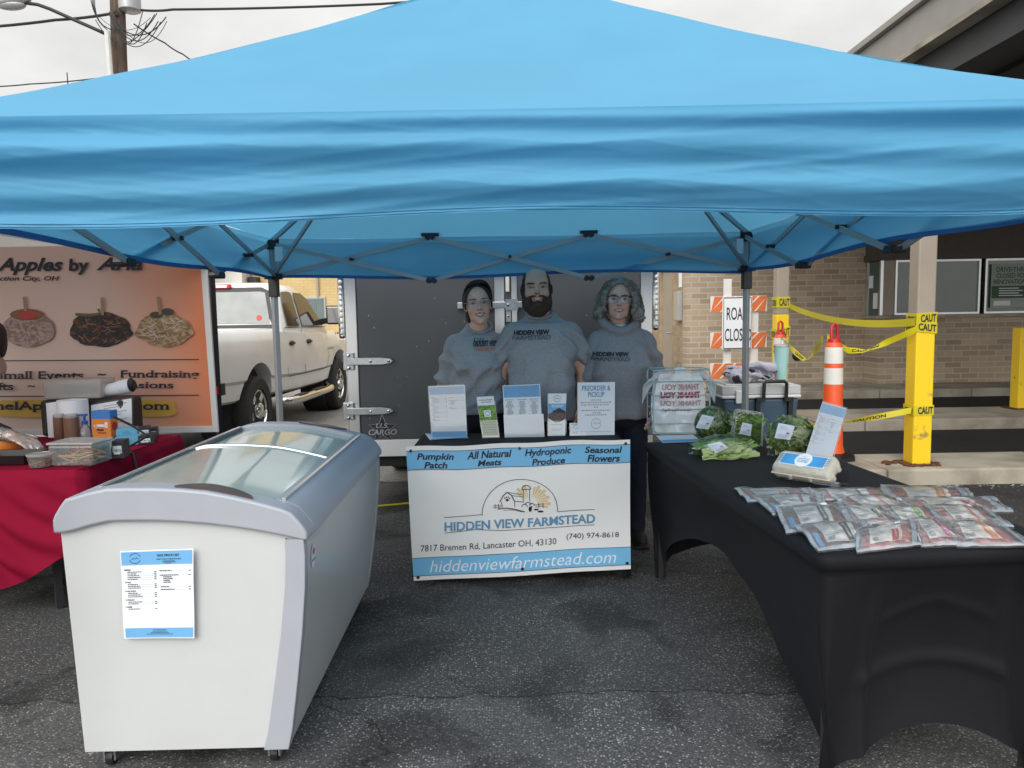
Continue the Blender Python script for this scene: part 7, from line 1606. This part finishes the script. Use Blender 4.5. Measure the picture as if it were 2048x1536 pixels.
def folds(X, bands, amp=1.9):
    def f(p):
        o = 0.
        for (ax, az, fr, am, xa, xb, za, zb_, ph) in bands:
            u = (p[0] - X); w_ = ss(xa - .03, xa, u) * ss(xb + .03, xb, u) * ss(za - .05, za, p[2]) * ss(zb_ + .05, zb_, p[2])
            if w_ > 0: 
                t = math.sin(fr * (ax * u + az * p[2]) + ph + 2.2 * nz3(p, 6)); o += amp * am * w_ * (t if t > 0 else t * .5)
        return o
    return f
def paint(me, Hm, skin, hair=None, fem=False, brow=(.03, .02, .015), lip=None, iris=(.05, .04, .03)):
    inv = Hm.inverted(); skin = np.array(skin); lip = np.array(lip if lip is not None else skin * np.array((.80, .52, .52))); C = []
    for v in me.vertices:
        p = inv @ v.co; c = skin * (1 + .10 * noise.noise(v.co * 25)); x, y, z = p; ax = abs(x)
        if -.14 < z < .15 and ax < .13 and abs(y) < .16:
            if y < -.03:
                rd = math.exp(-(((ax - .04) / .02) ** 2 + ((z + .03) / .02) ** 2)) * .35 + math.exp(-((x / .014) ** 2 + ((z + .026) / .014) ** 2)) * .3
                c = c * (1 - rd * np.array((.05, .35, .35)))
                ex, ez = (ax - .0315) / .0135, (z - .003) / .0048
                if ex * ex + ez * ez < 1: c = np.array((.42, .40, .385)); 
                if ex * ex + ez * ez < 1 and ((ax - .0315) ** 2 + (z - .003) ** 2) < .0055 ** 2: c = np.array(iris)
                if 1 <= ex * ex + ez * ez < 1.9 and z > .001: c = np.array(brow) * 1.5
                bz_ = .0235 + .004 * (1 - ((ax - .034) / .022) ** 2)
                if .012 < ax < .052 and abs(z - bz_) < (.0042 if not fem else .0030) : c = np.array(brow)
                mw = 1.18 if fem else 1.0; mz = -.0605 + .35 * ax * ax / .03 * .35; ax /= mw
                if ax < .024 and abs(z - mz) < .0115 * (1 - (ax / .027) ** 2): c = lip
                if ax < .020 and abs(z - (mz - .0005)) < .0046 * (1 - (ax / .021) ** 2): c = np.array((.66, .63, .58))
                if .004 < ax < .011 and abs(z + .0345) < .003 and y < -.09: c = c * .35
            if hair is not None:
                f_ = hair(x, y, z)
                if f_ > 0: c = c * (1 - f_) + np.array((.022, .015, .011)) * f_
        C.append(c)
    setcol(me, np.array(C))
def sockets(me, Hm):
    inv = Hm.inverted(); d = (Hm.to_3x3() @ Vector((0, 1, 0)))
    for v in me.vertices:
        p = inv @ v.co
        if p.y < -.03 and abs(p.z) < .05 and abs(p.x) < .07:
            a = math.exp(-(((abs(p.x) - .0315) / .015) ** 2 + ((p.z - .005) / .011) ** 2)); b = math.exp(-(((abs(p.x) - .0315) / .011) ** 2 + ((p.z - .003) / .006) ** 2))
            v.co += d * (.0085 * a - .0035 * b)
def cloth_noise(me, amp, scale, axis=None, seed=0., fn=None):
    def f(co, no):
        n = np.array([[amp * (nz3(p, scale, seed) + .5 * nz3(p, scale * 2.1, seed + 3)) + (fn(p) if fn else 0)] for p in co]); return co + no * n
    return disp(me, f)
def print_on(q, bvh, s, px0, px1, pyb, pyt, Y, tilt=0., off=.0055, **k):
    def f(x, y):
        p = aty(x, y + tilt * (x - (px0 + px1) / 2), Y); h = bvh.ray_cast(Vector((p.x, Y - .6, p.z)), Vector((0, 1, 0)))
        c = h[0] if h[0] else p; return (p.x, c.y - off, p.z)
    text(q, s, px0, px1, pyb, pyt, f, **k)
def glasses(name_mat, top_mat, Hm, parent, w_=.028, h_=.020):
    b = MB(); tb = MB(); ln_ = MB(); yy = -.112; S = lambda p: Hm @ Vector(p)
    for s in (-1, 1):
        lp_ = [(s * .034 + w_ * math.copysign(abs(math.cos(a)) ** .7, math.cos(a)), yy + .006 * abs(math.cos(a)), .0 + h_ * math.copysign(abs(math.sin(a)) ** .7, math.sin(a))) for a in [2 * math.pi * k / 20 for k in range(21)]]
        b.tube([S(p) for p in lp_], .0019, 6); ln_.add([S((p[0], p[1], p[2])) for p in lp_[:-1]], [tuple(range(20))])
        tb.tube([S((p[0], p[1] - .0006, p[2] + .0005)) for p in lp_[1:10]], .0028, 6); b.tube([S((s * .063, yy + .006, .008)), S((s * .078, -.04, .010)), S((s * .079, .01, .006))], .0018, 6)
    b.tube([S((-.008, yy, .006)), S((0, yy - .003, .008)), S((.008, yy, .006))], .0018, 6)
    g = ob('spectacles', b, name_mat, parent, smooth=True); sub('top_rim', tb, top_mat, g, smooth=True); sub('lens', ln_, 'lens', g); return g
def legs_shoes(t, x, y, hipz, hw, hd, shoe='shoe', legm='denim', hem=.06):
    tr = MB(); tr.ell((x, y, hipz), (hw, hd, .16)); sp = MB()
    for s in (-1, 1):
        a = Vector((x + s * hw * .48, y, hipz - .06)); kn = Vector((x + s * hw * .52, y - .012, .48)); an_ = Vector((x + s * hw * .55, y + .012, hem + .03))
        tr.cone(a, hw * .50, kn, .068, 18); tr.cone(kn, .068, an_, .056, 18)
        sp.ell((an_.x + s * .008, y - .055, .045), (.046, .135, .042), 18, 10); sp.ell((an_.x, y + .03, .065), (.042, .055, .058), 16, 10); sp.box(an_.x + s * .008 - .044, an_.x + s * .008 + .044, y - .18, y + .075, .008, .022)
    me = remesh(tr, .010, 4, 'trousers'); cloth_noise(me, .006, 12, seed=x); put('trousers', me, legm, t, smooth=True)
    me = remesh(sp, .006, 3, 'shoe'); put('shoes', me, shoe, t, smooth=True)
def bodymesh(mb, Hm, skin, t, fem, hair=None, vox=.0045, **k):
    me = remesh(mb, vox, 2, 'body'); sockets(me, Hm); paint(me, Hm, skin, hair, fem, **k); return put('body', me, 'skin', t, smooth=True)
def HM(px, py, Y, tilt=0., turn=0., nod=0., s=1.): return Matrix.Translation(aty(px, py, Y)) @ Matrix.Rotation(turn, 4, 'Z') @ Matrix.Rotation(tilt, 4, 'Y') @ Matrix.Rotation(nod, 4, 'X') @ Matrix.Scale(s, 4)
def strands(mb, n, fn, rr, r=.002):
    for _ in range(n): pts = fn(rr); mb.tube(pts, [r] * (len(pts) - 1) + [r * .3], 4)

# ---- the bearded man in the middle
X, Y = aty(1084, 700, 4.58).x, 4.58
mn = thing('person', 'bearded man in grey short sleeved tee standing between two women', 'person', (X, Y, 0))
Hm = HM(1073, 577, Y - .03, tilt=R(-1.5), s=1.06) @ Matrix.Diagonal((1.09, 1, 1, 1)); SH = 1.435
bd = MB(); headprims(bd, Hm, False); hc_ = Hm.translation
bd.cone((hc_.x, Y + .02, hc_.z - .06), .062, (X, Y + .03, SH - .03), .070, 20); torso(bd, X, Y, [(.80, .17, .12, 0), (1.0, .18, .14, 0), (1.2, .18, .11, 0), (1.30, .10, .07, .02)])
wr = aty(1150, 800, Y - .06)
for s in (-1, 1):
    sj = Vector((X + s * .145, Y + .02, SH - .125)); el_ = Vector((X + s * .262, Y + .03, 1.07)); w_ = Vector((X + .232, Y - .03, .885)) if s > 0 else Vector((X - .23, Y + .10, .84))
    bd.cone(sj, .050, el_, .046, 16); bd.cone(el_, .047, w_, .031, 16); hand(bd, w_, (-.25 if s > 0 else 0, -.10, -1), (-.9 * s, .1, 0), 1.05, .55, -s)
for s in (-1, 1): bd.cone((X + s * .09, Y, .9), .085, (X + s * .095, Y, .50), .050, 14)
def mhair(x, y, z):
    side_ = ss(.056, .064, abs(x) + .20 * max(0, z - .04)) * ss(-.055, -.035, y) * ss(-.06, -.03, z) * (1 - ss(.088, .104, z)); back = ss(.03, .06, y) * (1 - ss(.085, .11, z)); return min(1, max(0, 1.25 * max(side_, back) + .35 * noise.noise(Vector((x * 90, y * 90, z * 40))) - .15)) if max(side_, back) > .02 else 0
bodymesh(bd, Hm, (.70, .40, .29), mn, False, mhair, iris=(.06, .05, .04))
be = MB(); R3 = Hm.to_3x3()
for c, r in (((0, -.050, -.118), (.052, .048, .046)), ((-.045, -.022, -.085), (.034, .060, .050)), ((.045, -.022, -.085), (.034, .060, .050)), ((0, -.078, -.098), (.036, .024, .026)), ((-.066, .0, -.045), (.013, .030, .045)), ((.066, .0, -.045), (.013, .030, .045)), ((0, -.02, -.125), (.05, .05, .035)), ((-.022, -.0915, -.0455), (.017, .010, .0055)), ((.022, -.0915, -.0455), (.017, .010, .0055)), ((-.038, -.074, -.066), (.011, .016, .024)), ((.038, -.074, -.066), (.011, .016, .024)), ((0, -.088, -.082), (.016, .012, .010))): be.ell(Hm @ Vector(c), tuple(x * 1.04 for x in r), 18, 12, R3)
me = remesh(be, .0045, 2, 'beard'); cloth_noise(me, .004, 60); put('beard', me, 'beard', mn, smooth=True)
sh = MB(); torso(sh, X, Y, [(.79, .196, .155, 0), (.88, .200, .165, -.005), (1.0, .203, .172, -.012), (1.10, .203, .160, -.010), (1.20, .212, .145, 0), (1.30, .216, .128, .01), (1.355, .204, .112, .015), (SH - .045, .172, .094, .022), (SH - .025, .125, .078, .025, .02), (SH + .010, .090, .068, .026, .035), (SH + .026, .078, .066, .028, .04)])
for s in (-1, 1):
    sh.cone((X + s * .172, Y + .02, SH - .118), .080, (X + s * .238, Y + .025, 1.22), .072, 20); sh.cone((X + s * .238, Y + .025, 1.22), .070, (X + s * .250, Y + .02, 1.19), .070, 20)
me = remesh(sh, .007, 4, 'tee')
cloth_noise(me, .003, 9, seed=1., fn=folds(X, [(1, .9, 60, .006, .12, .32, 1.1, 1.32, 0), (-1, .9, 60, .006, -.32, -.12, 1.1, 1.32, 0), (1, .35, 40, .004, -.2, .2, .8, 1.1, 1), (-.5, 1, 34, .0035, -.2, .2, .95, 1.22, 2), (1, -.15, 52, .004, -.19, .19, .85, 1.15, 3)]))
tee = put('tee_shirt', me, 'shirt', mn, smooth=True); bvh = BVHTree.FromPolygons([tuple(v.co) for v in me.vertices], [tuple(p.vertices) for p in me.polygons])
q = MB(); print_on(q, bvh, 'HIDDEN VIEW', 1027, 1101, 670.5, 660.5, Y - .2, -.03, bold=.05, shear=.15); print_on(q, bvh, 'FARMSTEAD', 1024.5, 1103, 680.5, 671.5, Y - .2, -.03, shear=.15, outline=.022); sub('chest_print', q, 'ink', tee)
q = MB(); q.tube([(X - .012 + .082 * math.cos(a), Y + .01 + .070 * math.sin(a), SH + .020 + .038 * math.sin(a)) for a in [2 * math.pi * k / 28 for k in range(29)]], .009, 8); sub('neck_band', q, 'shirt', tee, smooth=True)
legs_shoes(mn, X, Y + .01, .86, .19, .15)

# ---- the dark haired woman at left
X, Y = aty(955, 700, 4.66).x, 4.66
wn_ = thing('person', 'smiling dark haired woman in pale framed glasses and grey sweatshirt', 'person', (X, Y, 0))
Hm = HM(956, 608, Y - .05, tilt=R(-5), turn=R(6), s=1.08); SH = 1.36; hc_ = Hm.translation
bd = MB(); headprims(bd, Hm, True); bd.cone((hc_.x, Y + .01, hc_.z - .06), .054, (X + .005, Y + .03, SH - .02), .060, 18); torso(bd, X, Y, [(.80, .15, .12, 0), (1.0, .15, .12, 0), (1.18, .15, .10, 0), (1.26, .08, .06, .02)])
for s in (-1, 1):
    sj = Vector((X + s * .118, Y + .02, SH - .125)); el_ = Vector((X + s * .205, Y + .03, 1.03)); w_ = Vector((X + s * .20, Y - .02, .80)); bd.cone(sj, .036, el_, .036, 14); bd.cone(el_, .042, w_, .026, 14); hand(bd, w_, (0, -.4, -.8), (-.9 * s, .1, 0), .92, .5, -s)
    bd.cone((X + s * .08, Y, .88), .08, (X + s * .085, Y, .50), .048, 14)
bodymesh(bd, Hm, (.80, .49, .37), wn_, True, lip=(.38, .15, .14))
ha = MB(); R3 = Hm.to_3x3()
for c, r in (((0, .020, .040), (.083, .108, .094)), ((-.068, .012, .012), (.017, .055, .050)), ((.068, .012, .012), (.016, .055, .050)), ((0, .065, -.03), (.066, .06, .08)), ((-.060, .045, -.055), (.016, .03, .05))): ha.ell(Hm @ Vector(c), r, 22, 14, R3)
me = remesh(ha, .005, 3, 'hair'); hairpush(me, Hm, .076, .124, -.022); cloth_noise(me, .0025, 60); hr = put('hair', me, 'darkhair', wn_, smooth=True)
st = MB(); r3 = random.Random(5)
for k in range(150):
    s_ = r3.choice((-1, 1)); dep = r3.uniform(-.085, .05); px_ = .012 + r3.uniform(-.008, .008); p = []
    for j in range(8):
        t = j / 7; a = math.pi / 2 * t; y_ = lerp(dep, .055, t ** 1.6)
        p.append(Hm @ Vector((px_ * (1 - t) + s_ * (.0865 + r3.uniform(-.001, .001)) * math.sin(a * 1.02), y_ + .004 * math.sin(t * 6 + k), .040 + (.096 - max(0, -y_ - .03) * .42) * math.cos(a) - .07 * t ** 3 * r3.uniform(.5, 1))))
    st.tube(p, [.0016] * 7 + [.0006], 4)
sub('loose_strands', st, 'darkhair', hr, smooth=True)
glasses('clearframe', 'clearframe', Hm, wn_)
sh = MB(); torso(sh, X, Y, [(.83, .178, .150, 0), (.86, .186, .158, 0), (.95, .182, .150, 0), (1.05, .172, .140, -.01), (1.13, .176, .158, -.02), (1.20, .174, .138, -.01), (1.26, .168, .112, .01), (SH - .045, .142, .090, .02), (SH - .012, .095, .070, .025, .02), (SH + .010, .076, .064, .028, .035), (SH + .020, .068, .058, .028, .04)])
for s in (-1, 1):
    sh.cone((X + s * .134, Y + .02, SH - .105), .074, (X + s * .205, Y + .03, 1.05), .066, 20); sh.cone((X + s * .205, Y + .03, 1.05), .066, (X + s * .205, Y + .0, .84), .054, 20)
me = remesh(sh, .007, 4, 'sweatshirt')
cloth_noise(me, .003, 9, seed=4., fn=folds(X, [(.5, 1, 55, .007, -.32, -.12, .95, 1.2, 0), (-.5, 1, 55, .007, .12, .32, .95, 1.2, 0), (-.9, 1, 48, .006, -.14, .14, .9, 1.12, 1), (.8, .8, 44, .005, -.16, -.02, 1.05, 1.25, 2)]))
sw = put('sweatshirt', me, 'shirt', wn_, smooth=True); bvh = BVHTree.FromPolygons([tuple(v.co) for v in me.vertices], [tuple(p.vertices) for p in me.polygons])
q = MB(); print_on(q, bvh, 'hidden view', 944, 1000, 694, 676, Y - .2, -.02, shear=.35, bold=.012, space=.9); sub('chest_print', q, 'ink', sw)
q = MB(); print_on(q, bvh, 'FARMSTEAD', 951, 1006, 703, 695, Y - .2, -.02, bold=.01, space=1.1); sub('tan_print', q, 'barr_orange', sw)
q = MB()
for k in range(3): print_on(q, bvh, 'l', 990 + k * 3.2, 992 + k * 3.2, 684, 674 + (k % 2) * 2, Y - .2, 0, bold=.03, shear=.2)
sub('orange_print', q, 'orange', sw)
q = MB(); q.tube([(X + .018 + .072 * math.cos(a), Y + .012 + .062 * math.sin(a), SH + .012 + .038 * math.sin(a)) for a in [2 * math.pi * k / 28 for k in range(29)]], .009, 8); sub('neck_band', q, 'shirt', sw, smooth=True)
legs_shoes(wn_, X, Y + .01, .86, .18, .15)

# ---- the grey haired woman at right
X, Y = aty(1243, 700, 4.56).x, 4.56
wg = thing('person', 'grey haired woman with dark glasses in grey hooded sweatshirt', 'person', (X, Y, 0))
Hm = HM(1238, 600, Y - .05, tilt=R(2), turn=R(-7), s=1.02); SH = 1.38; hc_ = Hm.translation
bd = MB(); headprims(bd, Hm, True); bd.cone((hc_.x, Y + .01, hc_.z - .06), .050, (X - .015, Y + .03, SH - .03), .056, 18); torso(bd, X, Y, [(.80, .15, .12, 0), (1.0, .15, .12, 0), (1.18, .15, .10, 0), (1.26, .08, .06, .02)])
for s in (-1, 1):
    sj = Vector((X + s * .118, Y + .02, SH - .125)); el_ = Vector((X + s * .215, Y + .04, 1.06)) if s > 0 else Vector((X - .195, Y + .05, 1.05)); w_ = Vector((X + s * .18, Y - .06, .84)) if s > 0 else Vector((X - .175, Y + .02, .82)); bd.cone(sj, .036, el_, .036, 14); bd.cone(el_, .040, w_, .026, 14); hand(bd, w_, (-.2 * s, -.6, -.6), (-.9 * s, .1, 0), .92, .5, -s)
    bd.cone((X + s * .08, Y, .88), .075, (X + s * .085, Y, .50), .048, 14)
bodymesh(bd, Hm, (.74, .46, .35), wg, True, brow=(.10, .08, .06), lip=(.36, .16, .15))
ha = MB(); R3 = Hm.to_3x3(); rr = random.Random(12)
for c, r in (((0, .020, .048), (.090, .112, .094)), ((-.084, .01, .0), (.026, .06, .075)), ((.090, .01, -.01), (.034, .065, .085)), ((-.112, .03, -.07), (.026, .045, .045)), ((.112, .02, -.075), (.038, .05, .055)), ((0, .07, -.05), (.09, .05, .11)), ((.135, .03, -.10), (.024, .04, .03))): ha.ell(Hm @ Vector(c), r, 22, 14, R3)
me = remesh(ha, .006, 3, 'hair'); hairpush(me, Hm, .077, .120, -.020); cloth_noise(me, .006, 30, fn=lambda p: .004 * math.sin(90 * p[0] + 14 * math.sin(25 * p[2]))); hr = put('hair', me, 'greyhair', wg, smooth=True)
st = MB()
def sf_(r_):
    s = r_.choice((-1, 1)); a = r_.uniform(.1, 1.0); x0_ = s * r_.uniform(.01, .05); p = [Vector((x0_, -.06 + .1 * r_.random(), .125 - .01 * r_.random()))]; wv = r_.uniform(0, 6); ex = r_.uniform(.085, .150)
    for k in range(1, 8):
        t = k / 7; p.append(Vector((s * lerp(abs(x0_), ex, math.sin(t * 1.6) ** .8) + .008 * math.sin(t * 9 + wv), lerp(-.05, .03, t) + .02 * math.sin(t * 5 + wv) * a, .125 - .255 * t ** 1.4 * r_.uniform(.9, 1.0))))
    return [Hm @ q for q in p]
strands(st, 240, sf_, rr, .0021); sub('loose_strands', st, 'greyhair', hr, smooth=True)
glasses('grey_steel', 'black', Hm, wg, .029, .022)
sh = MB(); torso(sh, X, Y, [(.80, .178, .150, 0), (.83, .188, .160, 0), (.93, .185, .155, 0), (1.05, .178, .148, -.01), (1.13, .176, .155, -.018), (1.20, .174, .138, -.005), (1.28, .166, .108, .01), (SH - .045, .142, .092, .02), (SH - .012, .092, .072, .025, .015), (SH + .008, .078, .066, .025, .02)])
for s in (-1, 1):
    e_ = Vector((X + .218, Y + .04, 1.065)) if s > 0 else Vector((X - .185, Y + .05, 1.05)); w_ = Vector((X + .185, Y - .05, .87)) if s > 0 else Vector((X - .178, Y + .02, .85)); sh.cone((X + s * .134, Y + .02, SH - .115), .075, e_, .068, 20); sh.cone(e_, .068, w_, .052, 20)
NX = X - .012
for k in range(25):          # hood rolled round the neck, open at the front
    a = math.pi * (k / 24 * 1.84 - .42); a2 = math.pi * ((k + 1) / 24 * 1.84 - .42)
    f1 = lambda a: Vector((NX + .108 * math.cos(a), Y + .02 + .095 * math.sin(a), SH + .018 + .055 * math.sin(a) + .01 * math.cos(2 * a)))
    sh.cone(f1(a), .030, f1(a2), .030, 10)
me = remesh(sh, .008, 5, 'hoodie')
cloth_noise(me, .003, 9, seed=8., fn=folds(X, [(.5, 1, 50, .007, .12, .34, .9, 1.22, 0), (1, .5, 46, .006, .08, .20, 1.0, 1.25, 1), (-.5, 1, 50, .006, -.3, -.13, .9, 1.2, 0), (1, .3, 36, .004, -.12, .14, .82, 1.05, 2)]))
hd_ = put('hooded_sweatshirt', me, 'hoodie', wg, smooth=True); bvh = BVHTree.FromPolygons([tuple(v.co) for v in me.vertices], [tuple(p.vertices) for p in me.polygons])
q = MB(); print_on(q, bvh, 'HIDDEN VIEW', 1190, 1261, 714, 705, Y - .2, -.0, bold=.05, shear=.15); print_on(q, bvh, 'FARMSTEAD', 1187, 1261.5, 723.5, 715.5, Y - .2, -.0, shear=.15, outline=.022); sub('chest_print', q, 'ink', hd_)
q = MB(); q.ell((NX, Y - .008, SH - .028), (.050, .055, .035), 16, 10); ob('undershirt', q, 'whitetee', wg, smooth=True)
pk = MB(); f = lambda x, z: (lambda h: (x, (h[0].y if h[0] else Y - .17) - .006, z))(bvh.ray_cast(Vector((x, Y - .8, z)), Vector((0, 1, 0))))
pk.grid(lambda u, v: f(X + (u - .5) * lerp(.28, .18, v), lerp(.86, 1.03, v)), 12, 8); sub('front_pocket', pk, 'hoodie', hd_, smooth=True)
legs_shoes(wg, X, Y + .01, .86, .17, .145)

# ---- the stallholder at the left edge
X, Y = -3.6, 4.80
sv = thing('person', 'stallholder in black top reaching over red table with a gloved hand', 'person', (X, Y, 0))
Hm = HM(-26, 688, 4.18, tilt=R(10), turn=R(25), nod=R(28), s=1.0); hc_ = Hm.translation
bd = MB(); headprims(bd, Hm, True); bd.cone(hc_ + Vector((-.02, .05, -.06)), .05, (hc_.x - .05, hc_.y + .12, hc_.z - .14), .06, 16)
ch = Vector((hc_.x - .52, hc_.y + .24, hc_.z - .30)); bd.cone(ch, .13, (X, Y - .05, .95), .13, 18)
wr = aty(22, 872, 3.86); sR = ch + Vector((.15, -.06, .12)); eR = Vector((wr.x - .28, wr.y + .14, wr.z + .05)); sL = ch + Vector((-.18, -.04, .10)); eL = sL + Vector((-.06, -.12, -.25)); wL = eL + Vector((.12, -.2, -.10))
for s_, e_, w_ in ((sR, eR, wr), (sL, eL, wL)): bd.cone(s_, .052, e_, .042, 14); bd.cone(e_, .040, w_, .026, 14)
hdir = aty(92, 893, 3.80) - wr; hand(bd, wr, hdir, (0, .25, -1), 1.0, .6, 1); hand(bd, wL, (.3, -.6, -.5), (0, -.3, -1), .95, .6, -1)
for s in (-1, 1): bd.cone((X + s * .09, Y, .9), .085, (X + s * .095, Y, .50), .050, 14)
bodymesh(bd, Hm, (.56, .36, .29), sv, True, vox=.005)
gv = MB(); hand(gv, wr, hdir, (0, .25, -1), 1.14, .6, 1); gv.cone(wr - hdir.normalized() * .06, .038, wr, .034, 14); me = remesh(gv, .005, 1, 'glove'); cloth_noise(me, .004, 50); M['glovefilm'] = clear('glove_film', (.92, .9, .88), .3, .2, milky=.22, mcol=(.8, .78, .76), bump=.6, bscale=60); put('plastic_glove', me, 'glovefilm', sv, smooth=True)
ha = MB(); R3 = Hm.to_3x3()
for c, r in (((0, .03, .04), (.088, .10, .092)), ((-.074, .02, -.01), (.018, .055, .075)), ((.074, .02, -.01), (.018, .055, .075)), ((0, .12, -.02), (.05, .05, .06))): ha.ell(Hm @ Vector(c), r, 22, 14, R3)
me = remesh(ha, .006, 3, 'hair'); put('hair', me, 'darkhair', sv, smooth=True)
sh = MB(); sh.cone(ch + Vector((0, 0, .02)), .16, (X, Y - .04, .98), .165, 20); sh.cone(sL, .07, sR, .07, 16)
for s_, e_, w_ in ((sR, eR, wr), (sL, eL, wL)): sh.cone(s_, .072, e_, .058, 16); sh.cone(e_, .056, e_.lerp(w_, .80), .046, 16)
me = remesh(sh, .009, 5, 'shirt'); cloth_noise(me, .007, 10); put('black_top', me, 'blackshirt', sv, smooth=True)
legs_shoes(sv, X, Y + .01, .88, .18, .15)

for o in list(bpy.data.objects):
    if '_local' in o: del o['_local']
